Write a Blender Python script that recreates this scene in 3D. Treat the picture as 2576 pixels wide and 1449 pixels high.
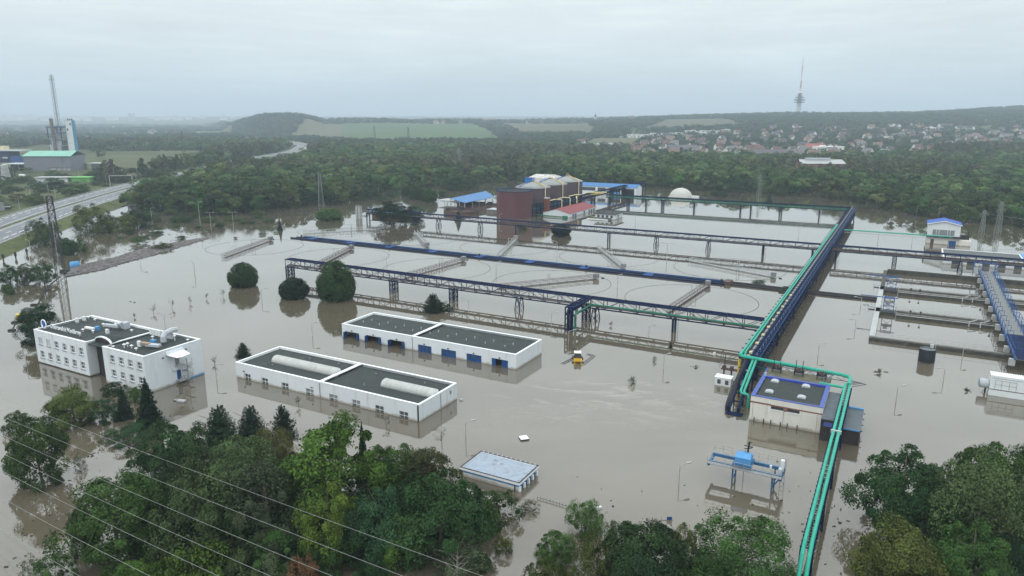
import bpy, math, random
import numpy as np
from mathutils import Vector, Matrix, Euler

for _o in list(bpy.data.objects):
    bpy.data.objects.remove(_o)
random.seed(7)
SC = bpy.context.scene
ROOT = SC.collection
PI = math.pi

# ------------------------------------------------------------------ camera
CAM_H = 55.0
PITCH = math.radians(13.443)
FOC = 1788.8            # focal length in units of a 2576-wide picture
cam_d = bpy.data.cameras.new('camera')
cam_d.sensor_width = 36.0
cam_d.sensor_fit = 'HORIZONTAL'
cam_d.lens = 36.0 * FOC / 2576.0
cam_d.clip_start = 0.5
cam_d.clip_end = 30000.0
cam = bpy.data.objects.new('camera', cam_d)
cam.location = (0, 0, CAM_H)
cam.rotation_euler = (PI / 2 - PITCH, 0, 0)
ROOT.objects.link(cam)
SC.camera = cam

# ------------------------------------------------------------------ sky
SUN_EL, SUN_AZ = math.radians(48), math.radians(222)
W = bpy.data.worlds.new('World')
SC.world = W
W.use_nodes = True
nt = W.node_tree
nt.nodes.clear()
N = nt.nodes.new
L = nt.links.new
out = N('ShaderNodeOutputWorld')
bg = N('ShaderNodeBackground')
sky = N('ShaderNodeTexSky')
sky.sky_type = 'NISHITA'
sky.sun_disc = False
sky.sun_elevation = SUN_EL
sky.sun_rotation = SUN_AZ
sky.air_density = 1.5
sky.dust_density = 4.0
skym = N('ShaderNodeVectorMath'); skym.operation = 'SCALE'; skym.inputs['Scale'].default_value = 0.07
L(sky.outputs[0], skym.inputs[0])
tc = N('ShaderNodeTexCoord')
sep = N('ShaderNodeSeparateXYZ')
L(tc.outputs['Generated'], sep.inputs[0])
# overcast cloud layer: brightness rises from the horizon to the zenith
zr = N('ShaderNodeMapRange')
zr.inputs['From Min'].default_value = 0.0
zr.inputs['From Max'].default_value = 1.0
zr.inputs['To Min'].default_value = 0.0
zr.inputs['To Max'].default_value = 1.0
L(sep.outputs['Z'], zr.inputs['Value'])
ramp = N('ShaderNodeValToRGB')
cr = ramp.color_ramp
cr.elements[0].position = 0.0
cr.elements[0].color = (0.655, 0.765, 0.83, 1)
cr.elements[1].position = 1.0
cr.elements[1].color = (0.94, 0.99, 1.0, 1)
for pos, col in ((0.03, (0.735, 0.85, 0.905, 1)), (0.08, (0.875, 0.975, 1.0, 1)), (0.16, (0.90, 0.985, 1.0, 1)), (0.5, (0.93, 0.985, 1.0, 1))):
    e = cr.elements.new(pos); e.color = col
L(zr.outputs[0], ramp.inputs['Fac'])
lift = N('ShaderNodeMapRange')
lift.inputs['From Min'].default_value = 0.12
lift.inputs['From Max'].default_value = 0.6
lift.inputs['To Min'].default_value = 1.0
lift.inputs['To Max'].default_value = 2.15
L(sep.outputs['Z'], lift.inputs['Value'])
# soft cloud bands
mp = N('ShaderNodeMapping'); mp.inputs['Scale'].default_value = (1.0, 1.0, 5.5)
L(tc.outputs['Generated'], mp.inputs['Vector'])
nz = N('ShaderNodeTexNoise'); nz.inputs['Scale'].default_value = 2.6; nz.inputs['Detail'].default_value = 6; nz.inputs['Roughness'].default_value = 0.55
L(mp.outputs[0], nz.inputs['Vector'])
mp2 = N('ShaderNodeMapping'); mp2.inputs['Scale'].default_value = (1.0, 1.0, 9.0); mp2.inputs['Location'].default_value = (3, 1, 0.2)
L(tc.outputs['Generated'], mp2.inputs['Vector'])
nz2 = N('ShaderNodeTexNoise'); nz2.inputs['Scale'].default_value = 6.5; nz2.inputs['Detail'].default_value = 7; nz2.inputs['Roughness'].default_value = 0.6
L(mp2.outputs[0], nz2.inputs['Vector'])
cl = N('ShaderNodeMapRange')
cl.inputs['From Min'].default_value = 0.3; cl.inputs['From Max'].default_value = 0.72
cl.inputs['To Min'].default_value = 0.90; cl.inputs['To Max'].default_value = 1.07
L(nz.outputs[0], cl.inputs['Value'])
cl2 = N('ShaderNodeMapRange')
cl2.inputs['From Min'].default_value = 0.45; cl2.inputs['From Max'].default_value = 0.75
cl2.inputs['To Min'].default_value = 0.975; cl2.inputs['To Max'].default_value = 1.07
L(nz2.outputs[0], cl2.inputs['Value'])
m1 = N('ShaderNodeMath'); m1.operation = 'MULTIPLY'
L(cl.outputs[0], m1.inputs[0]); L(cl2.outputs[0], m1.inputs[1])
m2 = N('ShaderNodeMath'); m2.operation = 'MULTIPLY'
L(m1.outputs[0], m2.inputs[0]); L(lift.outputs[0], m2.inputs[1])
oc = N('ShaderNodeVectorMath'); oc.operation = 'SCALE'
L(ramp.outputs[0], oc.inputs[0]); L(m2.outputs[0], oc.inputs['Scale'])
mx = N('ShaderNodeMix'); mx.data_type = 'RGBA'; mx.inputs[0].default_value = 0.12
L(oc.outputs[0], mx.inputs[6]); L(skym.outputs[0], mx.inputs[7])
L(mx.outputs[2], bg.inputs['Color'])
bg.inputs['Strength'].default_value = 1.12
L(bg.outputs[0], out.inputs[0])

sun_d = bpy.data.lights.new('sun', 'SUN')
sun_d.energy = 0.85
sun_d.angle = math.radians(22)
sun_d.color = (1.0, 0.97, 0.92)
sun = bpy.data.objects.new('sun', sun_d)
sdir = Vector((math.sin(SUN_AZ) * math.cos(SUN_EL), math.cos(SUN_AZ) * math.cos(SUN_EL), math.sin(SUN_EL)))
sun.rotation_euler = sdir.to_track_quat('Z', 'Y').to_euler()
sun.location = (0, 0, 240)
ROOT.objects.link(sun)

SC.view_settings.view_transform = 'Standard'
SC.view_settings.look = 'None'
SC.view_settings.exposure = -0.13
SC.view_settings.gamma = 1.0
SC.view_settings.use_curve_mapping = False
SC.render.engine = 'CYCLES'
cy = SC.cycles
cy.max_bounces = 5; cy.diffuse_bounces = 2; cy.glossy_bounces = 3; cy.transmission_bounces = 2
cy.volume_bounces = 0; cy.transparent_max_bounces = 4
cy.use_denoising = True
cy.use_adaptive_sampling = True
cy.adaptive_threshold = 0.02
cy.sample_clamp_indirect = 4.0

# ------------------------------------------------------------------ frames of reference
cP, sP = math.cos(PITCH), math.sin(PITCH)
TH = math.radians(28.87)          # the works grid is turned this far against the view
cT, sT = math.cos(TH), math.sin(TH)

def spot(u, v, z=0.0):
    """survey: ground point at height z seen in direction (u, v) from the drone"""
    x = (u - 1288.0) / FOC; y = -(v - 724.5) / FOC
    d = (x, cP + y * sP, -sP + y * cP)
    t = (z - CAM_H) / d[2]
    return Vector((d[0] * t, d[1] * t, z))

def seen(p):
    dz = p[2] - CAM_H
    fw = p[1] * cP - dz * sP; up = p[1] * sP + dz * cP
    return 1288.0 + FOC * p[0] / fw, 724.5 - FOC * up / fw

def rise(p, vt):
    lo, hi = 0.0, 400.0
    for _ in range(40):
        m = (lo + hi) / 2
        if seen((p[0], p[1], p[2] + m))[1] > vt: lo = m
        else: hi = m
    return lo

def depth(p):
    return p[1] * cP - (p[2] - CAM_H) * sP

def PB(b, a, z=0.0):
    """works grid (b to the right, a away) -> world"""
    return Vector((b * cT + a * sT, -b * sT + a * cT, z))

# ------------------------------------------------------------------ materials
MATS = {}

def mat(name, rgb, rough=0.7, var=0.12, scale=0.6, metal=0.0, spec=0.2, bump=0.0, bscale=8.0, rgb2=None, dirt=None, streak=False, tide=None, rvar=0.0):
    if name in MATS: return MATS[name]
    m = bpy.data.materials.new(name)
    m.use_nodes = True
    t = m.node_tree; t.nodes.clear()
    n = t.nodes.new; l = t.links.new
    o = n('ShaderNodeOutputMaterial'); b = n('ShaderNodeBsdfPrincipled')
    l(b.outputs[0], o.inputs[0])
    b.inputs['Roughness'].default_value = rough
    b.inputs['Metallic'].default_value = metal
    b.inputs['Specular IOR Level'].default_value = spec
    g = n('ShaderNodeNewGeometry')
    mpn = n('ShaderNodeMapping')
    if streak: mpn.inputs['Scale'].default_value = (1, 1, 0.12)
    l(g.outputs['Position'], mpn.inputs['Vector'])
    z = n('ShaderNodeTexNoise'); z.inputs['Scale'].default_value = scale; z.inputs['Detail'].default_value = 5; z.inputs['Roughness'].default_value = 0.6
    l(mpn.outputs[0], z.inputs['Vector'])
    r = n('ShaderNodeValToRGB')
    a = [max(0, c * (1 - var)) for c in rgb]; c2 = rgb2 or [min(1, c * (1 + var)) for c in rgb]
    r.color_ramp.elements[0].position = 0.3; r.color_ramp.elements[1].position = 0.7
    r.color_ramp.elements[0].color = (*a, 1); r.color_ramp.elements[1].color = (*c2, 1)
    l(z.outputs[0], r.inputs['Fac'])
    last = r.outputs[0]
    if dirt:
        z2 = n('ShaderNodeTexNoise'); z2.inputs['Scale'].default_value = dirt[1]; z2.inputs['Detail'].default_value = 8; z2.inputs['Roughness'].default_value = 0.7
        l(mpn.outputs[0], z2.inputs['Vector'])
        r2 = n('ShaderNodeMapRange'); r2.inputs['From Min'].default_value = dirt[2]; r2.inputs['From Max'].default_value = dirt[2] + 0.14
        l(z2.outputs[0], r2.inputs['Value'])
        mxn = n('ShaderNodeMix'); mxn.data_type = 'RGBA'
        l(r2.outputs[0], mxn.inputs[0]); l(last, mxn.inputs[6]); mxn.inputs[7].default_value = (*dirt[0], 1)
        last = mxn.outputs[2]
    if tide:
        # silt left on the wall by the water
        sx = n('ShaderNodeSeparateXYZ'); l(g.outputs['Position'], sx.inputs[0])
        z3 = n('ShaderNodeTexNoise'); z3.inputs['Scale'].default_value = 0.9; z3.inputs['Detail'].default_value = 6
        l(g.outputs['Position'], z3.inputs['Vector'])
        ad = n('ShaderNodeMath'); ad.operation = 'MULTIPLY_ADD'; ad.inputs[1].default_value = -0.9; l(z3.outputs[0], ad.inputs[0]); l(sx.outputs['Z'], ad.inputs[2])
        r3 = n('ShaderNodeMapRange'); r3.inputs['From Min'].default_value = -0.25; r3.inputs['From Max'].default_value = 0.05; r3.inputs['To Min'].default_value = 0.75; r3.inputs['To Max'].default_value = 0.0
        l(ad.outputs[0], r3.inputs['Value'])
        m3 = n('ShaderNodeMix'); m3.data_type = 'RGBA'; l(r3.outputs[0], m3.inputs[0]); l(last, m3.inputs[6]); m3.inputs[7].default_value = (*tide, 1)
        last = m3.outputs[2]
    if rvar:
        r4 = n('ShaderNodeMapRange'); r4.inputs['From Min'].default_value = 0.35; r4.inputs['From Max'].default_value = 0.65; r4.inputs['To Min'].default_value = max(.05, rough - rvar); r4.inputs['To Max'].default_value = min(1, rough + rvar)
        l(z.outputs[0], r4.inputs['Value']); l(r4.outputs[0], b.inputs['Roughness'])
    l(last, b.inputs['Base Color'])
    if bump:
        zb = n('ShaderNodeTexNoise'); zb.inputs['Scale'].default_value = bscale; zb.inputs['Detail'].default_value = 4
        l(g.outputs['Position'], zb.inputs['Vector'])
        bn = n('ShaderNodeBump'); bn.inputs['Strength'].default_value = bump; bn.inputs['Distance'].default_value = 0.1
        l(zb.outputs[0], bn.inputs['Height']); l(bn.outputs[0], b.inputs['Normal'])
    MATS[name] = m
    return m

def mat_object_colour(name, rough=0.8, var=0.12, scale=0.4):
    """paint whose colour is the object's own colour"""
    m = bpy.data.materials.new(name); m.use_nodes = True
    t = m.node_tree; t.nodes.clear(); n = t.nodes.new; l = t.links.new
    o = n('ShaderNodeOutputMaterial'); b = n('ShaderNodeBsdfPrincipled'); l(b.outputs[0], o.inputs[0])
    b.inputs['Roughness'].default_value = rough; b.inputs['Specular IOR Level'].default_value = 0.25
    oi = n('ShaderNodeObjectInfo'); g = n('ShaderNodeNewGeometry')
    z = n('ShaderNodeTexNoise'); z.inputs['Scale'].default_value = scale; z.inputs['Detail'].default_value = 4
    l(g.outputs['Position'], z.inputs['Vector'])
    mr = n('ShaderNodeMapRange'); mr.inputs['From Min'].default_value = 0.3; mr.inputs['From Max'].default_value = 0.7
    mr.inputs['To Min'].default_value = 1 - var; mr.inputs['To Max'].default_value = 1 + var
    l(z.outputs[0], mr.inputs['Value'])
    s = n('ShaderNodeVectorMath'); s.operation = 'SCALE'; l(oi.outputs['Color'], s.inputs[0]); l(mr.outputs[0], s.inputs['Scale'])
    l(s.outputs[0], b.inputs['Base Color'])
    MATS[name] = m
    return m

def mat_leaf(name, rgb=None):
    m = bpy.data.materials.new(name); m.use_nodes = True
    t = m.node_tree; t.nodes.clear(); n = t.nodes.new; l = t.links.new
    o = n('ShaderNodeOutputMaterial'); b = n('ShaderNodeBsdfPrincipled')
    b.inputs['Roughness'].default_value = 0.7; b.inputs['Specular IOR Level'].default_value = 0.12
    oi = n('ShaderNodeObjectInfo'); at = n('ShaderNodeAttribute'); at.attribute_name = 'tint'
    # per-tree and per-clump differences of hue and lightness
    hs = n('ShaderNodeHueSaturation')
    mh = n('ShaderNodeMapRange'); mh.inputs['To Min'].default_value = 0.487; mh.inputs['To Max'].default_value = 0.516
    l(oi.outputs['Random'], mh.inputs['Value']); l(mh.outputs[0], hs.inputs['Hue'])
    mv = n('ShaderNodeMath'); mv.operation = 'MULTIPLY_ADD'; mv.inputs[1].default_value = 7.31; mv.inputs[2].default_value = 0.0
    l(oi.outputs['Random'], mv.inputs[0])
    fr = n('ShaderNodeMath'); fr.operation = 'FRACT'; l(mv.outputs[0], fr.inputs[0])
    mr = n('ShaderNodeMapRange'); mr.inputs['To Min'].default_value = 0.66; mr.inputs['To Max'].default_value = 1.4
    l(fr.outputs[0], mr.inputs['Value'])
    mm = n('ShaderNodeMath'); mm.operation = 'MULTIPLY'; l(mr.outputs[0], mm.inputs[0]); l(at.outputs['Fac'], mm.inputs[1])
    l(mm.outputs[0], hs.inputs['Value'])
    if rgb: hs.inputs['Color'].default_value = (*rgb, 1)
    else: l(oi.outputs['Color'], hs.inputs['Color'])
    l(hs.outputs[0], b.inputs['Base Color'])
    tr = n('ShaderNodeBsdfTranslucent'); l(hs.outputs[0], tr.inputs['Color'])
    mx = n('ShaderNodeMixShader'); mx.inputs[0].default_value = 0.14
    l(b.outputs[0], mx.inputs[1]); l(tr.outputs[0], mx.inputs[2]); l(mx.outputs[0], o.inputs[0])
    MATS[name] = m
    return m

def mat_glass(name, rgb, rough=0.08):
    m = mat(name, rgb, rough, 0.25, 1.5, spec=0.6)
    return m

WHITE = mat('white_render', (0.6, 0.64, 0.67), 0.75, 0.035, 0.25, dirt=((0.50, 0.515, 0.51), 0.5, 0.53), streak=True, tide=(.30, .26, .20))
CAP = mat('white_cap', (0.74, 0.77, 0.79), 0.5, 0.03)
CREAM = mat('cream_render', (0.6, 0.59, 0.54), 0.8, 0.06, 0.6, dirt=((0.45, 0.42, 0.35), 0.8, 0.58), streak=True, tide=(.26, .22, .17))
ROOFD = mat('dark_roofing_felt', (0.038, 0.046, 0.045), 0.7, 0.3, 0.3, spec=0.12, dirt=((0.075, 0.085, 0.085), 0.4, 0.58), bump=0.2, bscale=3, rvar=.2)
ROOFB = mat('pale_blue_membrane', (0.27, 0.32, 0.385), 0.55, 0.10, 0.8, dirt=((0.15, 0.15, 0.15), 0.9, 0.54))
BLUE = mat('navy_paint', (0.005, 0.013, 0.048), 0.75, 0.25, 1.2, spec=0.08)
BLUEM = mat('blue_paint', (0.02, 0.075, 0.22), 0.65, 0.2, 1.0, spec=0.12)
BLUEP = mat('cornflower_paint', (0.058, 0.095, 0.3), 0.5, 0.12, 1.0)
BLUEL = mat('light_blue_sheet', (0.04, 0.15, 0.35), 0.5, 0.10, 0.5, dirt=((0.09, 0.25, 0.48), 0.3, 0.6))
BLUEY = mat('sky_blue_paint', (0.085, 0.26, 0.5), 0.5, 0.12, 0.8)
DOORB = mat('door_blue', (0.012, 0.06, 0.19), 0.45, 0.2, 1.0)
TEAL = mat('turquoise_pipe_paint', (0.028, 0.32, 0.235), 0.4, 0.12, 0.8)
GREENP = mat('green_pipe_paint', (0.015, 0.15, 0.095), 0.45, 0.2, 0.8)
YEL = mat('yellow_pipe_paint', (0.5, 0.37, 0.06), 0.5, 0.15, 0.8)
CRM = mat('cream_pipe_paint', (0.62, 0.57, 0.36), 0.5, 0.15, 0.8)
GREY = mat('grey_steel', (0.22, 0.23, 0.24), 0.55, 0.2, 1.0, metal=0.2)
GALV = mat('galvanised_steel', (0.36, 0.37, 0.37), 0.5, 0.18, 1.2, metal=0.35)
LGREY = mat('light_grey_metal', (0.4, 0.43, 0.46), 0.5, 0.1, 1.0)
DARK = mat('dark_steel', (0.035, 0.035, 0.038), 0.75, 0.3, 1.0, spec=0.1)
BLACK = mat('black_rubber_and_shade', (0.012, 0.013, 0.015), 0.8, 0.3, 1.0)  # tyre and grille black, also the shade painted into openings
RUST = mat('rusty_steel', (0.09, 0.055, 0.05), 0.8, 0.35, 0.9, dirt=((0.16, 0.15, 0.15), 1.5, 0.55))
CONC = mat('concrete', (0.17, 0.17, 0.155), 0.85, 0.2, 0.8, dirt=((0.10, 0.10, 0.09), 0.9, 0.52))
CONCL = mat('pale_concrete', (0.36, 0.37, 0.37), 0.8, 0.12, 0.8, dirt=((0.28, 0.28, 0.27), 0.9, 0.62))
CONCD = mat('wet_dark_concrete', (0.05, 0.05, 0.043), 0.7, 0.35, 0.7, dirt=((0.11, 0.11, 0.095), 1.2, 0.55))
MAROON = mat('maroon_cladding', (0.105, 0.045, 0.05), 0.65, 0.10, 0.25, streak=True)
PLUM = mat('plum_cladding', (0.085, 0.062, 0.072), 0.65, 0.10, 0.25, streak=True)
BRICK = mat('brick_red', (0.16, 0.05, 0.04), 0.85, 0.2, 1.5)
REDROOF = mat('red_sheet_roof', (0.19, 0.04, 0.045), 0.6, 0.12, 0.4)
CONE = mat('grey_cone_roof', (0.26, 0.27, 0.265), 0.6, 0.1, 0.3)
GLASS = mat_glass('window_glass', (0.05, 0.06, 0.07))
GLASSL = mat_glass('curtained_glass', (0.19, 0.20, 0.21))
PVC = mat('white_window_frame', (0.74, 0.75, 0.75), 0.5, 0.03)
BROWNW = mat('brown_louvre_wall', (0.035, 0.031, 0.03), 0.7, 0.25, 1.0)
SKYL = mat('translucent_rooflight', (0.4, 0.41, 0.39), 0.5, 0.12, 0.8, spec=0.3)
ASPH = mat('asphalt', (0.115, 0.123, 0.138), 0.6, 0.16, 0.15, spec=0.4, dirt=((0.155, 0.165, 0.18), 0.08, 0.55))
PAINT = mat('road_paint', (0.75, 0.75, 0.73), 0.6, 0.1, 2.0)
VERGE = mat('verge_grass', (0.075, 0.10, 0.04), 0.95, 0.3, 0.3, spec=0.1, rgb2=(0.12, 0.13, 0.055), bump=0.6, bscale=1.2)
BARK = mat('bark', (0.10, 0.085, 0.07), 0.9, 0.3, 3.0)
BIRCH = mat('pale_bark', (0.34, 0.32, 0.29), 0.9, 0.3, 3.0)
WIRE = mat('aluminium_wire', (0.3, 0.3, 0.3), 0.4, 0.05, metal=0.3)
YELM = mat('machine_yellow', (0.42, 0.25, 0.02), 0.5, 0.15, 1.0)
PAPER = mat('white_plastic', (0.6, 0.63, 0.64), 0.5, 0.05)
REEDS = mat('driftwood', (0.16, 0.15, 0.145), 0.95, 0.35, 0.6, rgb2=(0.27, 0.25, 0.245))
TINT = mat_object_colour('house_paint')
LEAF = mat_leaf('foliage')

# ------------------------------------------------------------------ mesh helpers
def link(o, parent=None):
    ROOT.objects.link(o)
    if parent is not None: o.parent = parent
    return o

def tag(o, label=None, cat=None, group=None, kind=None):
    if label: o['label'] = label
    if cat: o['category'] = cat
    if group: o['group'] = group
    if kind: o['kind'] = kind
    return o

def thing(name, label, cat, b=0.0, a=0.0, z=0.0, turn=0.0, group=None):
    o = bpy.data.objects.new(name, None)
    o.empty_display_size = 0.5
    o.location = PB(b, a, z); o.rotation_euler = (0, 0, -TH + turn)
    ROOT.objects.link(o)
    return tag(o, label, cat, group)

def thing_w(name, label, cat, p, rz=0.0, group=None):
    o = bpy.data.objects.new(name, None)
    o.empty_display_size = 0.5
    o.location = p; o.rotation_euler = (0, 0, rz)
    ROOT.objects.link(o)
    return tag(o, label, cat, group)

def part(name, parent, z=0.0, loc=None):
    o = bpy.data.objects.new(name, None)
    o.empty_display_size = 0.3
    o.location = loc or (0, 0, z)
    return link(o, parent)

def mesh_obj(name, me, m=None, parent=None):
    if m is not None and not me.materials: me.materials.append(m)
    return link(bpy.data.objects.new(name, me), parent)

class MB:
    """collects faces of one part"""
    def __init__(s): s.v = []; s.f = []
    def quad(s, *p):
        k = len(s.v); s.v += [tuple(x) for x in p]; s.f.append(tuple(range(k, k + len(p)))); return s
    def box(s, x0, x1, y0, y1, z0, z1):
        k = len(s.v)
        s.v += [(x0, y0, z0), (x1, y0, z0), (x1, y1, z0), (x0, y1, z0), (x0, y0, z1), (x1, y0, z1), (x1, y1, z1), (x0, y1, z1)]
        s.f += [tuple(k + i for i in q) for q in ((3, 2, 1, 0), (4, 5, 6, 7), (0, 1, 5, 4), (1, 2, 6, 5), (2, 3, 7, 6), (3, 0, 4, 7))]
        return s
    def bar(s, p, q, w, h=None):
        h = h or w
        p, q = Vector(p), Vector(q); d = (q - p)
        if d.length < 1e-6: return s
        d.normalize()
        sd = d.cross(Vector((0, 0, 1)))
        if sd.length < 0.05: sd = Vector((1, 0, 0))
        sd.normalize(); up = sd.cross(d)
        k = len(s.v)
        for e in (p, q):
            for i, j in ((-1, -1), (1, -1), (1, 1), (-1, 1)):
                s.v.append(tuple(e + sd * (i * w / 2) + up * (j * h / 2)))
        s.f += [tuple(k + i for i in q4) for q4 in ((3, 2, 1, 0), (4, 5, 6, 7), (0, 1, 5, 4), (1, 2, 6, 5), (2, 3, 7, 6), (3, 0, 4, 7))]
        return s
    def tube(s, pts, r, n=8, cap=True):
        pts = [Vector(p) for p in pts]
        rs = r if isinstance(r, (list, tuple)) else [r] * len(pts)
        k0 = len(s.v); prev = None
        for i, p in enumerate(pts):
            d = (pts[min(i + 1, len(pts) - 1)] - pts[max(i - 1, 0)]).normalized()
            if prev is None:
                sd = d.cross(Vector((0, 0, 1)))
                if sd.length < 0.05: sd = Vector((1, 0, 0))
            else:
                sd = prev - d * prev.dot(d)
                if sd.length < 1e-4: sd = d.orthogonal()
            sd.normalize(); prev = sd.copy(); up = sd.cross(d)
            for j in range(n):
                an = 2 * PI * j / n
                s.v.append(tuple(p + (sd * math.cos(an) + up * math.sin(an)) * rs[i]))
        for i in range(len(pts) - 1):
            for j in range(n):
                a = k0 + i * n + j; b = k0 + i * n + (j + 1) % n
                s.f.append((a, b, b + n, a + n))
        if cap:
            s.f.append(tuple(k0 + j for j in range(n))[::-1])
            s.f.append(tuple(k0 + (len(pts) - 1) * n + j for j in range(n)))
        return s
    def lathe(s, prof, n=32, cx=0, cy=0, a0=0, a1=2 * PI):
        k0 = len(s.v); full = abs(a1 - a0 - 2 * PI) < 1e-6
        m = n if full else n + 1
        for r, z in prof:
            for j in range(m):
                an = a0 + (a1 - a0) * j / n
                s.v.append((cx + r * math.cos(an), cy + r * math.sin(an), z))
        for i in range(len(prof) - 1):
            for j in range(n):
                a = k0 + i * m + j; b = k0 + i * m + (j + 1) % m
                s.f.append((a, b, b + m, a + m))
        return s
    def build(s, name, m, parent=None, smooth=False, kind=None):
        me = bpy.data.meshes.new(name)
        me.from_pydata(s.v, [], s.f)
        if smooth:
            me.polygons.foreach_set('use_smooth', [True] * len(me.polygons))
        me.update()
        o = mesh_obj(name, me, m, parent)
        if kind: o['kind'] = kind
        return o

CUBES = {}
def cube_mesh(m):
    if m.name not in CUBES:
        b = MB().box(-.5, .5, -.5, .5, -.5, .5)
        me = bpy.data.meshes.new('block_' + m.name); me.from_pydata(b.v, [], b.f); me.materials.append(m)
        CUBES[m.name] = me
    return CUBES[m.name]

def box(name, parent, m, x0, x1, y0, y1, z0, z1, rz=0.0):
    o = bpy.data.objects.new(name, cube_mesh(m))
    link(o, parent)
    o.location = ((x0 + x1) / 2, (y0 + y1) / 2, (z0 + z1) / 2)
    o.scale = (abs(x1 - x0), abs(y1 - y0), abs(z1 - z0))
    if rz: o.rotation_euler = (0, 0, rz)
    return o

def bar(name, parent, m, p, q, w, h=None):
    h = h or w
    p, q = Vector(p), Vector(q); d = q - p; ln = d.length
    if ln < 1e-6: return None
    d.normalize()
    sd = d.cross(Vector((0, 0, 1)))
    if sd.length < 0.05: sd = Vector((1, 0, 0))
    sd.normalize(); up = sd.cross(d); c = (p + q) / 2
    o = bpy.data.objects.new(name, cube_mesh(m))
    link(o, parent)
    o.matrix_basis = Matrix(((sd.x * w, d.x * ln, up.x * h, c.x), (sd.y * w, d.y * ln, up.y * h, c.y), (sd.z * w, d.z * ln, up.z * h, c.z), (0, 0, 0, 1)))
    return o

def pipe(name, parent, m, pts, r, n=8):
    return MB().tube(pts, r, n).build(name, m, parent, smooth=False)

def railing(parent, m, pts, h=1.1, step=2.0, t=0.05, rails=2):
    mb = MB()
    for p, q in zip(pts[:-1], pts[1:]):
        p, q = Vector(p), Vector(q); k = max(1, round((q - p).length / step))
        for i in range(k + 1):
            c = p.lerp(q, i / k)
            mb.bar(c, c + Vector((0, 0, h)), t)
        for j in range(rails):
            dz = Vector((0, 0, h * (j + 1) / rails))
            mb.bar(p + dz, q + dz, t)
    return mb.build('railing', m, parent, kind='stuff')

def holes_wall(name, parent, m, length, z0, z1, holes, depth_in=0.25, axis='x', at=0.0, x_off=0.0, sign=1):
    """wall sheet with real rectangular openings (x0,x1,z0,z1) and reveals going inwards (+y)"""
    xs = sorted({0.0, length} | {h[0] for h in holes} | {h[1] for h in holes})
    zs = sorted({z0, z1} | {max(z0, h[2]) for h in holes} | {h[3] for h in holes})
    mb = MB()
    def P(x, y, z):
        return (x_off + x, at + sign * y, z) if axis == 'x' else (at - sign * y, x_off + x, z)
    def inside(x, z):
        return any(h[0] < x < h[1] and h[2] < z < h[3] for h in holes)
    for i in range(len(xs) - 1):
        for j in range(len(zs) - 1):
            if inside((xs[i] + xs[i + 1]) / 2, (zs[j] + zs[j + 1]) / 2): continue
            mb.quad(P(xs[i], 0, zs[j]), P(xs[i + 1], 0, zs[j]), P(xs[i + 1], 0, zs[j + 1]), P(xs[i], 0, zs[j + 1]))
    for a, b_, c, d in holes:
        e = depth_in; c = max(c, z0)
        mb.quad(P(a, 0, c), P(a, e, c), P(a, e, d), P(a, 0, d))
        mb.quad(P(b_, e, c), P(b_, 0, c), P(b_, 0, d), P(b_, e, d))
        mb.quad(P(a, e, d), P(b_, e, d), P(b_, 0, d), P(a, 0, d))
        mb.quad(P(a, 0, c), P(b_, 0, c), P(b_, e, c), P(a, e, c))
    return mb.build(name, m, parent)

def window(parent, x0, x1, z0, z1, y, cols=2, rows=1, fm=PVC, gm=GLASS, sill=True, wide_first=False, fw=0.09):
    """window facing -y, set back at y: frame, panes, sill as its own pieces"""
    w = part('window', parent, loc=(x0, y, z0))
    W_, H_ = x1 - x0, z1 - z0
    fr = MB()
    fr.box(0, W_, 0, 0.07, 0, fw).box(0, W_, 0, 0.07, H_ - fw, H_).box(0, fw, 0, 0.07, fw, H_ - fw).box(W_ - fw, W_, 0, 0.07, fw, H_ - fw)
    xs = [fw + (W_ - 2 * fw) * k / cols for k in range(cols + 1)]
    if wide_first and cols == 2: xs[1] = fw + (W_ - 2 * fw) * 0.62
    zs = [fw + (H_ - 2 * fw) * k / rows for k in range(rows + 1)]
    for k in range(1, cols): fr.box(xs[k] - fw / 2, xs[k] + fw / 2, 0.002, 0.072, fw, H_ - fw)
    for k in range(1, rows): fr.box(fw, W_ - fw, 0.004, 0.068, zs[k] - fw / 2, zs[k] + fw / 2)
    fr.build('frame', fm, w)
    for i in range(cols):
        for j in range(rows):
            box('pane', w, gm if (i + j) % 3 else GLASS, xs[i] + .01, xs[i + 1] - .01, 0.03, 0.05, zs[j] + .01, zs[j + 1] - .01)
    if sill: box('sill', w, GREY, -0.08, W_ + 0.08, -0.42, -0.20, -0.10, -0.04)
    return w

def parapet_roof(root, x0, x1, y0, y1, z, drop=0.45, cap=0.42, roof=ROOFD, capm=CAP, name='roof'):
    """flat roof behind a capped parapet; z is the top of the cap"""
    r = box(name, root, roof, x0 + cap, x1 - cap, y0 + cap, y1 - cap, z - drop - 0.2, z - drop)
    mb = MB()
    mb.box(x0 - .04, x1 + .04, y0 - .04, y0 + cap, z - .12, z).box(x0 - .04, x1 + .04, y1 - cap, y1 + .04, z - .12, z)
    mb.box(x0 - .04, x0 + cap, y0 + cap, y1 - cap, z - .12, z).box(x1 - cap, x1 + .04, y0 + cap, y1 - cap, z - .12, z)
    mb.box(x0 + .3, x1 - .3, y0 + .3, y0 + cap - .02, z - drop - .1, z - .121).box(x0 + .3, x1 - .3, y1 - cap + .02, y1 - .3, z - drop - .1, z - .121)
    mb.box(x0 + .3, x0 + cap - .02, y0 + cap, y1 - cap, z - drop - .1, z - .121).box(x1 - cap + .02, x1 - .3, y0 + cap, y1 - cap, z - drop - .1, z - .121)
    mb.build('parapet_cap', capm, root)
    return r
# ================================================================== the land
def lerp_tab(x, xs, ys):
    return float(np.interp(x, xs, ys))

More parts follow.
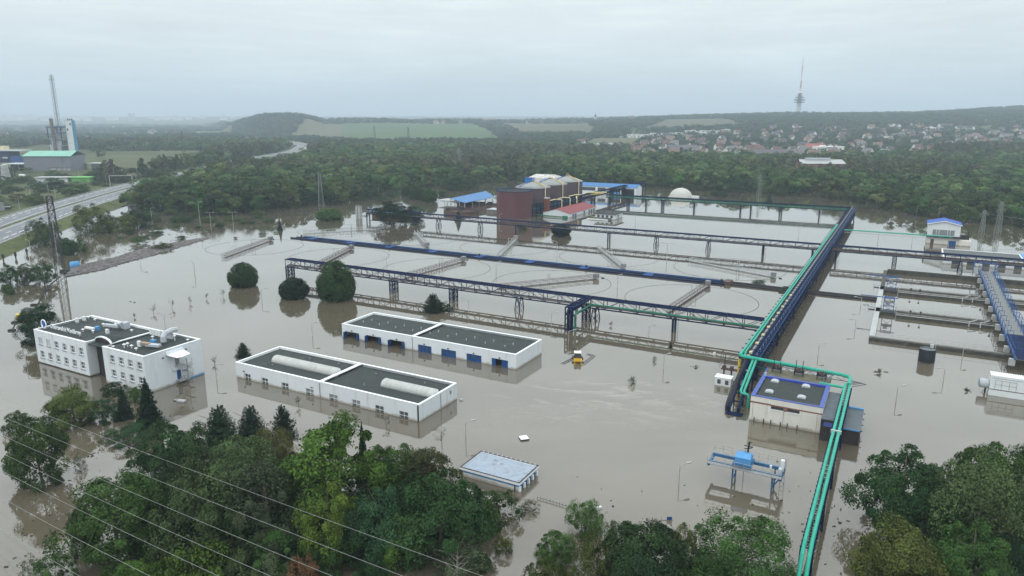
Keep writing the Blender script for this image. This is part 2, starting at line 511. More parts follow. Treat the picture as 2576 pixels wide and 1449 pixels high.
RU = [-900, 0, 520, 575, 620, 660, 700, 750, 790, 815, 860, 1300, 1500, 1640, 1810, 2000, 2300, 2576, 3400]
RY0 = [4200, 4200, 3800, 2700, 2250, 2100, 2000, 2000, 2000, 1950, 1650, 1550, 1150, 980, 950, 940, 960, 1000, 1000]
RYR = [8800, 8800, 8800, 3000, 2750, 2650, 2600, 2600, 2650, 2750, 2950, 3000, 3000, 3000, 2750, 2650, 2800, 2950, 3000]
RH = [70, 64, 58, 22, 40, 54, 60, 59, 50, 36, 36, 39, 42, 47, 53, 60, 66, 84, 92]
ROAD_Y = [80, 200, 341, 407, 494, 562, 629, 760, 919, 1109, 1216, 1422, 1603, 1800, 2200]
ROAD_X = [-172, -208, -247.8, -265.8, -284, -296, -303, -318, -335, -342, -356, -404, -492, -640, -1000]
RZ = 3.0

def road_x(Y): return lerp_tab(Y, ROAD_Y, ROAD_X)

def azim(X, Y):
    return 1288.0 + FOC * X / max(1.0, Y * cP + CAM_H * sP)

def ground_z(X, Y):
    u = azim(X, Y)
    y0 = lerp_tab(u, RU, RY0); yr = lerp_tab(u, RU, RYR); h = lerp_tab(u, RU, RH)
    rx = road_x(Y)
    base = -2.6
    if Y > 880: base = min(1.0, -2.6 + (Y - 880) / 120 * 3.6)
    land = 1.4
    k = min(1.0, max(0.0, (rx - 6 - X) / 10.0))
    base = base * (1 - k) + land * k
    if Y <= y0: z = base
    else:
        t = min(1.0, (Y - y0) / (yr - y0)); t = t * t * (3 - 2 * t)
        z = base + (h - base) * t
        if Y > yr:
            t2 = min(1.0, (Y - yr) / 1800.0)
            z = h * (1 - 0.55 * t2)
            far = max(0.0, min(1.0, (Y - 5200) / 3600.0))
            z = max(z, z + (72 - z) * far * far * (3 - 2 * far))
        z += t * 4.0 * math.sin(X / 210.0 + 1.3) * math.sin(Y / 260.0) + t * 2.5 * math.sin(X / 77.0 + Y / 130.0)
    return z

def grid_sheet(name, us, Ys, m, off=0.0, near=260.0):
    v, f = [], []
    for Y in Ys:
        for t in us:
            X = t * max(Y, near)
            v.append((X, Y, ground_z(X, Y) + off))
    n = len(us)
    for j in range(len(Ys) - 1):
        for i in range(n - 1):
            a = j * n + i
            f.append((a, a + 1, a + 1 + n, a + n))
    me = bpy.data.meshes.new(name); me.from_pydata(v, [], f)
    me.polygons.foreach_set('use_smooth', [True] * len(me.polygons))
    return mesh_obj(name, me, m)

GROUND = mat('meadow_and_scrub', (0.055, 0.072, 0.032), 0.95, 0.3, 0.012, spec=0.1, rgb2=(0.10, 0.115, 0.05), dirt=((0.14, 0.125, 0.075), 0.02, 0.6), bump=0.5, bscale=0.5)
ys = [-300, -100, 60] + [60 + 30 * k for k in range(1, 33)] + [1050 + 45 * k for k in range(1, 50)] + [3300 + 180 * k for k in range(1, 42)]
us = [-1.05 + 2.1 * k / 190 for k in range(191)]
tag(grid_sheet('ground', us, ys, GROUND), kind='structure')

# flood water: silty, opaque, mirror-like at low angles
wm = bpy.data.materials.new('flood_water'); wm.use_nodes = True
t = wm.node_tree; t.nodes.clear(); n = t.nodes.new; l = t.links.new
o_ = n('ShaderNodeOutputMaterial'); b_ = n('ShaderNodeBsdfPrincipled'); l(b_.outputs[0], o_.inputs[0])
b_.inputs['IOR'].default_value = 1.6; b_.inputs['Roughness'].default_value = 0.035
b_.inputs['Specular IOR Level'].default_value = 0.5; b_.inputs['Coat Weight'].default_value = 0.6; b_.inputs['Coat IOR'].default_value = 1.4; b_.inputs['Coat Roughness'].default_value = 0.02
g_ = n('ShaderNodeNewGeometry')
# drifting sediment
mp_ = n('ShaderNodeMapping'); mp_.inputs['Scale'].default_value = (0.012, 0.03, 1); mp_.inputs['Rotation'].default_value = (0, 0, 0.35)
l(g_.outputs['Position'], mp_.inputs['Vector'])
za = n('ShaderNodeTexNoise'); za.inputs['Scale'].default_value = 1.0; za.inputs['Detail'].default_value = 6; za.inputs['Distortion'].default_value = 1.6
l(mp_.outputs[0], za.inputs['Vector'])
ra = n('ShaderNodeValToRGB')
ra.color_ramp.elements[0].position = 0.32; ra.color_ramp.elements[0].color = (0.086, 0.073, 0.051, 1)
ra.color_ramp.elements[1].position = 0.75; ra.color_ramp.elements[1].color = (0.120, 0.104, 0.076, 1)
l(za.outputs[0], ra.inputs['Fac'])
# pale froth swirling out beside the pump house
cs_ = PB(-45, 128)
df = n('ShaderNodeVectorMath'); df.operation = 'SUBTRACT'; df.inputs[1].default_value = (cs_.x - 2, cs_.y + 1, 0)
l(g_.outputs['Position'], df.inputs[0])
mpf = n('ShaderNodeMapping'); mpf.inputs['Scale'].default_value = (1 / 30.0, 1 / 13.0, 0); mpf.inputs['Rotation'].default_value = (0, 0, 0.12)
l(df.outputs[0], mpf.inputs['Vector'])
lnf = n('ShaderNodeVectorMath'); lnf.operation = 'LENGTH'; l(mpf.outputs[0], lnf.inputs[0])
inv = n('ShaderNodeMapRange'); inv.inputs['From Min'].default_value = 0.35; inv.inputs['From Max'].default_value = 1.1; inv.inputs['To Min'].default_value = 1; inv.inputs['To Max'].default_value = 0
l(lnf.outputs[1], inv.inputs['Value'])
zf = n('ShaderNodeTexNoise'); zf.inputs['Scale'].default_value = 0.13; zf.inputs['Detail'].default_value = 7; zf.inputs['Distortion'].default_value = 2.4; zf.inputs['Roughness'].default_value = 0.62
mpf2 = n('ShaderNodeMapping'); mpf2.inputs['Scale'].default_value = (0.45, 1.25, 1); mpf2.inputs['Rotation'].default_value = (0, 0, 0.25)
l(g_.outputs['Position'], mpf2.inputs['Vector']); l(mpf2.outputs[0], zf.inputs['Vector'])
rf = n('ShaderNodeMapRange'); rf.inputs['From Min'].default_value = 0.5; rf.inputs['From Max'].default_value = 0.66; rf.inputs['To Max'].default_value = 0.55
l(zf.outputs[0], rf.inputs['Value'])
mf = n('ShaderNodeMath'); mf.operation = 'MULTIPLY'; l(inv.outputs[0], mf.inputs[0]); l(rf.outputs[0], mf.inputs[1])
mxf = n('ShaderNodeMix'); mxf.data_type = 'RGBA'; l(mf.outputs[0], mxf.inputs[0]); l(ra.outputs[0], mxf.inputs[6]); mxf.inputs[7].default_value = (0.24, 0.215, 0.18, 1)
l(mxf.outputs[2], b_.inputs['Base Color'])
# ripples, calmer and rougher patches
zc = n('ShaderNodeTexNoise'); zc.inputs['Scale'].default_value = 0.011; zc.inputs['Detail'].default_value = 3
l(g_.outputs['Position'], zc.inputs['Vector'])
rc = n('ShaderNodeMapRange'); rc.inputs['From Min'].default_value = 0.42; rc.inputs['From Max'].default_value = 0.66; rc.inputs['To Min'].default_value = 0.012; rc.inputs['To Max'].default_value = 0.26
l(zc.outputs[0], rc.inputs['Value'])
zb = n('ShaderNodeTexNoise'); zb.inputs['Scale'].default_value = 0.9; zb.inputs['Detail'].default_value = 3
l(g_.outputs['Position'], zb.inputs['Vector'])
bn = n('ShaderNodeBump'); bn.inputs['Distance'].default_value = 0.06
l(rc.outputs[0], bn.inputs['Strength']); l(zb.outputs[0], bn.inputs['Height']); l(bn.outputs[0], b_.inputs['Normal']); l(bn.outputs[0], b_.inputs['Coat Normal'])
wv = MB().quad((-900, -250, 0), (1300, -250, 0), (1300, 1010, 0), (-900, 1010, 0))
tag(wv.build('water', wm), kind='structure')

# fields on the slopes
FG = mat('green_field', (0.058, 0.100, 0.034), 0.95, 0.14, 0.01, spec=0.1)
FT = mat('stubble_field', (0.098, 0.098, 0.052), 0.95, 0.14, 0.01, spec=0.1)
FO = mat('olive_field', (0.080, 0.088, 0.044), 0.95, 0.16, 0.01, spec=0.1, rgb2=(0.10, 0.095, 0.052))
FIELDS = [
    (FG, (858, 1690), (1275, 1640), (1185, 2760), (862, 2640)),
    (FT, (722, 2000), (858, 1760), (862, 2640), (775, 2560)),
    (FG, (600, 1640), (745, 1640), (720, 1960), (620, 2080)),
    (FG, (470, 2500), (590, 2450), (585, 2850), (500, 2950)),
    (FO, (1310, 1900), (1500, 1850), (1480, 2660), (1240, 2830)),
    (FT, (1440, 1330), (1590, 1330), (1620, 1620), (1500, 1660)),
    (FO, (1600, 1900), (1880, 1880), (1815, 2620), (1680, 2720)),
    (FG, (2075, 2150), (2135, 2150), (2120, 2290), (2085, 2290)),
    (FG, (2390, 1760), (2500, 1680), (2480, 1840), (2385, 1880)),
    (FG, (1990, 1000), (2085, 1010), (2090, 1090), (2040, 1060)),
    (FG, (2010, 2450), (2120, 2450), (2110, 2540), (2020, 2540)),
]
def u_to_x(u, Y): return (u - 1288.0) / FOC * (Y * cP + CAM_H * sP)
for fm, A, B, C_, D in FIELDS:
    v, f = [], []
    n_ = 14
    for j in range(n_ + 1):
        for i in range(n_ + 1):
            s_, t_ = i / n_, j / n_
            u = (A[0] * (1 - s_) + B[0] * s_) * (1 - t_) + (D[0] * (1 - s_) + C_[0] * s_) * t_
            Y = (A[1] * (1 - s_) + B[1] * s_) * (1 - t_) + (D[1] * (1 - s_) + C_[1] * s_) * t_
            X = u_to_x(u, Y)
            v.append((X, Y, ground_z(X, Y) + 1.2))
    for j in range(n_):
        for i in range(n_):
            a = j * (n_ + 1) + i
            f.append((a, a + 1, a + n_ + 2, a + n_ + 1))
    me = bpy.data.meshes.new('field'); me.from_pydata(v, [], f)
    tag(mesh_obj('field', me, fm), kind='structure')
MEADOW = mat('rough_meadow', (0.070, 0.090, 0.038), 0.95, 0.35, 0.05, spec=0.1, rgb2=(0.115, 0.115, 0.058), bump=0.5, bscale=0.8)
for pts in (((232, 430), (330, 452), (420, 425), (520, 400), (470, 393), (340, 397), (255, 405)), ((0, 470), (120, 480), (130, 500), (60, 505), (0, 500))):
    mb = MB(); mb.quad(*[spot(u, v, 1.62) for u, v in pts])
    tag(mb.build('meadow', MEADOW), kind='structure')

# ------------------------------------------------------------------ motorway on its embankment
def road_pts(off, z, Y0=110, Y1=2000, step=14):
    out_ = []
    Y = Y0
    while Y <= Y1:
        x0, x1 = road_x(Y - 6), road_x(Y + 6)
        d = Vector((x1 - x0, 12.0, 0)).normalized(); nrm = Vector((d.y, -d.x, 0))
        out_.append(Vector((road_x(Y), Y, z)) + nrm * off)
        Y += step
    return out_
def strip(name, m, o0, o1, z0, z1, parent=None, Y0=110, Y1=2000):
    a, b = road_pts(o0, z0, Y0, Y1), road_pts(o1, z1, Y0, Y1)
    mb = MB()
    for i in range(len(a) - 1): mb.quad(a[i], b[i], b[i + 1], a[i + 1])
    return mb.build(name, m, parent)
hw = tag(strip('highway', ASPH, 2.0, 17.6, RZ, RZ), kind='structure')
strip('carriageway', ASPH, -15.4, -2.0, RZ, RZ, hw)
strip('median', VERGE, -2.0, 2.0, RZ + .06, RZ + .06, hw)
strip('kerb', CONCL, 1.5, 2.1, RZ + .12, RZ + .12, hw)
eb = tag(strip('embankment', VERGE, 17.6, 26.5, RZ - .01, -0.7, Y1=1100), kind='structure')
strip('bank', VERGE, -22, -15.4, 1.2, RZ - .01, eb, Y1=1100)
strip('waterside_edge', CONC, 24.3, 25.0, -0.06, -0.3, eb, Y1=420)
for off, w_, dash in ((16.3, .35, 0), (13.4, .45, 1), (8.2, .3, 2), (3.0, .3, 0), (-3.0, .3, 0), (-8.3, .3, 2), (-12.2, .45, 1), (-14.6, .3, 0)):
    mb = MB()
    a, b = road_pts(off - w_ / 2, RZ + .02, step=3), road_pts(off + w_ / 2, RZ + .02, step=3)
    for i in range(len(a) - 1):
        if dash == 1 and i % 3 == 2: continue
        if dash == 2 and i % 6 > 1: continue
        mb.quad(a[i], b[i], b[i + 1], a[i + 1])
    mb.build('lane_marking', PAINT, hw, kind='stuff')
for off, lab in ((17.2, 'grey steel guard rail on the flood side of the motorway'), (-15.0, 'grey steel guard rail on the far side of the motorway'), (0.4, 'grey steel guard rail along the grass median of the motorway')):
    r_ = thing_w('guard_rail', lab, 'guard rail', road_pts(off, RZ)[0])
    o0 = r_.location
    pts = [p - o0 for p in road_pts(off, RZ, step=6, Y1=1200)]
    mb = MB()
    for i in range(len(pts) - 1): mb.bar(pts[i] + Vector((0, 0, .62)), pts[i + 1] + Vector((0, 0, .62)), .1, .36)
    mb.build('beam', GALV, r_)
    mb = MB()
    for p in pts: mb.bar(p, p + Vector((0, 0, .8)), .16)
    mb.build('post_row', GALV, r_, kind='stuff')
# underpass through the embankment
up_ = thing_w('underpass', 'concrete motorway underpass beside the flooded trees', 'underpass', Vector((0, 0, 0)))
ua = road_pts(18.0, RZ, 452, 500, 12)
bar('edge_beam', up_, CONCL, ua[0] + Vector((0, 0, -.2)), ua[-1] + Vector((0, 0, -.2)), .7, 1.3)
bar('underpass_shade', up_, BLACK, ua[1] + Vector((1.2, 0, -1.9)), ua[-2] + Vector((1.2, 0, -1.9)), 5.6, 2.2)  # solid black block in place of the shade inside the underpass
for q in (ua[0], ua[-1]): bar('abutment', up_, CONC, q + Vector((.6, 0, -3.2)), q + Vector((.6, 0, -.9)), 3.0, 7.0)
for i, (Y, kind) in enumerate(((360, 0), (560, 1))):
    p0 = road_pts(-17.5, RZ, Y, Y + 1)[0]; p1 = road_pts(-1.0, RZ, Y, Y + 1)[0]
    g0 = thing_w('sign_gantry', ('grey gantry with a blank overhead sign panel above the near motorway bend', 'long grey gantry spanning the motorway before the dark wood')[i], 'gantry', p0)
    d = p1 - p0
    bar('post', g0, GALV, (0, 0, 0), (0, 0, 8.6), .45)
    bar('beam', g0, GALV, (0, 0, 8.4), d + Vector((0, 0, 8.4)), .5, .5)
    if kind: bar('post', g0, GALV, d, d + Vector((0, 0, 8.2)), .5)
    else:
        bar('sign_panel', g0, GREY, d * .25 + Vector((0, -.4, 8.6)), d * .85 + Vector((0, -.4, 8.6)), .2, 4.2)
# ================================================================== office block
of = thing('office_building', 'white two-storey office block with an arched entrance and a dark flat roof', 'building', -171.3, 83.8)
LX, DY, OH = 39.8, 13.6, 8.0
w1 = [(1.5 + 3.12 * i, 3.1 + 3.12 * i, 4.75, 6.35) for i in range(6)] + [(1.42 + 3.12 * i, 3.02 + 3.12 * i, 1.5, 3.1) for i in range(6)]
w2 = [(2.35 + 3.05 * i, 3.9 + 3.05 * i, 4.95, 6.5) for i in range(4)] + [(2.3 + 3.05 * i, 3.85 + 3.05 * i, 1.75, 3.25) for i in range(4)]
holes_wall('wall', of, WHITE, 20.0, 0.22, OH - .1, w1)
holes_wall('wall', of, WHITE, LX - 25.9, -2.4, OH - .1, w2, x_off=25.9)
MB().quad((0, 0, .22), (20, 0, .22), (20, 9, .22), (0, 9, .22)).build('soffit', GREY, of)
mb = MB()
mb.quad((20, 0, .22), (20, 2.2, .22), (20, 2.2, OH - .1), (20, 0, OH - .1))
mb.build('wall', WHITE, of)
MB().quad((25.9, 2.2, -2.4), (25.9, 0, -2.4), (25.9, 0, OH - .1), (25.9, 2.2, OH - .1)).build('wall', WHITE, of)
MB().quad((0, DY, .22), (0, 0, .22), (0, 0, OH - .1), (0, DY, OH - .1)).build('wall', WHITE, of)
MB().quad((LX, 0, -2.4), (LX, DY, -2.4), (LX, DY, OH - .1), (LX, 0, OH - .1)).build('end_wall', WHITE, of)
MB().quad((LX, DY, -2.4), (0, DY, -2.4), (0, DY, OH - .1), (LX, DY, OH - .1)).build('back_wall', WHITE, of)
box('ground_floor_core', of, BROWNW, 1.2, 24, 1.5, DY - .3, -2.4, .21)
for k, (x0, x1, z0, z1) in enumerate(w1): window(of, x0, x1, z0, z1, .16, 2, 2, gm=GLASSL if k in (0, 1, 3, 8) else GLASS, wide_first=True)
for k, (x0, x1, z0, z1) in enumerate(w2): window(of, x0 + 25.9, x1 + 25.9, z0, z1, .16, 2, 2, gm=GLASSL if k in (2, 5) else GLASS, wide_first=True)
for k in (0, 1): box('blind', of, LGREY, w1[k][0] + .1, w1[k][1] - .1, .10, .13, 4.85, 6.3)
# arched link
n_ = 14
mb, mbr, mbd = MB(), MB(), MB()
arc = []
for k in range(n_ + 1):
    an = PI * k / n_
    arc.append((22.95 - 2.95 * math.cos(an), 7.75 + 1.35 * math.sin(an)))
for k in range(n_):
    (xa, za_), (xb, zb_) = arc[k], arc[k + 1]
    mb.quad((xa, 2.2, -2.4), (xb, 2.2, -2.4), (xb, 2.2, zb_), (xa, 2.2, za_))
    mbr.quad((xa, 1.95, za_ + .04), (xb, 1.95, zb_ + .04), (xb, 2.35, zb_ + .04), (xa, 2.35, za_ + .04)); mbd.quad((xa, 2.3, za_), (xb, 2.3, zb_), (xb, 4.4 + 2.5 * (1 - abs(k - 6.5) / 7), max(7.56, zb_ - .9)), (xa, 4.4 + 2.5 * (1 - abs(k - 6.5) / 7), max(7.56, za_ - .9)))
    mbr.quad((xa, 1.95, za_ - .22), (xb, 1.95, zb_ - .22), (xb, 1.95, zb_ + .04), (xa, 1.95, za_ + .04))
mb.build('entrance_wall', BROWNW, of)
mbr.build('arch_rim', CAP, of)
mbd.build('arch_roof', ROOFD, of)
box('stair_panel', of, CAP, 23.6, 25.5, 2.02, 2.15, 4.3, 7.0)
window(of, 24.0, 25.7, 0.3, 3.7, 2.05, 2, 4, fm=mat('yellow_frame', (0.55, 0.45, 0.05), .5), gm=GLASSL, sill=False)
# roofs
box('roof', of, ROOFD, .42, 25.4, .42, DY - .42, OH - .65, OH - .45)
mb = MB().box(-.04, 20.04, -.04, .42, OH - .12, OH).box(-.04, .42, .42, DY - .42, OH - .12, OH).box(-.04, 25.39, DY - .42, DY + .04, OH - .12, OH).box(19.62, 20.04, .42, 2.3, OH - .12, OH)
mb.box(.3, 25.4, DY - .45, DY - .43, OH - .5, OH - .12)
mb.build('parapet_cap', CAP, of)
box('roof', of, ROOFD, 25.85, LX - .42, .42, DY - .42, OH - .65, OH - .45)
mb = MB()
mb.box(25.9, LX + .04, -.04, .42, OH - .12, OH).box(25.4, LX + .04, DY - .42, DY + .04, OH - .12, OH).box(LX - .42, LX + .04, .42, DY - .42, OH - .12, OH)
mb.box(25.402, 25.9, 2.2, DY - .42, OH - .14, OH + .03)
mb.build('parapet_cap', CAP, of)
box('blue_plinth', of, BLUEY, LX + .01, LX + .06, 9.5, DY, -1.2, .25)
# roof plant
RZ0 = OH - .45
def duct(p, q, w, h, m=LGREY, nm='duct'):
    return bar(nm, of, m, (p[0], p[1], RZ0 + p[2]), (q[0], q[1], RZ0 + q[2]), w, h)
duct((12.0, 9.4, .75), (16.0, 10.2, .75), .8, .55); duct((16.1, 10.3, .8), (16.1, 11.0, 1.1), 1.1, 1.5)
for x in (12.6, 13.8, 15.2): duct((x, 9.3, 0), (x, 9.3, .5), .12, .12, GREY, 'duct_leg')
box('air_handler', of, LGREY, 15.6, 17.2, 10.8, 12.2, RZ0, RZ0 + 1.5)
for x, y in ((2.4, 8.6), (2.4, 10.3), (17.4, 6.6)):
    f_ = box('air_conditioner', of, PAPER, x - .45, x + .45, y - .25, y + .2, RZ0 + .3, RZ0 + 1.25)
    box('stand', of, GREY, x - .5, x + .5, y - .3, y + .3, RZ0, RZ0 + .28)
for i in range(4):
    box('air_conditioner', of, PAPER, 26.4 + .95 * i, 27.25 + .95 * i, 10.7, 11.1, RZ0 + .25, RZ0 + 1.6)
box('plant_screen', of, LGREY, 30.2, 33.4, 11.2, 11.6, RZ0, RZ0 + 1.3)
bend = [(34.2, 8.6, .3), (34.2, 8.6, 1.4), (34.0, 9.2, 2.0), (33.2, 11.5, 2.0), (32.6, 13.0, 1.7)]
MB().tube([(x, y, RZ0 + z) for x, y, z in bend], [.62, .62, .66, .62, .55], 8).build('duct_bend', LGREY, of)
duct((33.8, 4.9, .7), (37.0, 5.7, .7), 1.0, .5); box('air_conditioner', of, PAPER, 31.9, 32.8, 4.0, 4.5, RZ0 + .2, RZ0 + 1.4)
duct((32.6, 4.6, .9), (34.6, 5.0, .9), .9, .45, mat('copper_pipework', (0.30, 0.22, 0.17), .5)); box('blue_box', of, BLUEY, 31.6, 33.0, 7.1, 7.8, RZ0, RZ0 + .8)
box('blue_box', of, BLUEY, 11.6, 12.5, 7.1, 7.9, RZ0, RZ0 + .9); duct((9.8, 6.2, .7), (12.6, 6.4, .7), .6, .4, CAP)
for x, y, h in ((.95, 12.2, .7), (4.2, 11.8, .7), (10.7, 9.8, 1.0), (10.4, 5.2, .8), (13.6, 5.6, .8), (29.8, 3.2, 1.1), (29.9, 2.4, 1.1), (31.5, 3.0, .9), (34.6, 11.0, 1.5), (29.6, 9.2, .9), (33.6, 2.6, .7), (37.6, 12.0, .6), (27.6, 1.4, .5), (12.6, 11.6, .8), (20.4, 10.4, .7)):
    MB().lathe([(.12, RZ0), (.12, RZ0 + h * .7), (.38, RZ0 + h * .7), (.02, RZ0 + h)], 10, x, y).build('roof_vent', PAPER, of)
# sign on the roof: lettering and round emblem
sign = thing('roof_sign', 'white lettering on a frame along the front edge of the office roof', 'sign', -171.3 + 1.9, 83.8 + 2.7, OH - .45)
fc = bpy.data.curves.new('lettering', 'FONT'); fc.body = 'Ostravské Vodárny'; fc.size = 1.45; fc.extrude = .06
fo = bpy.data.objects.new('lettering', fc); ROOT.objects.link(fo)
dg = bpy.context.evaluated_depsgraph_get(); dg.update()
lme = bpy.data.meshes.new_from_object(fo.evaluated_get(dg)); bpy.data.objects.remove(fo)
lme.materials.clear()
lo_ = mesh_obj('lettering', lme, CAP, sign); lo_.rotation_euler = (PI / 2, 0, 0); lo_.location = (0, 0, .35)
wl = max(v.co.x for v in lme.vertices)
lo_.scale = (12.0 / wl, 1, 1)
for zz in (.3, 1.0): bar('rail', sign, GREY, (0, .1, zz), (12.0, .1, zz), .06)
for k in range(9): bar('strut', sign, GREY, (k * 1.5, .1, 0), (k * 1.5, .1, 1.2), .06); bar('brace', sign, GREY, (k * 1.5, .1, .9), (k * 1.5, 1.0, 0), .05)
em = thing('roof_emblem', 'round blue and white emblem standing at the left corner of the office roof', 'sign', -171.3 + .9, 83.8 + 1.9, OH - .45)
mb = MB().lathe([(.82, -.06), (1.08, -.06), (1.08, .06), (.82, .06), (.82, -.06)], 28); e1 = mb.build('ring', CAP, em); e1.rotation_euler = (PI / 2, 0, 0); e1.location = (0, 0, 1.35)
mb = MB()
for an in (.3, 2.4, 4.5):
    mb.bar((0, 0, 0), (.8 * math.cos(an), .8 * math.sin(an), 0), .45, .1)
mb.lathe([(.02, .06), (.5, .06), (.5, -.06), (.02, -.06)], 20)
e2 = mb.build('mark', mat('emblem_blue', (0.02, 0.09, 0.42), .4), em); e2.rotation_euler = (PI / 2, 0, 0); e2.location = (0, 0, 1.35)
bar('post', em, GREY, (0, .05, 0), (0, .05, .4), .12)
# spiral stair at the gable
sp = thing('spiral_stair', 'grey steel spiral stair on the right gable of the office block', 'staircase', -131.5 + 1.25, 83.8 + 8.7)
bar('column', sp, GALV, (0, 0, -2.4), (0, 0, 5.2), .18)
for k in range(26):
    an = k * .55; z = -1.0 + k * .2
    mb = MB().quad((0, 0, z), (1.1 * math.cos(an), 1.1 * math.sin(an), z), (1.1 * math.cos(an + .5), 1.1 * math.sin(an + .5), z))
    mb.quad((0, 0, z - .05), (1.1 * math.cos(an + .5), 1.1 * math.sin(an + .5), z - .05), (1.1 * math.cos(an), 1.1 * math.sin(an), z - .05))
    mb.build('tread', GALV, sp)
mb = MB(); hel = [(1.12 * math.cos(k * .275), 1.12 * math.sin(k * .275), -.1 + k * .1) for k in range(52)]
mb.tube(hel, .04, 5)
for q in hel[::3]: mb.bar(q, (q[0], q[1], q[2] - .95), .03)
mb.build('handrail', GALV, sp, kind='stuff')
box('landing', sp, GALV, -1.2, .4, -1.9, -.4, 4.0, 4.08); box('landing', sp, GALV, -1.2, .4, -2.2, -.6, .7, .78)
railing(sp, GALV, [(.4, -1.9, 4.08), (.4, -.4, 4.08)], 1.0, .5, .04); railing(sp, GALV, [(.4, -2.2, .78), (.4, -.6, .78)], 1.0, .5, .04)
box('door', of, DOORB, LX + .01, LX + .07, 7.0, 7.9, .78, 2.8); box('door', of, GLASSL, LX + .01, LX + .07, 6.9, 7.8, 4.1, 6.0)
cn = MB().quad((LX, 4.9, 6.9), (LX + 2.6, 5.6, 6.5), (LX + 3.0, 6.6, 6.5), (LX + 2.6, 8.8, 6.5), (LX, 9.0, 7.0))
cn.quad((LX, 9.0, 6.9), (LX + 2.6, 8.8, 6.4), (LX + 3.0, 6.6, 6.4), (LX + 2.6, 5.6, 6.4), (LX, 4.9, 6.8))
cn.quad((LX, 4.9, 6.8), (LX + 2.6, 5.6, 6.4), (LX + 2.6, 5.6, 6.5), (LX, 4.9, 6.9)); cn.quad((LX + 2.6, 5.6, 6.4), (LX + 3, 6.6, 6.4), (LX + 3, 6.6, 6.5), (LX + 2.6, 5.6, 6.5)); cn.quad((LX + 3, 6.6, 6.4), (LX + 2.6, 8.8, 6.4), (LX + 2.6, 8.8, 6.5), (LX + 3, 6.6, 6.5))
cn.build('canopy', CAP, of); box('canopy_base', of, CAP, LX + .01, LX + .25, 4.9, 9.0, 6.9, 7.5)
box('air_conditioner', of, PAPER, LX + .02, LX + .4, 6.0, 6.9, 3.0, 3.6)
box('wall_lamp', of, DARK, LX + .02, LX + .3, 9.6, 9.8, 6.7, 6.9); box('wall_lamp', of, DARK, LX + .02, LX + .35, 4.0, 4.3, 6.4, 6.55)

# ================================================================== workshop with barrel rooflights
ws = thing('workshop_building', 'long white flat-roofed workshop with two barrel rooflights, nearest the trees', 'building', -123.4, 99.3)
LX, DY, HH = 49.0, 12.7, 3.45
wx = [(2.5, 4.4), (7.7, 9.6), (13.6, 15.6), (20.5, 22.6), (26.8, 29.0), (32.7, 34.8), (38.5, 40.6), (44.3, 46.4)]
wh = [(a, b, -.35, 1.3) for a, b in wx]
holes_wall('wall', ws, WHITE, LX, -2.4, HH - .1, wh)
MB().quad((LX, 0, -2.4), (LX, DY, -2.4), (LX, DY, HH - .1), (LX, 0, HH - .1)).build('end_wall', WHITE, ws)
MB().quad((LX, DY, -2.4), (0, DY, -2.4), (0, DY, HH - .1), (LX, DY, HH - .1)).build('back_wall', WHITE, ws)
MB().quad((0, DY, -2.4), (0, 0, -2.4), (0, 0, HH - .1), (0, DY, HH - .1)).build('end_wall', WHITE, ws)
for k, (a, b) in enumerate(wx): window(ws, a, b, -.35, 1.3, .17, 2, 2, gm=GLASSL if k in (3, 4, 5) else GLASS, sill=False)
parapet_roof(ws, 0, 24.45, 0, DY, HH, .5); 
box('roof', ws, ROOFD, 24.9, LX - .42, .42, DY - .42, HH - .7, HH - .5)
mb = MB().box(24.491, LX + .04, -.04, .42, HH - .12, HH).box(24.491, LX + .04, DY - .42, DY + .04, HH - .12, HH).box(LX - .42, LX + .04, .42, DY - .42, HH - .12, HH).box(24.46, 24.9, .42, DY - .42, HH - .13, HH + .02)
mb.build('parapet_cap', CAP, ws)
def rooflight(x0, x1, yc, r, z):
    n_ = max(4, round((x1 - x0) / 1.25)); g_ = part('rooflight', ws)
    box('kerb', g_, GREY, x0, x1, yc - r - .1, yc + r + .1, z, z + .25)
    MB().tube([(x0 + .1, yc, z + .2), (x1 - .1, yc, z + .2)], r * .74, 12).build('rib_core', LGREY, g_)
    for i in range(n_):
        xa, xb = x0 + (x1 - x0) * i / n_ + .025, x0 + (x1 - x0) * (i + 1) / n_ - .025
        mb = MB(); k_ = 10
        for j in range(k_):
            a0, a1 = PI * j / k_, PI * (j + 1) / k_
            y0, z0, y1, z1 = yc - r * math.cos(a0), z + .25 + .8 * r * math.sin(a0), yc - r * math.cos(a1), z + .25 + .8 * r * math.sin(a1)
            mb.quad((xa, y0, z0), (xb, y0, z0), (xb, y1, z1), (xa, y1, z1))
        mb.build('glazing_panel', SKYL, g_)
    mb = MB()
    for x in (x0 + .02, x1 - .02):
        mb.quad(*[(x, yc - r * math.cos(PI * j / 10), z + .25 + .8 * r * math.sin(PI * j / 10)) for j in range(11)])
    mb.build('end_plate', PVC, g_)
rooflight(6.0, 23.6, 5.9, 1.35, HH - .5); rooflight(36.2, 48.4, 6.0, 1.35, HH - .5)
for x, y in ((12, 10), (20, 10.5), (31, 9.6), (43, 10.2), (33, 3.5), (8, 3)): MB().lathe([(.1, HH - .5), (.1, HH - .15), (.2, HH - .15), (.02, HH - .02)], 8, x, y).build('roof_vent', GREY, ws)
bar('downpipe', ws, GALV, (24.4, -.08, -1), (24.4, -.08, HH - .3), .12); bar('downpipe', ws, DARK, (LX - .2, -.1, -1), (LX - .2, -.1, HH - .2), .2)
bar('downpipe', ws, GALV, (LX + .08, 7.0, -1), (LX + .08, 7.0, HH - .3), .1); box('vent_grille', ws, GREY, LX + .01, LX + .08, 10.2, 10.7, 1.9, 2.6)
for x in (2.6, 22.3): bar('wall_lamp', ws, DARK, (x, -.05, 1.75), (x, -.35, 1.9), .2)

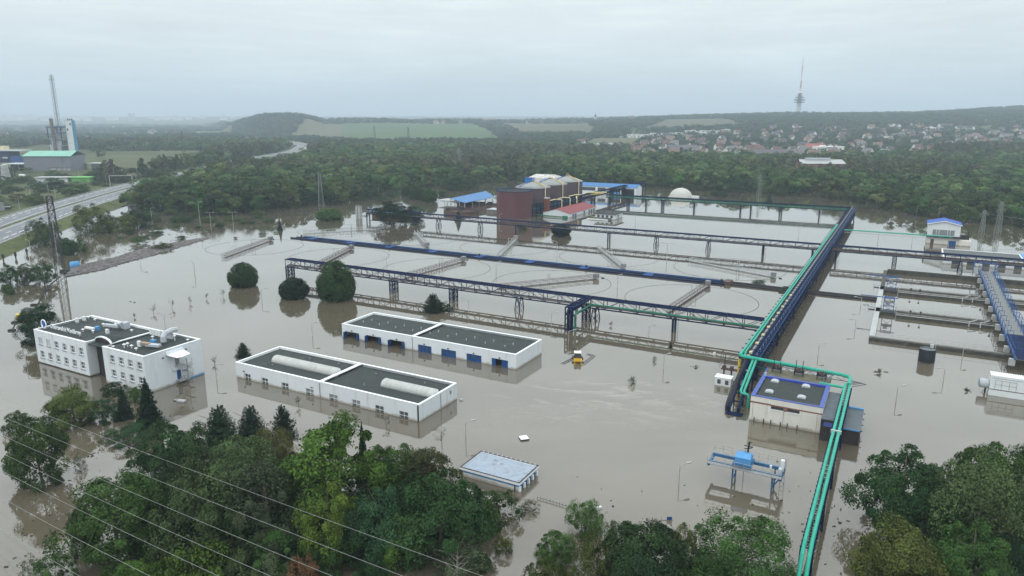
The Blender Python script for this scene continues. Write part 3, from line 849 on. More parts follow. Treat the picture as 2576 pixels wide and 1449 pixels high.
# ================================================================== garage with seven gates
ga = thing('garage_building', 'long white garage with seven blue gates behind the workshop', 'building', -123.25, 132.8)
LX, DY, HH = 51.1, 12.8, 3.58
dx = [(1.1, 5.6), (8.1, 12.7), (15.4, 20.0), (24.0, 28.0), (30.8, 35.0), (37.9, 42.0), (44.7, 49.0)]
holes_wall('wall', ga, WHITE, LX, -2.4, HH - .1, [(a, b, -2.4, 1.75) for a, b in dx], .3)
MB().quad((LX, 0, -2.4), (LX, DY, -2.4), (LX, DY, HH - .1), (LX, 0, HH - .1)).build('end_wall', WHITE, ga)
MB().quad((LX, DY, -2.4), (0, DY, -2.4), (0, DY, HH - .1), (LX, DY, HH - .1)).build('back_wall', WHITE, ga)
MB().quad((0, DY, -2.4), (0, 0, -2.4), (0, 0, HH - .1), (0, DY, HH - .1)).build('end_wall', WHITE, ga)
box('interior_shade', ga, BLACK, .4, LX - .4, 6.0, 6.2, -2.4, HH - .8)  # black sheet standing in for the shade behind the open gates
for k, (a, b) in enumerate(dx):
    g_ = part('gate', ga); w_ = (b - a) / 4
    if k in (0, 1, 2):
        box('leaf', g_, DOORB, a + .05, a + .13, -.9, .25, -2.4, 1.68); box('leaf', g_, DOORB, a + .18, a + .26, -.8, .2, -2.4, 1.68)
        box('leaf', g_, DOORB, b - .13, b - .05, -.9, .25, -2.4, 1.68); box('leaf', g_, DOORB, b - .26, b - .18, -.8, .2, -2.4, 1.68)
        box('lintel', g_, GREY, a, b, .12, .2, 1.55, 1.75)
    elif k == 6:
        box('leaf', g_, DOORB, a + .02, a + w_ * .95, .1, .18, -2.4, 1.7)
        for i in (2.4, 3.2): box('leaf', g_, DOORB, a + w_ * i, min(b - .05, a + w_ * (i + .75)), .1, .18, -2.4, 1.7)
    else:
        for i in range(4): box('leaf', g_, DOORB, a + w_ * i + .03, a + w_ * (i + 1) - .03, .12, .2, -2.4, 1.72)
        for i in range(4): box('glazing_strip', g_, GLASS, a + w_ * i + .15, a + w_ * (i + 1) - .15, .1, .118, .95, 1.2)
    bar('gate_lamp', g_, DARK, ((a + b) / 2, -.05, 2.0), ((a + b) / 2, -.35, 2.2), .22)
parapet_roof(ga, 0, 22.4, 0, DY, HH, .5)
box('roof', ga, ROOFD, 22.85, LX - .42, .42, DY - .42, HH - .7, HH - .5)
mb = MB().box(22.441, LX + .04, -.04, .42, HH - .12, HH).box(22.441, LX + .04, DY - .42, DY + .04, HH - .12, HH).box(LX - .42, LX + .04, .42, DY - .42, HH - .12, HH).box(22.41, 22.85, .42, DY - .42, HH - .13, HH + .02)
mb.build('parapet_cap', CAP, ga)
for k in range(9):
    for j in range(2):
        x = (3.2 + k * 5.3 + j * .9); y = 4.6 + 2.4 * j
        if x < LX - 2: MB().lathe([(.09, HH - .5), (.09, HH - .05), (.17, HH - .05), (.02, HH + .05)], 7, x, y).build('roof_vent', LGREY, ga)
bar('downpipe', ga, GALV, (22.4, -.08, -1), (22.4, -.08, HH - .3), .12)

# ================================================================== kiosk with pale blue roof
ki = thing('kiosk', 'small white kiosk with a pale bluish flat roof and blue band beside the trees', 'building', -56.6, 85.6)
LX, DY, HH = 10.7, 6.5, 1.55
box('wall', ki, WHITE, .3, LX - .35, .3, DY - .3, -2.4, HH - .45)
box('blue_band', ki, BLUEY, .2, LX - .25, .2, DY - .2, HH - .75, HH - .38)
box('roof', ki, ROOFB, .25, LX - .25, .25, DY - .25, HH - .3, HH - .12)
mb = MB().box(0, LX, 0, .25, HH - .375, HH).box(0, LX, DY - .25, DY, HH - .375, HH).box(0, .25, .25, DY - .25, HH - .375, HH).box(LX - .25, LX, .25, DY - .25, HH - .375, HH)
mb.build('fascia', CAP, ki)
for p, q in (((0, .12, HH + .03), (LX, .12, HH + .03)), ((0, DY - .12, HH + .03), (LX, DY - .12, HH + .03)), ((.12, .3, HH + .03), (.12, DY - .3, HH + .03)), ((LX - .12, .3, HH + .03), (LX - .12, DY - .3, HH + .03))):
    bar('roof_edge', ki, DARK, p, q, .2, .06)
for k in range(12): box('clamp', ki, LGREY, .5 + .86 * k, .65 + .86 * k, DY - .2, DY + .05, HH + .02, HH + .12)
for k in range(5): box('column', ki, CAP, LX - .3, LX - .02, .25 + 1.4 * k, .65 + 1.4 * k, -2.4, HH - .76)
for k in range(4): box('pane', ki, BLUEM, LX - .34, LX - .31, .7 + 1.4 * k, 1.6 + 1.4 * k, -.3, HH - .8)
bar('downpipe', ki, DARK, (LX - .9, .1, -1), (LX - .9, .1, HH - .3), .12)

# ================================================================== pump house
pu = thing('pump_house', 'cream pump house with a blue-edged dark roof, brown band and dark annexes', 'building', -20.9, 129.9)
LX, DY, HH = 12.4, 12.2, 5.0
holes_wall('wall', pu, CREAM, LX, -2.4, HH - .1, [(3.65, 5.85, 2.9, 3.55), (6.45, 8.6, 2.9, 3.55)], .3)
MB().quad((LX, 0, -2.4), (LX, DY, -2.4), (LX, DY, HH - .1), (LX, 0, HH - .1)).build('end_wall', CREAM, pu)
MB().quad((0, 17.2, -2.4), (0, 0, -2.4), (0, 0, HH - .1), (0, 17.2, HH - .1)).build('end_wall', CREAM, pu)
box('brown_band', pu, mat('brown_band_paint', (0.20, 0.10, 0.085), .8), 0, 3.62, -.03, 0, 3.56, 3.86); box('brown_band', pu, MATS['brown_band_paint'], 3.62, LX, -.032, -.001, 3.56, 3.80); box('brown_band', pu, MATS['brown_band_paint'], 5.86, 6.44, -.03, 0, 2.9, 3.56)
window(pu, 3.65, 5.85, 2.9, 3.55, .2, 4, 2, fm=DARK, gm=GLASS, sill=False, fw=.05); window(pu, 6.45, 8.6, 2.9, 3.55, .2, 4, 2, fm=DARK, gm=GLASS, sill=False, fw=.05)
for a_, b_2 in ((3.6, 5.9), (6.4, 8.65)): box('window_ledge', pu, CAP, a_, b_2, -.12, -.02, 2.8, 2.88)
for x in (.5, 5.9, 11.6): bar('expansion_joint', pu, GREY, (x, -.02, -1), (x, -.02, 3.5), .05)
for x in (.9, 2.6, 3.85, 5.55, 6.75, 8.45): bar('vent_pipe', pu, DARK, (x, -.25, -1), (x, -.25, .85), .14)
box('roof', pu, ROOFD, .7, LX - .7, .5, DY - .6, HH - .5, HH - .35)
mb = MB().box(-.05, LX + .05, -.05, .5, HH - .12, HH).box(-.05, .7, .5, DY - .6, HH - .12, HH).box(LX - .7, LX + .05, .5, DY - .6, HH - .12, HH).box(-.05, LX + .05, DY - .6, DY, HH - .12, HH + .02)
mb.build('parapet_cap', BLUEP, pu)
box('back_parapet', pu, mat('deep_blue_paint', (0.03, 0.05, 0.42), .5), .7, LX - .7, DY - .63, DY - .602, HH - .4, HH - .121)
for x in (2.6, 8.3):
    for y in (10.2, 3.9):
        s_ = part('rooflight', pu, loc=(x, y, HH - .35))
        box('kerb', s_, GREY, -.75, .75, -.75, .75, 0, .14)
        for yy in (-.35, .35):
            mb = MB()
            for j in range(6):
                a0, a1 = PI * j / 6, PI * (j + 1) / 6
                mb.quad((-.7 * math.cos(a0), yy - .3, .14 + .26 * math.sin(a0)), (-.7 * math.cos(a1), yy - .3, .14 + .26 * math.sin(a1)), (-.7 * math.cos(a1), yy + .3, .14 + .26 * math.sin(a1)), (-.7 * math.cos(a0), yy + .3, .14 + .26 * math.sin(a0)))
            mb.quad(*[(-.7 * math.cos(PI * j / 6), yy - .3, .14 + .26 * math.sin(PI * j / 6)) for j in range(7)][::-1])
            mb.build('dome', LGREY, s_)
bar('roof_vent', pu, LGREY, (.5, 12.0, HH), (.5, 12.0, HH + .6), .4)
# rear deck with valves
box('rear_deck', pu, mat('mossy_deck', (0.11, 0.105, 0.075), .9, .3, .8), .25, 12.2, DY + .01, 17.2, HH - .5, HH - .1)
box('deck_wall', pu, CREAM, .2, 12.2, DY + .1, 17.2, -2.4, HH - .52)
bar('deck_edge', pu, BLUEP, (.1, DY + .1, HH - .05), (.1, 17.2, HH - .05), .3, .12)
for i, x in enumerate((2.1, 6.3, 10.5)):
    g_ = part('valve_station', pu, loc=(x, 15.2, HH - .1))
    for dx_ in (-.8, .8):
        for dy_ in (-.5, .5): bar('leg', g_, BLUE, (dx_, dy_, 0), (dx_, dy_, .8), .1)
    box('frame', g_, BLUE, -.95, .95, -.6, .6, .8, .92); box('gearbox', g_, RUST, -.35, .35, -.35, .35, .92, 1.7)
    for dx_ in (-.7, .7): box('actuator', g_, DARK, dx_ - .2, dx_ + .2, -.25, .25, .92, 1.45)
    if i < 2:
        for dx_ in (-.62, .62): bar('spindle', g_, DARK, (dx_, .1, 1.4), (dx_, .1, 3.2), .12)
bar('deck_truss', pu, BLUE, (0, 17.3, HH + .5), (12.5, 17.3, HH + .5), .08); bar('deck_truss', pu, BLUE, (0, 17.3, HH - .4), (12.5, 17.3, HH - .4), .1)
for k in range(12): bar('brace', pu, BLUE, (k * 1.04, 17.3, HH - .4), (k * 1.04 + (1.04 if k % 2 else 0), 17.3, HH + .5), .06)
railing(pu, GREY, [(11.0, 13.4, HH), (12.3, 13.4, HH), (12.3, 16.0, HH)], 1.1, .7, .06)
# annexes
an1 = part('annex', pu)
box('wall', an1, BROWNW, LX + .02, LX + 2.5, -2.8, 11.2, -2.4, 3.9)
box('roof', an1, mat('grey_felt', (0.085, 0.105, 0.12), .6, .2, .5), LX + .02, LX + 2.55, -2.9, 11.3, 3.91, 4.05); box('window', an1, BLUEP, LX + .5, LX + 1.9, -2.86, -2.81, 2.7, 3.5)
an2 = part('annex', pu)
box('wall', an2, BROWNW, LX + 2.52, LX + 6.2, -2.35, 7.5, -2.4, 2.75)
box('roof', an2, MATS['grey_felt'], LX + 2.52, LX + 6.3, -2.5, 7.4, 2.76, 2.92); box('parapet', an2, BLUEY, LX + 2.6, LX + 6.3, 7.42, 7.8, 2.4, 3.2)
box('eaves', an2, BLUEY, LX + 2.52, LX + 6.3, -2.58, -2.51, 2.7, 2.95)
for k in range(4): bar('bracket', an2, BLUE, (LX + 6.35, -2 + 2.8 * k, 2.7), (LX + 6.6, -2 + 2.8 * k, 2.7), .15)

# ================================================================== digesters and tank farm
def tank_shell(root, r, z1, m, n=56, seams=(.33, .66)):
    mb = MB().lathe([(r, -2.4), (r, z1)], n); mb.build('shell', m, root, smooth=True)
    for s_ in seams:
        mb = MB().lathe([(r + .03, z1 * s_), (r + .06, z1 * s_ + .08), (r + .03, z1 * s_ + .16)], n); mb.build('seam', m, root, smooth=True)
tk = thing('sludge_tank', 'open round maroon tank with a railed rim, front of the tank row', 'tank', -196.2, 358.8)
tank_shell(tk, 10.35, 14.6, MAROON)
MB().lathe([(10.35, 14.6), (10.6, 14.6), (10.6, 14.85), (9.6, 14.85)], 56).build('rim_walkway', BLUE, tk)
MB().lathe([(10.3, 14.6), (10.3, 12.2), (0, 12.0)], 56).build('inner_wall', CONC, tk)
mb = MB()
for k in range(48):
    an = 2 * PI * k / 48; c_, s_ = math.cos(an), math.sin(an)
    mb.bar((10.5 * c_, 10.5 * s_, 14.85), (10.5 * c_, 10.5 * s_, 15.9), .08)
    an2_ = 2 * PI * (k + 1) / 48
    for z in (15.35, 15.9): mb.bar((10.5 * c_, 10.5 * s_, z), (10.5 * math.cos(an2_), 10.5 * math.sin(an2_), z), .07)
mb.build('railing', BLUEM, tk, kind='stuff')
for k, (a_, lab) in enumerate(((383.5, 'plum-clad digester with grey cone roof, second in the tank row'), (408, 'plum-clad digester with grey cone roof, third in the tank row'), (432.5, 'plum-clad digester with grey cone roof, rearmost in the tank row'))):
    d_ = thing('digester', lab, 'digester', -197, a_, group='digesters in a row')
    tank_shell(d_, 10.35, 14.6, PLUM, seams=(.5,))
    MB().lathe([(10.65, 14.45), (10.65, 14.8), (6.0, 16.5), (1.6, 17.6), (0, 17.8)], 56).build('cone_roof', CONE, d_, smooth=True)
    box('roof_hatch', d_, GREY, -.8, .6, -.7, .7, 17.6, 18.4)
    pipe('gas_pipe', d_, YEL, [(1.0, -.4, 17.6), (1.2, -.5, 18.6), (2.4, -1.0, 18.1), (9.6, -3.9, 15.7), (10.2, -4.1, 15.6)], .26)
    pipe('down_pipe', d_, CRM, [(9.9, -4.0, 15.6), (10.5, -4.3, 15.4), (10.5, -4.3, 2.4)], .26)
    pipe('vent_loop', d_, CRM, [(1.0, -.4, 18.4), (1.0, -.4, 19.6), (-.4, .2, 19.6), (-.4, .2, 18.4)], .1)
    bar('roof_stair', d_, BLUEM, (-1.0, -.5, 17.9), (-4.6, -8.6, 15.2), 1.0, .25)
    railing(d_, BLUEM, [(-.5, -.5, 18.0), (-4.1, -8.6, 15.3)], .9, 1.2, .06); railing(d_, BLUEM, [(-1.5, -.5, 18.0), (-5.1, -8.6, 15.3)], .9, 1.2, .06)
hb = thing('machine_hall', 'white machine hall with weathered roof between the digesters', 'building', -231, 441)
box('wall', hb, WHITE, 0, 20, 0, 17, -2.4, 14.6)
mb = MB().quad((-.3, -.3, 14.61), (20.3, -.3, 14.61), (17.5, 8.5, 16.9), (2.5, 8.5, 16.9)).quad((20.3, 17.3, 14.61), (-.3, 17.3, 14.61), (2.5, 8.5, 16.9), (17.5, 8.5, 16.9)).quad((-.3, 17.3, 14.61), (-.3, -.3, 14.61), (2.5, 8.5, 16.9)).quad((20.3, -.3, 14.61), (20.3, 17.3, 14.61), (17.5, 8.5, 16.9))
mb.build('roof', mat('weathered_roof', (0.50, 0.49, 0.47), .8, .2, .4, dirt=((.22, .20, .18), .5, .5)), hb)
bs = thing('stair_tower', 'bright blue box tower wedged between the first two digesters', 'tower', -208.5, 394.6)
box('cladding', bs, mat('bright_blue_sheet', (0.02, 0.16, 0.50), .5), 0, 4.8, 0, 4, -2.4, 18.6); box('roof', bs, BLUEM, -.2, 5.0, -.2, 4.2, 18.61, 18.9); box('louvre', bs, BLUEY, 4.81, 4.9, .6, 3.2, 12, 17)
ch = thing('brick_chimney', 'short square brick chimney in front of the digesters', 'chimney', -181.6, 371.5)
box('stack', ch, BRICK, -1.3, 1.3, -1.3, 1.3, -2.4, 9.6); box('crown', ch, CONCL, -1.45, 1.45, -1.45, 1.45, 9.6, 10.1)
for z in (2.5, 5, 7.5): box('iron_band', ch, RUST, -1.33, 1.33, -1.33, 1.33, z, z + .15)
def gable(root, x0, x1, y0, y1, ze, zr, wallm, roofm, along='y', over=.4, zb=-2.4, fascia=None):
    box('wall', root, wallm, x0, x1, y0, y1, zb, ze)
    mb = MB(); g2 = MB()
    if along == 'y':
        xm = (x0 + x1) / 2
        for xa in (x0 - over, x1 + over): mb.quad((xa, y0 - over, ze), (xa, y1 + over, ze), (xm, y1 + over, zr), (xm, y0 - over, zr)) if xa < xm else mb.quad((xa, y1 + over, ze), (xa, y0 - over, ze), (xm, y0 - over, zr), (xm, y1 + over, zr))
        for y, s_ in ((y0, 1), (y1, -1)): g2.quad((x0, y, ze), (x1, y, ze), (xm, y, zr - .1))
    else:
        ym = (y0 + y1) / 2
        mb.quad((x0 - over, y0 - over, ze), (x1 + over, y0 - over, ze), (x1 + over, ym, zr), (x0 - over, ym, zr)); mb.quad((x1 + over, y1 + over, ze), (x0 - over, y1 + over, ze), (x0 - over, ym, zr), (x1 + over, ym, zr))
        for x in (x0, x1): g2.quad((x, y0, ze), (x, y1, ze), (x, ym, zr - .1))
    g2.build('gable', wallm, root)
    mb.build('roof', roofm, root)
rb = thing('red_roofed_building', 'low white building with a dark red roof in front of the digesters', 'building', -181.5, 366.5)
gable(rb, 0, 16.6, 0, 39, 2.3, 4.6, WHITE, REDROOF)
for y in (4, 7.2, 20, 27.5, 31, 34.6): box('window', rb, GLASS if y != 7.2 else BLUEM, 16.61, 16.68, y, y + 2.2, .1, 1.7); box('window_frame', rb, PVC, 16.69, 16.72, y + 1.05, y + 1.15, .1, 1.7)
pipe('green_pipe', rb, GREENP, [(-6, -1, 5.2), (-6, -1, .8), (-1, -1.5, .7), (15, -2.4, .6)], .28); box('pipe_end_box', rb, GREENP, 13.4, 16.2, -3, -1.6, .1, 1.3)
sb = thing('sluice_house', 'small white flooded house with a dark flat roof beside the red-roofed building', 'building', -151, 366.5)
box('wall', sb, WHITE, 0, 11.5, 4.2, 17, -2.4, 3.0); box('roof', sb, mat('slate_felt', (0.05, 0.055, 0.056), .85, .15, spec=.08), -.7, 12.2, 3.6, 17.8, 3.01, 3.3)
box('porch_roof', sb, MATS['slate_felt'], -2.6, 9.8, -1.4, 4.2, .62, .85); box('porch_fascia', sb, CAP, -2.6, 9.8, -1.46, -1.405, .2, .9); box('porch_wall', sb, WHITE, -1.8, 9.2, -.6, 4.1, -2, .6)
for k in range(4): box('window', sb, GLASS, 1.2 + 2.6 * k, 2.6 + 2.6 * k, 4.1, 4.19, 1.0, 2.4)
for x in (3, 8): bar('roof_vent', sb, DARK, (x, 10, 3.3), (x, 10, 4.5), .25)
box('door', sb, GREY, 11.51, 11.6, 9, 10.4, .2, 2.3)
# blue pipe rack between the digesters and the red roofed building
rk = thing('pipe_rack', 'dark blue pipe rack with cream pipes between digesters and red-roofed building', 'pipe rack', -186.2, 362)
for k in range(13):
    y = k * 5.6
    for x in (0, 2.4): bar('post', rk, BLUE, (x, y, -2.4), (x, y, 6.4), .32)
    bar('crossbeam', rk, BLUE, (0, y, 6.2), (2.4, y, 6.2), .3); bar('crossbeam', rk, BLUE, (0, y, 3.6), (2.4, y, 3.6), .3)
    if k < 12: bar('brace', rk, BLUE, (2.4, y, 3.6), (2.4, y + 5.6, 6.2), .16)
for x in (0, 2.4):
    for z in (3.6, 6.3): bar('chord', rk, BLUE, (x, 0, z), (x, 67.2, z), .3)
for x, z, r, m in ((.6, 4.2, .35, GREENP), (1.4, 4.1, .3, BLUEM), (1.9, 5.2, .3, BLUE), (.8, 6.8, .3, BLUE)): pipe('pipe', rk, m, [(x, 0, z), (x, 67, z)], r)
for y0, y1 in ((14, 26), (30, 38), (46, 58)): pipe('cream_pipe', rk, CRM, [(2.0, y0, 7.4), (2.0, y1, 7.4), (6.0, y1, 7.4), (6.4, y1, 7.2), (6.4, y1, 2.8)], .3)
pipe('cream_pipe', rk, CRM, [(7.4, 46, 3.4), (7.4, 46, 6.2), (6.0, 48, 7.0), (6.0, 66, 8.2), (17, 72, 8.3)], .34)
bar('gallery', rk, YEL, (3.0, 56, 7.1), (14, 73, 7.3), 1.4, .5)
# long hall with blue roof behind
lh = thing('blue_roofed_hall', 'long white hall with a light blue pitched roof behind the digesters', 'building', -216, 492)
gable(lh, 0, 47, 0, 11, 6.0, 8.2, WHITE, BLUEL, 'x'); box('bay_shade', lh, BLACK, 26, 45, -.05, -.01, .4, 5.2); box('window_strip', lh, GLASS, 4, 15, -.05, -.01, 2.8, 5.2); box('window_strip', lh, GLASS, 17, 23, -.05, -.01, 2.8, 5.2)  # black panel on the wall paints the shade of an open bay
for x in (16, 24.6, 35, 46): box('pilaster', lh, CAP, x - .3, x + .3, -.2, -.06, -2.4, 6.0)
box('parked_machine', lh, BLUEY, 29, 34, -.4, -.06, .2, 2.6)
# canopy shed
sh = thing('canopy_shed', 'open shed with a bright blue roof on posts left of the maroon tank', 'shed', -257, 383.5)
mb = MB().quad((0, 0, 4.6), (22, -17, 4.6), (25, 14, 5.4), (0, 45, 5.4)).quad((0, 45, 5.2), (25, 14, 5.2), (22, -17, 4.4), (0, 0, 4.4))
mb.build('roof', BLUEL, sh)
for p in ((0.5, 0), (7, -5.2), (14, -10.6), (21.5, -16.4), (22.4, -9), (23, -2), (23.6, 5), (24.4, 12.5), (.5, 14), (.5, 28), (.5, 43)): bar('post', sh, GALV, (p[0], p[1], -2.4), (p[0], p[1], 4.5), .4)
box('stored_goods', sh, DARK, 5, 18, 0, 14, -1, 1.8); box('wing', sh, GALV, -12, -.2, 2, 14, 2.5, 2.7)
for x, y in ((-11.5, 2.5), (-6, 2.5), (-11.5, 13.5)): bar('post', sh, GALV, (x, y, -2.4), (x, y, 2.5), .3)
def thickener(b, a, lab):
    t_ = thing('thickener_tank', lab, 'tank', b, a, group='round thickener tanks')
    r = 10.6
    MB().lathe([(r, -2.4), (r, 2.0), (r - .6, 2.0), (r - .6, .6), (0, .5)], 48).build('wall', RUST, t_)
    bar('bridge', t_, DARK, (-r, 0, 2.2), (r, 0, 2.2), 1.2, .3); box('drive_head', t_, DARK, -1.2, 1.2, -1.0, 1.0, 2.3, 4.0); bar('rake_arm', t_, DARK, (0, -r + 1, 1.0), (0, r - 1, 1.6), .4)
    mb = MB()
    for k in range(40):
        a0, a1 = 2 * PI * k / 40, 2 * PI * (k + 1) / 40
        mb.bar(((r - .3) * math.cos(a0), (r - .3) * math.sin(a0), 2.9), ((r - .3) * math.cos(a1), (r - .3) * math.sin(a1), 2.9), .08); mb.bar(((r - .3) * math.cos(a0), (r - .3) * math.sin(a0), 2.0), ((r - .3) * math.cos(a0), (r - .3) * math.sin(a0), 2.9), .07)
    mb.build('railing', RUST, t_, kind='stuff')
thickener(-230, 355, 'rusty round thickener tank left of the maroon tank')
thickener(-227, 383, 'rusty round thickener tank half hidden behind the maroon tank')
lw = thing('concrete_chamber', 'low grey concrete chamber between the two thickener tanks', 'chamber', -217, 364)
box('wall', lw, CONC, -1, 9, 0, 8, -2.4, 1.9); box('cover', lw, LGREY, -1.2, 9.2, -.2, 8.2, 1.91, 2.1)
dm = thing('gas_dome', 'white inflated gas dome on the far shore', 'dome', -140, 503, 0)
prof = [(8.1 * math.cos(t_ * PI / 2 / 9), 7.0 * math.sin(t_ * PI / 2 / 9) - .3) for t_ in range(10)]
for k in range(24): MB().lathe(prof, 3, a0=2 * PI * k / 24 + .006, a1=2 * PI * (k + 1) / 24 - .006).build('membrane_panel', mat('gas_membrane', (.47, .47, .43), .6, .06, .3), dm, smooth=True)
MB().lathe([(8.7, -2), (8.7, .5), (8.0, .5)], 40).build('base_ring', CONCL, dm); bar('vent', dm, LGREY, (1, -1, 6.5), (1, -1, 7.6), .4); box('blower', dm, PAPER, 8, 13, -2, 1, -1, 1.6)
# gate house at the right
gh = thing('screen_house', 'white ribbed-metal house with a bright blue roof at the right shore', 'building', 10.6, 367.2)
box('base', gh, CREAM, 0, 12.5, 0, 12, -2.4, 3.2); box('base_door', gh, BLUEM, 8.4, 11.4, -.06, -.01, -1, 2.0); box('base_door', gh, RUST, 1.6, 2.9, -.06, -.01, -1, 2.2)
box('gap_shade', gh, DARK, -.3, 13.2, -1.2, 12, 3.21, 3.9); box('terrace', gh, CREAM, 12.51, 17, -.6, 9, -2.4, 2.4)  # solid dark band painted in for the shaded gap under the cladding
for k in range(14): box('cladding_panel', gh, PAPER, .06 + .89 * k, .93 + .89 * k, 0, 12, 3.91, 9.0)
mb = MB().quad((0, -.01, 9.0), (12.5, -.01, 9.0), (6.25, -.01, 10.5)); mb.build('gable', PAPER, gh)
mb = MB().quad((-.5, -.6, 9.0), (6.25, -.6, 10.6), (6.25, 12.6, 10.6), (-.5, 12.6, 9.0)).quad((6.25, -.6, 10.6), (13.0, -.6, 9.0), (13.0, 12.6, 9.0), (6.25, 12.6, 10.6)); mb.build('roof', mat('royal_blue_roof', (0.022, 0.085, 0.34), .6, .1), gh)
bar('verge_board', gh, CAP, (-.5, -.62, 8.95), (6.25, -.62, 10.55), .1, .3); bar('verge_board', gh, CAP, (6.25, -.62, 10.55), (13.0, -.62, 8.95), .1, .3)
box('window_strip', gh, GLASSL, 2.0, 10.4, -.06, -.02, 4.2, 6.6)
for x in (3.3, 4.3, 7.6, 8.6): box('window_mullion', gh, LGREY, x, x + .3, -.1, -.07, 4.2, 6.6)
box('machinery', gh, DARK, 13.4, 16.4, 3, 6, 2.4, 4.2); bar('machinery_post', gh, DARK, (16, 4, 2.4), (16, 4, 6.2), .5)
lb = thing('filter_building', 'long low white building with a grey flat roof behind the bridge at the right edge', 'building', 15.6, 318)
box('wall', lb, WHITE, 0, 52, 0, 20, -2.4, 2.5)
parapet_roof(lb, 0, 26.5, 0, 20, 2.85, .2, .35, roof=mat('pale_felt', (0.11, 0.12, 0.118), .9, .15, .3, spec=.1)); box('roof', lb, MATS['pale_felt'], 28, 51.6, .4, 19.6, 2.4, 2.65); box('blue_divider', lb, BLUEY, 26.6, 27.9, -.04, 20, 2.5, 3.0)
for k in range(5): box('window', lb, GLASS, 3 + 5 * k, 5.4 + 5 * k, -.06, -.01, .1, 1.6)
bo = thing('blue_cabin', 'dark blue cabin on the low building at the right edge', 'cabin', 46, 331, 2.6)
box('wall', bo, BLUE, 0, 9, 0, 6, 0, 2.6); box('roof', bo, DARK, -.2, 9.2, -.2, 6.2, 2.61, 2.8); box('window', bo, GLASSL, 1, 3, -.05, -.01, .8, 1.8)
# basin inlet house at far left of the long bridge
bl = thing('blue_roofed_pavilion', 'low flooded pavilion with a pale blue roof by the dark tree at the bridge head', 'building', -270, 318)
mb = MB().quad((0, 0, 2.6), (26, 2, 2.6), (24, 9, 3.6), (2, 9, 3.6)).quad((26, 18, 2.6), (0, 18, 2.6), (2, 9, 3.6), (24, 9, 3.6)).quad((0, 18, 2.6), (0, 0, 2.6), (2, 9, 3.6)).quad((26, 2, 2.6), (26, 18, 2.6), (24, 9, 3.6)); mb.build('roof', mat('faded_blue_roof', (0.10, 0.26, 0.42), .6, .15, .4), bl)
box('wall', bl, BRICK, 1, 25, 2, 17, -2.4, 2.5)
pl_ = thing('concrete_pylon', 'tall pale concrete pillar at the left head of the long blue bridge', 'pillar', -268.5, 305.5)
box('pillar', pl_, CONCL, 0, 3.0, 0, 2.0, -2.4, 7.0); box('cap', pl_, CONC, -.15, 3.15, -.15, 2.15, 7.0, 7.3); box('stripe', pl_, CONC, 1.2, 1.8, -.04, -.01, -2, 7.0)
# ================================================================== pipe bridges
def trestle(root, P, s, w, z_top, kind, m):
    t_ = part('trestle', root)
    zb = -2.4; n_ = 4
    if kind == 'T':       # lattice tower
        hs = .65
        c = [(s - hs, 0), (s + hs, 0), (s + hs, w), (s - hs, w)]
        for x, y in c: bar('leg', t_, m, P(x, y, zb), P(x, y, z_top), .26)
        mb = MB()
        for k in range(n_):
            z0, z1 = zb + (z_top - zb) * k / n_, zb + (z_top - zb) * (k + 1) / n_
            for i in range(4):
                a_, b_2 = c[i], c[(i + 1) % 4]
                mb.bar(P(*a_, z0), P(*b_2, z1), .12); mb.bar(P(*b_2, z0), P(*a_, z1), .12); mb.bar(P(*a_, z1), P(*b_2, z1), .14)
        mb.build('lattice', m, t_)
    elif kind == 'A':     # waisted trestle, spreading downwards
        for dx_, wy in ((-1.1, 0), (1.1, 0), (-1.1, w), (1.1, w)):
            bar('leg', t_, m, P(s + dx_, wy, zb), P(s + dx_ * .25, wy, z_top), .22)
        mb = MB()
        for wy in (0, w):
            for k in range(3):
                f0, f1 = k / 3, (k + 1) / 3
                x0, x1 = 1.1 * (1 - .75 * f0), 1.1 * (1 - .75 * f1); z0, z1 = zb + (z_top - zb) * f0, zb + (z_top - zb) * f1
                mb.bar(P(s - x0, wy, z0), P(s + x1, wy, z1), .1); mb.bar(P(s + x0, wy, z0), P(s - x1, wy, z1), .1)
        mb.build('lattice', m, t_)
    else:                 # plain portal
        for wy in (.1, w - .1): bar('leg', t_, m, P(s, wy, zb), P(s, wy, z_top), .5, .4)
        bar('crossbeam', t_, m, P(s, 0, z_top - .3), P(s, w, z_top - .3), .4)
        mb = MB()
        for k in range(6): mb.bar(P(s + .5, w * .5, zb + 1 + k * .8), P(s + 1.1, w * .5, zb + 1 + k * .8), .08)
        mb.bar(P(s + .5, w * .5, zb), P(s + .5, w * .5, z_top), .08); mb.bar(P(s + 1.1, w * .5, zb), P(s + 1.1, w * .5, z_top), .08)
        mb.build('ladder', GREY, t_)
    return t_

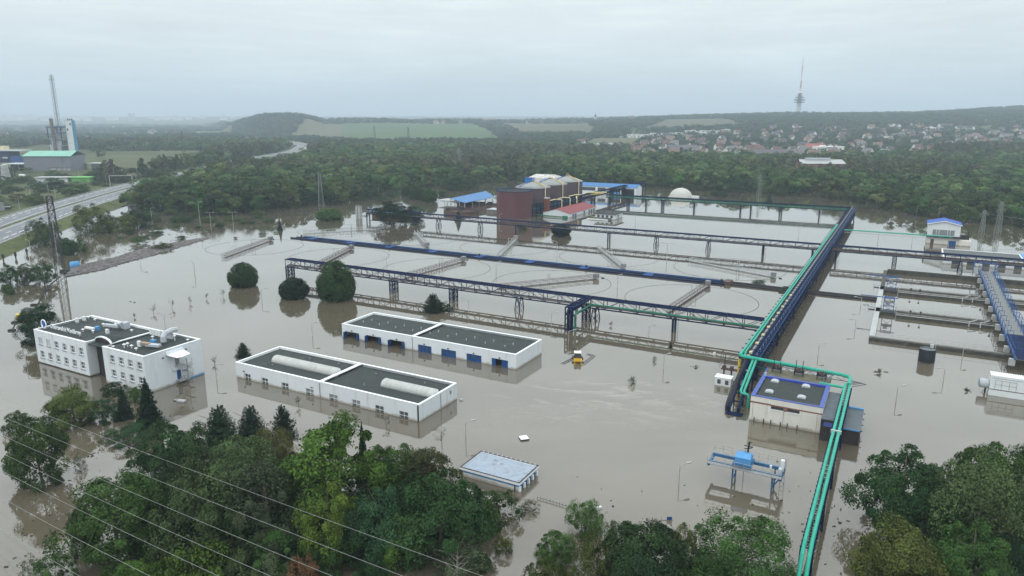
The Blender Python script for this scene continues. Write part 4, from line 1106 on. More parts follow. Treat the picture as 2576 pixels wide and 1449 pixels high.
def truss(name, label, b0, a0, length, axis, z0, z1, w, panel, m, supports, pipes=(), ch=.3, top=True, group=None, cat='pipe bridge', roofing=True):
    r_ = thing(name, label, cat, b0, a0, group=group)
    P = (lambda s, t, z: Vector((s, t, z))) if axis == 'x' else (lambda s, t, z: Vector((t, s, z)))
    for t in (0, w):
        bar('bottom_chord', r_, m, P(0, t, z0), P(length, t, z0), ch, ch * 1.1)
        bar('top_chord', r_, m, P(0, t, z1), P(length, t, z1), ch, ch)
    k_ = max(1, round(length / panel)); st = length / k_
    for k in range(k_ + 1):
        s = k * st
        for t in (0, w): bar('post', r_, m, P(s, t, z0), P(s, t, z1 + .15), ch * .55)
        bar('crossbeam', r_, m, P(s, -.15, z0), P(s, w + .15, z0), ch * .7)
        bar('crossbeam', r_, m, P(s, -.25, z1), P(s, w + .25, z1), ch * .7)
        if k < k_:
            for t in (0, w):
                q = (P(s, t, z0), P(s + st, t, z1)) if (k % 2 == 0) else (P(s, t, z1), P(s + st, t, z0))
                bar('brace', r_, m, q[0], q[1], ch * .42)
    if roofing:
        mb = MB()
        for k in range(k_):
            s = k * st
            mb.bar(P(s, 0, z1 - .05), P(s + st, w, z1 - .05), .1); mb.bar(P(s, w, z1 - .05), P(s + st, 0, z1 - .05), .1)
            mb.bar(P(s + st * .5, 0, z1 - .05), P(s + st * .5, w, z1 - .05), .16)
        mb.build('top_bracing', m, r_)
        bar('top_grating', r_, m, P(0, w * .5, z1 - .16), P(length, w * .5, z1 - .16), w * .6, .05)
    bar('walkway', r_, DARK, P(0, w * .5, z0 + .18), P(length, w * .5, z0 + .18), .8, .06)
    for t, z, rr, pm in pipes: pipe('pipe', r_, pm, [P(0, t, z), P(length, t, z)], rr)
    for s, kd in supports: trestle(r_, P, s, w, z0, kd, m)
    return r_, P

b1, P1 = truss('pipe_bridge', 'nearest dark blue lattice pipe bridge, behind the garage', -190, 178, 162.5, 'x', 3.6, 6.25, 2.7, 4.6, BLUE,
    [(.6, 'T'), (47, 'T'), (70.3, 'T'), (93.6, 'A'), (115, 'T'), (117.8, 'A'), (140.2, 'P')],
    [(.8, 4.05, .2, mat('dusty_pipe', (.17, .15, .16), .7, .2)), (1.7, 4.05, .2, BLUE), (.7, 6.2, .2, BLUE), (1.9, 6.2, .2, BLUE)], .28)
for k in range(36):
    x = 2 + 4.6 * k
    if x < 161: bar('pipe_saddle', b1, BLUE, (x, .3, 6.42), (x, 2.4, 6.42), .28)
pipe('green_pipe', b1, GREENP, [(116, -.25, 4.7), (162, -.25, 4.7)], .24)
# branch of it that drops into the water
br = part('branch', b1)
for x in (114.6, 116.8):
    for z in (4.2, 6.3): bar('chord', br, BLUE, (x, -12, z), (x, 0, z), .3)
for k in range(5):
    y = -12 + k * 3
    for x in (114.6, 116.8): bar('post', br, BLUE, (x, y, 4.2), (x, y, 6.3), .2)
    bar('crossbeam', br, BLUE, (114.6, y, 6.35), (116.8, y, 6.35), .22)
for x, y in ((114.6, -12), (116.8, -12), (114.6, -10), (116.8, -10)): bar('leg', br, BLUE, (x, y, -2.4), (x, y, 6.3), .28)
for z in (0, 1.6, 3.2, 4.8): bar('crossbeam', br, BLUE, (114.6, -12, z), (116.8, -12, z), .16); bar('brace', br, BLUE, (114.6, -12, z), (116.8, -12, z + 1.5), .1)
pipe('down_pipe', br, BLUE, [(115.2, 0, 5.9), (115.2, -10.6, 5.9), (115.2, -11.3, 5.4), (115.2, -11.3, -2)], .42); pipe('down_pipe', br, BLUE, [(116.1, 0, 5.9), (116.1, -10.6, 5.9), (116.1, -11.3, 5.4), (116.1, -11.3, -2)], .42)
pipe('green_pipe', br, GREENP, [(117.2, 0, 4.7), (117.2, -10.8, 4.7), (117.2, -11.4, 4.3), (117.2, -11.4, -2)], .26)

b3, P3 = truss('pipe_bridge', 'long middle dark blue lattice pipe bridge running up to the turquoise pipes', -259, 303, 232, 'x', 3.9, 6.1, 2.6, 4.8, BLUE,
    [(.5, 'P'), (33, 'T'), (47.5, 'A'), (73, 'A'), (94, 'P'), (117.5, 'T'), (142, 'P'), (164.5, 'A'), (187.5, 'A'), (210, 'P'), (229, 'P')],
    [(.8, 4.3, .2, MATS['dusty_pipe']), (1.8, 4.3, .2, BLUE), (.7, 6.05, .22, BLUE), (1.8, 6.05, .2, BLUE)], .3)
b3r, _ = truss('pipe_bridge', 'dark blue lattice pipe bridge continuing right of the turquoise pipes', -22.8, 303, 96, 'x', 3.9, 6.1, 2.6, 4.8, BLUE,
    [(1.5, 'P'), (22, 'T'), (43.5, 'A'), (70, 'A'), (92, 'P')], [(.8, 4.3, .2, MATS['dusty_pipe']), (1.8, 4.3, .2, RUST), (.7, 6.05, .22, BLUE), (1.8, 6.05, .2, BLUE)], .3)
pipe('rusty_pipe', b3r, RUST, [(0, -.2, 5.0), (96, -.2, 5.0)], .16)
b4, _ = truss('pipe_bridge', 'far dark blue pipe bridge with green pipes at the back of the works', -172, 440, 146, 'x', 4.3, 6.2, 2.4, 5.2, BLUE,
    [(2, 'T'), (15, 'T'), (27, 'P'), (38, 'T'), (58, 'P'), (86, 'P'), (92, 'P'), (109, 'T'), (130, 'P'), (144, 'T')], [(-.2, 4.75, .2, GREENP), (.8, 5.6, .35, BLUE), (1.7, 5.6, .3, BLUE), (-.15, 5.5, .16, GREENP)], .3)
b5, _ = truss('conveyor_bridge', 'blue inclined-looking pipe bridge running from the digesters towards the wood', -180, 412, 128, 'y', 5.2, 7.6, 2.6, 4.4, BLUE,
    [(4, 'T'), (22, 'T'), (62, 'P'), (96, 'P'), (125, 'P')], [(.8, 5.8, .4, BLUE), (1.8, 5.8, .4, BLUE), (1.3, 7.2, .35, BLUE)], .4)
bar('yellow_post', b5, YEL, (5, 104, -2), (5, 104, 5.2), .5)

# main bridge with the turquoise pipes
bm, PM = truss('main_pipe_bridge', 'broad dark blue pipe bridge carrying two turquoise pipes into the distance', -26.9, 149, 293, 'y', 3.3, 5.5, 3.3, 3.6, BLUE,
    [(3, 'T'), (30, 'P'), (58, 'P'), (86, 'P'), (114, 'P'), (142, 'P'), (158, 'P'), (186, 'P'), (214, 'P'), (242, 'P'), (268, 'P'), (290, 'P')],
    [(1.6, 5.7, .3, GREY), (2.2, 5.75, .28, BLUE), (2.75, 5.7, .26, BLUE), (1.1, 5.75, .26, DARK), (2.0, 4.0, .35, BLUE)], .34)
for k, x in enumerate((.15, .72)):
    pipe('turquoise_pipe', bm, TEAL, [(x, 1.5, 6.3), (x, 216, 6.3), (x, 217.5, 6.0), (x, 218, 4.5)], .21)
for k in range(80):
    y = 2 + 3.6 * k
    if y < 292: bar('pipe_bracket', bm, BLUE, (-.75, y, 5.95), (3.3, y, 5.95), .16, .2)
    if y < 292: bar('handrail_post', bm, LGREY, (3.15, y, 5.5), (3.15, y, 6.5), .1)
    if k % 2 == 0 and y < 60: bar('yellow_coupling', bm, CRM, (1.35, y + 1, 6.05), (1.95, y + 1, 6.05), .5)
bar('handrail', bm, BLUEM, (3.15, 0, 6.5), (3.15, 293, 6.5), .09); bar('cable_tray', bm, BLUEM, (3.5, 0, 5.2), (3.5, 293, 5.2), .35, .12)
mb = MB()
for k in range(72):
    y = k * 4.07
    mb.bar((3.45, y, 3.3), (3.45, y + 2.03, 1.6), .12); mb.bar((3.45, y + 2.03, 1.6), (3.45, y + 4.07, 3.3), .12)
mb.bar((3.45, 0, 1.6), (3.45, 293, 1.6), .2)
mb.build('side_bracing', BLUE, bm)
# descent to the water at its near end
de = thing('pipe_descent', 'dark blue rack and turquoise pipes stepping down left of the pump house', 'pipe rack', -25.0, 131)
for x in (0, 1.7):
    bar('chord', de, BLUE, (x, 1.0, .9), (x, 17.5, 5.6), .42, .5); bar('leg', de, BLUE, (x, .8, -2.4), (x, .8, 1.2), .5)
    for y, z in ((5, 2.1), (9.5, 3.4), (14, 4.6)): bar('post', de, BLUE, (x, y, -2.4), (x, y, z), .25)
for y, z in ((3, 1.6), (5.6, 2.3), (8, 3.0), (10.6, 3.7), (13, 4.3), (15.6, 5.0)): bar('crossbeam', de, BLUE, (-.2, y, z), (1.9, y, z), .2)
for x in (1.0, 1.65): pipe('turquoise_pipe', de, TEAL, [(x, 16.6, 5.8), (x, 5.6, 2.9), (x + .3, 4.9, 2.7), (2.6, 4.8, 2.6), (2.75, 4.6, 2.2), (2.75, 4.6, -2)], .24)
pipe('black_pipe', de, DARK, [(-.5, 18, 5.6), (-.5, 8, 3.6), (-.6, 3, 1.8), (-.6, 1.6, .9), (-.6, 1.6, -2)], .38)
pipe('yellow_pipe', de, YEL, [(-.4, 19.5, 5.7), (-1.4, 18.6, 5.6), (-1.9, 18.2, 5.2), (-1.9, 18.2, -2)], .34)
bar('platform', de, BLUE, (-.4, .2, .1), (2.6, .2, .1), 1.6, .12)
# turquoise crossover above the pump house and the long line to the camera
co = thing('turquoise_crossover', 'turquoise pipe crossing above the rear of the pump house', 'pipe', -26.7, 148.2)
pipe('pipe', co, TEAL, [(-.1, 3, 6.3), (-.1, .4, 6.3), (.4, 0, 6.2), (19.6, -.6, 5.7), (21.0, -.9, 5.6), (21.35, -1.8, 5.5), (21.35, -5, 5.4)], .36)
pipe('lower_pipe', co, TEAL, [(.6, 2.6, 6.3), (.6, .8, 5.6), (2.2, .6, 5.4)], .26)
pipe('return_pipe', co, TEAL, [(16.2, -5.6, 5.0), (20.2, -5.9, 5.0), (20.6, -6.2, 5.0), (20.6, -8, 5.0)], .26)
mb = MB()
for k in range(16): mb.bar((2 + k * 1.2, .2, 5.0 - k * .02), (2 + (k + 1) * 1.2, .2, 5.6 if k % 2 else 4.2), .07)
mb.bar((2, .2, 5.5), (21, .2, 5.2), .09); mb.bar((2, .2, 4.2), (21, .2, 4.2), .09); mb.build('truss', BLUE, co)
mb = MB()
for k in range(5): mb.bar((21.7, -1 - k * .5, 4.9), (23.6 - k * .3, -1.2 - k * .4, 4.8), .06)
mb.bar((21.7, -1, 4.9), (24.2, -1.6, 4.8), .08); mb.bar((24.2, -1.6, 4.8), (21.9, -4.4, 4.9), .08); mb.build('outrigger', BLUE, co)
gl = thing('turquoise_pipeline', 'pair of bright turquoise pipes on blue supports running down to the bottom edge', 'pipeline', -6.1, 84.6)
for x in (.15, .95):
    pipe('turquoise_pipe', gl, TEAL, [(x, 59.2, 5.25), (x, 56.5, 5.1), (x, 0, 5.0), (x, -2.2, 4.4), (x, -9.6, -2.0)], .25, 12)
bar('beam', gl, BLUE, (-.1, -1.5, 4.45), (-.1, 59, 4.45), .3, .4); bar('beam', gl, BLUE, (1.2, -1.5, 4.45), (1.2, 59, 4.45), .3, .4)
for k in range(44): bar('rung', gl, BLUE, (-.3, -1 + 1.38 * k, 4.72), (1.4, -1 + 1.38 * k, 4.72), .14); 
for k in range(44): box('pipe_clamp', gl, DARK, .46, .64, -1.1 + 1.38 * k, -.7 + 1.38 * k, 5.0, 5.25)
for y in (-1.4, 12, 25, 40, 53):
    for x in (-.1, 1.2): bar('leg', gl, BLUE, (x, y, -2.4), (x, y, 4.4), .3)
    bar('brace', gl, BLUE, (-.1, y, .6), (1.2, y, 2.6), .12)
for x in (.15, .95): bar('flange', gl, LGREY, (x, 35, 5.0), (x, 35.3, 5.0), .8)

# small footbridge with a turquoise pipe to the screen house
fb = thing('footbridge_pipe', 'thin turquoise pipe on a light truss leading to the screen house', 'pipe', -23, 361)
pipe('pipe', fb, TEAL, [(0, 0, 4.6), (43, 0, 4.6)], .28)
bar('bottom_chord', fb, GALV, (0, 0, 3.4), (43, 0, 3.4), .14)
for k in range(22): bar('brace', fb, GALV, (k * 1.95, 0, 3.4 if k % 2 else 4.4), (k * 1.95 + 1.95, 0, 4.4 if k % 2 else 3.4), .1)
for x in (14.5, 28, 42): bar('post', fb, GALV, (x, 0, -2.4), (x, 0, 3.4), .2)

# ================================================================== distribution trough between the basins
tr = thing('distribution_trough', 'long low blue distribution channel lying at water level between the round basins', 'channel', -251, 239.5)
bar('wall', tr, BLUE, (0, 0, .1), (201, 0, .1), .3, .9); bar('wall', tr, BLUEM, (3, 5.4, .1), (201, 5.4, .1), .16, .9); bar('wall', tr, BLUE, (1, 2.8, .15), (201, 2.8, .15), .25, .8)
box('deck', tr, mat('wet_steel_deck', (0.030, 0.042, 0.058), .85, .4, .25, spec=.05), 1.2, 201, .2, 2.64, -.2, .2); box('deck', tr, MATS['wet_steel_deck'], 2.5, 201, 2.96, 5.2, -.25, .12)
for x in (10, 33, 55, 78, 101, 124, 147, 172): box('cross_platform', tr, BLUEM, x, x + 3.2, .3, 5.3, .35, .5)
for x in (4, 56, 102, 149, 199): box('gate_drive', tr, DARK, x, x + .6, 2.4, 3.0, .4, 1.4)
railing(tr, GALV, [(3, 5.5, .3), (201, 5.5, .3)], 1.15, 2.2, .07)
bar('end_box', tr, RUST, (200.6, 2.8, .4), (202.6, 2.8, .4), 4.6, 1.5)
outp = thing('outlet_pipes', 'pair of dark pipes at water level between the channel and the right basin', 'pipe', -50, 240)
pipe('pipe', outp, DARK, [(0, 4.2, .25), (20, 3.4, .25), (47, 3.4, .25)], .42); pipe('pipe', outp, DARK, [(0, .8, .25), (47, .6, .25)], .42)
pipe('loop', outp, DARK, [(18, 3.2, .3), (18, 5.6, .3), (23, 5.6, .3)], .3); pipe('loop', outp, DARK, [(18, .8, .3), (17.6, -1.6, .3), (23, -1.6, .3)], .3)

# ================================================================== round settling basins, drowned to the rim, and their rotating bridges
ORD = ('leftmost', 'second', 'third', 'fourth', 'rightmost')
arms = {0: [(-238.7, 191.2, -254.1, 230.3), (-193.2, 197.0, -206.4, 231.0), (-151.7, 196.0, -149.9, 232.2), (-114.5, 198.1, -91.8, 227.8), (-56.4, 197.0, -54.7, 235.6)],
        1: [(-255.3, 251.9, -231.0, 282.4), (-208.1, 279.8, -181.5, 251.8), (-142.5, 248.0, -156.0, 286.9), (-114.4, 285.2, -89.6, 249.1), (-71.4, 274.9, -37.7, 260.6)]}
for row, (ac, rn) in enumerate(((215, 'near'), (268.5, 'far'))):
    for k in range(5):
        bc = -247 + 48 * k
        ba = thing('basin_rim', '%s drowned round basin rim of the %s row, a thin ring in the water' % (ORD[k], rn), 'basin', bc, ac, group='round settling basins')
        MB().lathe([(20.15, -.5), (20.15, .03), (20.3, .03), (20.3, -.5)], 96).build('rim', CONCD, ba)
        x0, y0, x1, y1 = arms[row][k]
        s_ = thing('scraper_bridge', '%s lattice scraper bridge of the %s row of round basins' % (ORD[k], rn), 'scraper bridge', x0, y0, group='scraper bridges')
        d = Vector((x1 - x0, y1 - y0, 0)); n2 = Vector((-d.y, d.x, 0)).normalized() * .75
        m_ = GALV if row else RUST
        for s2 in (-1, 1):
            bar('bottom_chord', s_, m_, n2 * s2 + Vector((0, 0, .25)), d + n2 * s2 + Vector((0, 0, .25)), .11)
            bar('top_chord', s_, m_, n2 * s2 + Vector((0, 0, 1.55)), d + n2 * s2 + Vector((0, 0, 1.55)), .1)
        kk = 22
        for i in range(kk + 1):
            c_ = d * (i / kk)
            for s2 in (-1, 1): bar('post', s_, m_, c_ + n2 * s2 + Vector((0, 0, .2)), c_ + n2 * s2 + Vector((0, 0, 1.6)), .085)
            if i < kk:
                c2 = d * ((i + 1) / kk)
                for s2 in (-1, 1): bar('brace', s_, m_, c_ + n2 * s2 + Vector((0, 0, .3 if i % 2 else 1.5)), c2 + n2 * s2 + Vector((0, 0, 1.5 if i % 2 else .3)), .06)
        bar('walkway', s_, GALV, Vector((0, 0, .35)), d + Vector((0, 0, .35)), .8, .05)
        md = d * (.5 if k % 2 else .6)
        for s2 in (-1, 1): bar('portal_post', s_, GALV, md + n2 * s2 + Vector((0, 0, .3)), md + n2 * s2 + Vector((0, 0, 3.4)), .14)
        bar('portal_beam', s_, GALV, md + n2 + Vector((0, 0, 3.4)), md - n2 + Vector((0, 0, 3.4)), .14)
        box('drive_unit', s_, GREY, d.x - .8, d.x + .8, d.y - .8, d.y + .8, .3, 1.9); bar('float', s_, DARK, d + d.normalized() * 2.2 + Vector((0, 0, .1)), d + d.normalized() * 3.2 + Vector((0, 0, .1)), .35)

# ================================================================== rectangular basin at the right
rbn = thing('rectangular_basin', 'large flooded rectangular basin with concrete walls and walkways at the right', 'basin', -4.0, 195)
CAPW = CONCL
box('front_wall', rbn, CONCD, 0, 60, -.2, 1.5, -2.4, .85); bar('wall_top', rbn, CONC, (0, 1.0, .9), (60, 1.0, .9), .8, .1)
box('side_wall', rbn, CONCL, 0, 1.3, 1.51, 64, -2.4, 1.0); box('side_wall', rbn, CONCD, .2, 1.4, 64.01, 93.5, -2.4, .9)
box('back_wall', rbn, CONCD, 1.41, 60, 92.8, 94, -2.4, 1.3); bar('wall_top', rbn, CONC, (1.5, 93.6, 1.45), (60, 93.6, 1.45), .6, .1)
for y0, y1 in ((57.5, 62.6), (26.8, 31.2)):
    box('channel_wall', rbn, CONCD, 5.5, 60, y0, y0 + .8, -2.4, .9); box('channel_wall', rbn, CONCD, 5.5, 60, y1, y1 + .8, -2.4, 1.0)
    box('channel_deck', rbn, CONC, 5.5, 60, y0 + 2.6, y1 - .05, -2.4, .75); bar('wall_top', rbn, CONCL, (5.5, y0 + .3, .93), (60, y0 + .3, .93), .35, .06)
    pipe('pipe', rbn, CONC, [(6, y1 - .5, 1.2), (60, y1 - .5, 1.2)], .32)
    railing(rbn, GALV, [(5.5, y1 + .7, 1.0), (60, y1 + .7, 1.0)], 1.1, 2.2, .05)
    box('headworks', rbn, CONCD, .2, 5.4, y0 + 1.6, y1 + 2.0, -2.4, 1.0); box('sluice_slab', rbn, CONCL, 1.71, 5.2, y1 - .6, y1 + 2.2, 1.01, 1.4)
    for x, y in ((9, y0 + 1.2), (11.5, y0 + 1.0), (28, y0 + .8), (42, y0 + .8)): bar('instrument_post', rbn, DARK, (x, y, .9), (x, y, 2.2), .1); box('instrument_box', rbn, DARK, x - .25, x + .25, y - .15, y + .15, 1.9, 2.4)
    for dx_ in (0, 2.6): pipe('cross_pipe', rbn, GALV, [(23 + dx_, y0 - .8, .2), (23 + dx_, y0 - .4, 1.4), (25 + dx_, y0 + 2.2, 1.6), (25 + dx_, y0 + 3, .9)], .14)
    g_ = part('hoist_frame', rbn, loc=(3.4, (y0 + y1) / 2 + .5, .9))
    for x in (-1.3, 1.3):
        for y in (-1.2, 1.2): bar('leg', g_, BLUEM, (x, y, 0), (x, y, 4.2), .16)
    for z in (2.2, 4.2):
        for x in (-1.3, 1.3): bar('beam', g_, BLUEM, (x, -1.2, z), (x, 1.2, z), .14)
        for y in (-1.2, 1.2): bar('beam', g_, BLUEM, (-1.3, y, z), (1.3, y, z), .14)
    for s2 in (-1, 1): bar('brace', g_, BLUEM, (1.3 * s2, -1.2, .2), (-1.3 * s2, -1.2, 2.2), .08)
    bar('trolley_rail', g_, BLUEM, (-7.5, 0, 4.2), (2.2, 0, 4.2), .22); box('platform', g_, GALV, -1.3, 1.3, -1.2, 1.2, 2.2, 2.26); box('winch', g_, GREY, -.8, .3, -.5, .5, 2.27, 3.2)
railing(rbn, GALV, [(1, 1.3, .9), (60, 1.3, .9)], 1.2, 2.0, .05); railing(rbn, GALV, [(1.5, 94, 1.5), (60, 94, 1.5)], 1.1, 2.4, .05)
for y in (34, 36.5, 66, 68.5): box('step_landing', rbn, GALV, -1.8, -.05, y, y + 1.6, .2, .3); railing(rbn, GALV, [(-1.8, y, .3), (-1.8, y + 1.6, .3)], 1.0, .8, .05)
cw = thing('blue_catwalk', 'raised blue catwalk with gallows frames crossing the right basin', 'catwalk', 25.6, 186)
LC = 108
box('deck', cw, mat('grating_deck', (0.16, 0.17, 0.17), .7, .15, 1), 0, 4.2, 0, LC, 2.6, 2.75); box('wet_deck', cw, BLUE, .3, 3.9, 0, 22, 2.76, 2.8)
for x in (0, 4.2): bar('beam', cw, BLUEM, (x, 0, 2.7), (x, LC, 2.7), .25, .45)
for x in (-.2, 4.4):
    for z in (3.3, 3.9): bar('rail', cw, BLUEM, (x, 0, z), (x, LC, z), .07)
for k in range(21):
    y = 1 + k * 5.2
    for x, s2 in ((-.2, -1), (4.4, 1)):
        bar('post', cw, BLUEM, (x, y, 2.7), (x, y, 5.0), .12); bar('arm', cw, BLUEM, (x, y, 5.0), (x - s2 * 1.3, y, 5.0), .1); bar('drop', cw, BLUEM, (x - s2 * 1.3, y, 5.0), (x - s2 * 1.3, y, 3.6), .08)
    if k % 2 == 0: box('bearing_block', cw, CONCL, -1.0, .2, y - .4, y + .6, .9, 2.4); bar('strut', cw, DARK, (-1.6, y, -1), (-.2, y, 2.4), .22)
    for x in (-.2, 4.4): pass
for x in (-.2, 4.4): bar('gallows_rail', cw, BLUEM, (x, 0, 5.05), (x, LC, 5.05), .08)
g_ = part('end_portal', cw, loc=(0, LC, 0))
for x in (-1.6, 4.8): bar('post', g_, BLUEM, (x, 0, .9), (x, 0, 6.0), .22)
bar('beam', g_, BLUEM, (-1.6, 0, 6.0), (4.8, 0, 6.0), .22); bar('beam', g_, BLUEM, (-1.6, -3, 6.0), (4.8, -3, 6.0), .18)
for x in (-1.6, 4.8): bar('beam', g_, BLUEM, (x, 0, 6.0), (x, -6, 5.0), .18)
bt = thing('black_tank', 'upright black plastic tank standing in the water in front of the right basin', 'tank', 8.6, 184.0)
MB().lathe([(1.72, -2.4), (1.72, 3.0), (1.66, 3.08), (1.6, 3.0)], 40).build('shell', mat('black_plastic', (0.012, 0.016, 0.022), .45, .2), bt, smooth=True); MB().lathe([(1.62, 3.0), (0.02, 3.15)], 40).build('lid', mat('grey_lid', (0.14, 0.16, 0.17), .6), bt)
bar('lid_rib', bt, DARK, (-1.4, 0, 3.2), (1.4, 0, 3.2), .15, .1); bar('ladder', bt, LGREY, (1.5, 1.0, -.5), (1.5, 1.0, 4.0), .1); bar('pump', bt, LGREY, (.8, .8, 3.1), (.8, .8, 3.9), .7)
ct = thing('white_container', 'long white ribbed container with a round fan at its left end, right edge', 'container', 19.4, 166.3)
box('wall', ct, PAPER, 0, 16, 0, 2.7, -2.4, 4.2)
for k in range(40): box('roof_rib', ct, CAP, .05 + .4 * k, .3 + .4 * k, 0, 2.7, 4.21, 4.3)
bar('rusty_seam', ct, RUST, (0, -.03, 1.35), (16, -.03, 1.35), .06, .12); bar('top_seam', ct, GREY, (.2, -.03, 3.75), (16, -.03, 3.75), .05, .05)
for x in (.9, 2.0, 3.3, 4.5): bar('panel_joint', ct, GREY, (x, -.03, 1.5), (x, -.03, 3.3), .04)
for z in (2.4, 3.3): bar('panel_joint', ct, GREY, (.9, -.03, z), (4.5, -.03, z), .04)
fn = MB().lathe([(.85, 0), (.95, .3), (.95, 1.5), (.8, 1.7)], 24).build('fan_duct', LGREY, ct); fn.rotation_euler = (0, -PI / 2, 0); fn.location = (-.05, 1.2, 2.0)
fd = MB().lathe([(.02, 1.55), (.9, 1.65)], 24).build('fan_mouth', BLUEM, ct); fd.rotation_euler = (0, -PI / 2, 0); fd.location = (-.05, 1.2, 2.0)
bar('fan_strut', ct, GALV, (-1.6, 1.2, -1), (-.3, 1.2, 1.2), .12); bar('fan_leg', ct, DARK, (-.5, 1.2, -1), (-.5, 1.2, 1.2), .3)

# ================================================================== gantry crane
gc = thing('gantry_crane', 'blue gantry crane with a box-shaped trolley standing in the water', 'crane', -22.2, 103.9, -1.8)
for y in (0, 2.7):
    bar('girder', gc, mat('crane_blue', (0.04, 0.12, 0.24), .6, .25, 1.5), (0, y, 4.75), (10.9, y, 4.75), .28, .45); bar('walkway', gc, GREY, (0, y + (-.65 if y == 0 else .65), 4.85), (10.9, y + (-.65 if y == 0 else .65), 4.85), .85, .08)
for x in (.1, 10.7): bar('end_carriage', gc, MATS['crane_blue'], (x, -.6, 4.5), (x, 3.3, 4.5), .35, .45)
for x in (3.7, 9.5):
    for y in (.1, 2.6): bar('leg', gc, MATS['crane_blue'], (x, y, -.6), (x, y, 4.5), .22)
    bar('tie', gc, MATS['crane_blue'], (x, .1, 2.6), (x, 2.6, 2.6), .12)
bar('brace', gc, MATS['crane_blue'], (9.5, .1, 2.6), (10.6, .1, 4.5), .16); bar('brace', gc, MATS['crane_blue'], (9.5, 2.6, 2.6), (10.6, 2.6, 4.5), .16)
railing(gc, GALV, [(0, -1.05, 4.9), (10.9, -1.05, 4.9)], 1.1, 1.35, .05); railing(gc, GALV, [(0, 3.75, 4.9), (10.9, 3.75, 4.9)], 1.1, 1.35, .05)
tro = part('trolley', gc, loc=(5.0, 1.3, 5.1))
box('frame', tro, MATS['crane_blue'], -1.4, 1.4, -1.6, 1.6, 0, .25); mb = MB().box(-1.15, 1.15, -1.2, 1.2, .25, 1.25); mb.quad((-1.2, -1.25, 1.25), (1.2, -1.25, 1.25), (1.0, 0, 1.6), (-1.0, 0, 1.6)).quad((1.2, 1.25, 1.25), (-1.2, 1.25, 1.25), (-1.0, 0, 1.6), (1.0, 0, 1.6)).quad((-1.2, 1.25, 1.25), (-1.2, -1.25, 1.25), (-1.0, 0, 1.6)).quad((1.2, -1.25, 1.25), (1.2, 1.25, 1.25), (1.0, 0, 1.6)); mb.build('cover', BLUEY, tro)
bar('cover_rib', tro, BLUEM, (0, -1.25, 1.0), (0, 1.25, 1.6), .08); bar('mast', tro, DARK, (.3, 1.2, 1.2), (.4, 1.3, 3.0), .2); bar('mast_arm', tro, DARK, (-.3, 1.2, 2.3), (1.0, 1.4, 2.2), .12); bar('mast_arm', tro, DARK, (-.2, .9, 1.9), (.8, 1.7, 1.9), .1)
box('control_cabinet', gc, LGREY, 10.2, 10.7, .2, 1.0, 4.9, 5.8); box('control_cabinet', gc, PAPER, 10.3, 10.8, 1.6, 2.2, 4.9, 6.6); box('lamp_box', gc, PAPER, 8.8, 9.1, 1.4, 1.7, 5.0, 5.5)
mb = MB()
for k in range(9): mb.bar((10.2, 3.5, -.6 + k * .7), (10.8, 3.5, -.6 + k * .7), .05)
for x in (10.2, 10.8): mb.bar((x, 3.5, -.6), (x, 3.5, 6.2), .07)
for z in (5.0, 5.6, 6.2): mb.bar((10.1, 3.5, z), (10.5, 4.2, z), .05); mb.bar((10.9, 3.5, z), (10.5, 4.2, z), .05)
mb.build('ladder', GALV, gc)
bar('hoist_rope', gc, DARK, (5.1, 1.3, -1), (5.1, 1.3, 5.0), .06)

# ================================================================== pump booth left of the pump house
bh = thing('pump_booth', 'small white booth with two windows standing in the water left of the pump house', 'booth', -30.9, 145.0)
box('wall', bh, PAPER, 0, 3.3, 0, 2.1, -2.4, 1.75); box('roof', bh, CAP, -.08, 3.38, -.08, 2.18, 1.76, 1.85)
for x in (.5, 2.1): box('window', bh, GLASS, x, x + .75, -.04, -.01, .4, 1.4); box('window_frame', bh, PVC, x - .08, x + .83, -.03, -.005, .3, 1.5)
vs = thing('valve_platform', 'rusty valve platform with two tall spindles behind the white booth', 'platform', -31.2, 151.6)
box('deck', vs, RUST, 0, 4.6, 0, 1.2, 1.3, 1.5)
for x in (.6, 2.2, 4.2): bar('leg', vs, RUST, (x, .6, -2.4), (x, .6, 1.3), .3); box('gearbox', vs, RUST, x - .35, x + .35, .2, 1.0, 1.5, 2.1)
for x in (.7, 3.9): bar('spindle', vs, DARK, (x, .6, 2), (x, .6, 4.8), .14)
railing(vs, GREY, [(-.4, 0, 1.5), (-.4, 1.2, 1.5), (4.6, 1.2, 1.5)], 1.0, 1.2, .05); pipe('green_pipe', vs, GREENP, [(4.9, -.6, -2), (4.9, -.6, 3.3), (5.2, -.6, 3.6), (9.6, -.9, 3.2)], .2); box('red_drive', vs, BRICK, 5.2, 5.7, -.3, .3, .6, 1.6); pipe('thin_pipe', vs, BLUE, [(6.2, .4, 1.2), (9.6, .2, 1.0)], .1)
ud = thing('valve_pedestal', 'blue-grey valve pedestal between the white booth and the yellow pipe', 'valve', -25.9, 147.4)
bar('pedestal', ud, GREY, (-.4, 0, -2), (.3, .3, 1.3), .35); box('handwheel', ud, BLUE, 0, .6, .1, .6, 1.2, 1.6); bar('pipe', ud, BLUE, (.4, .3, 1.2), (2.0, .3, 1.0), .12)

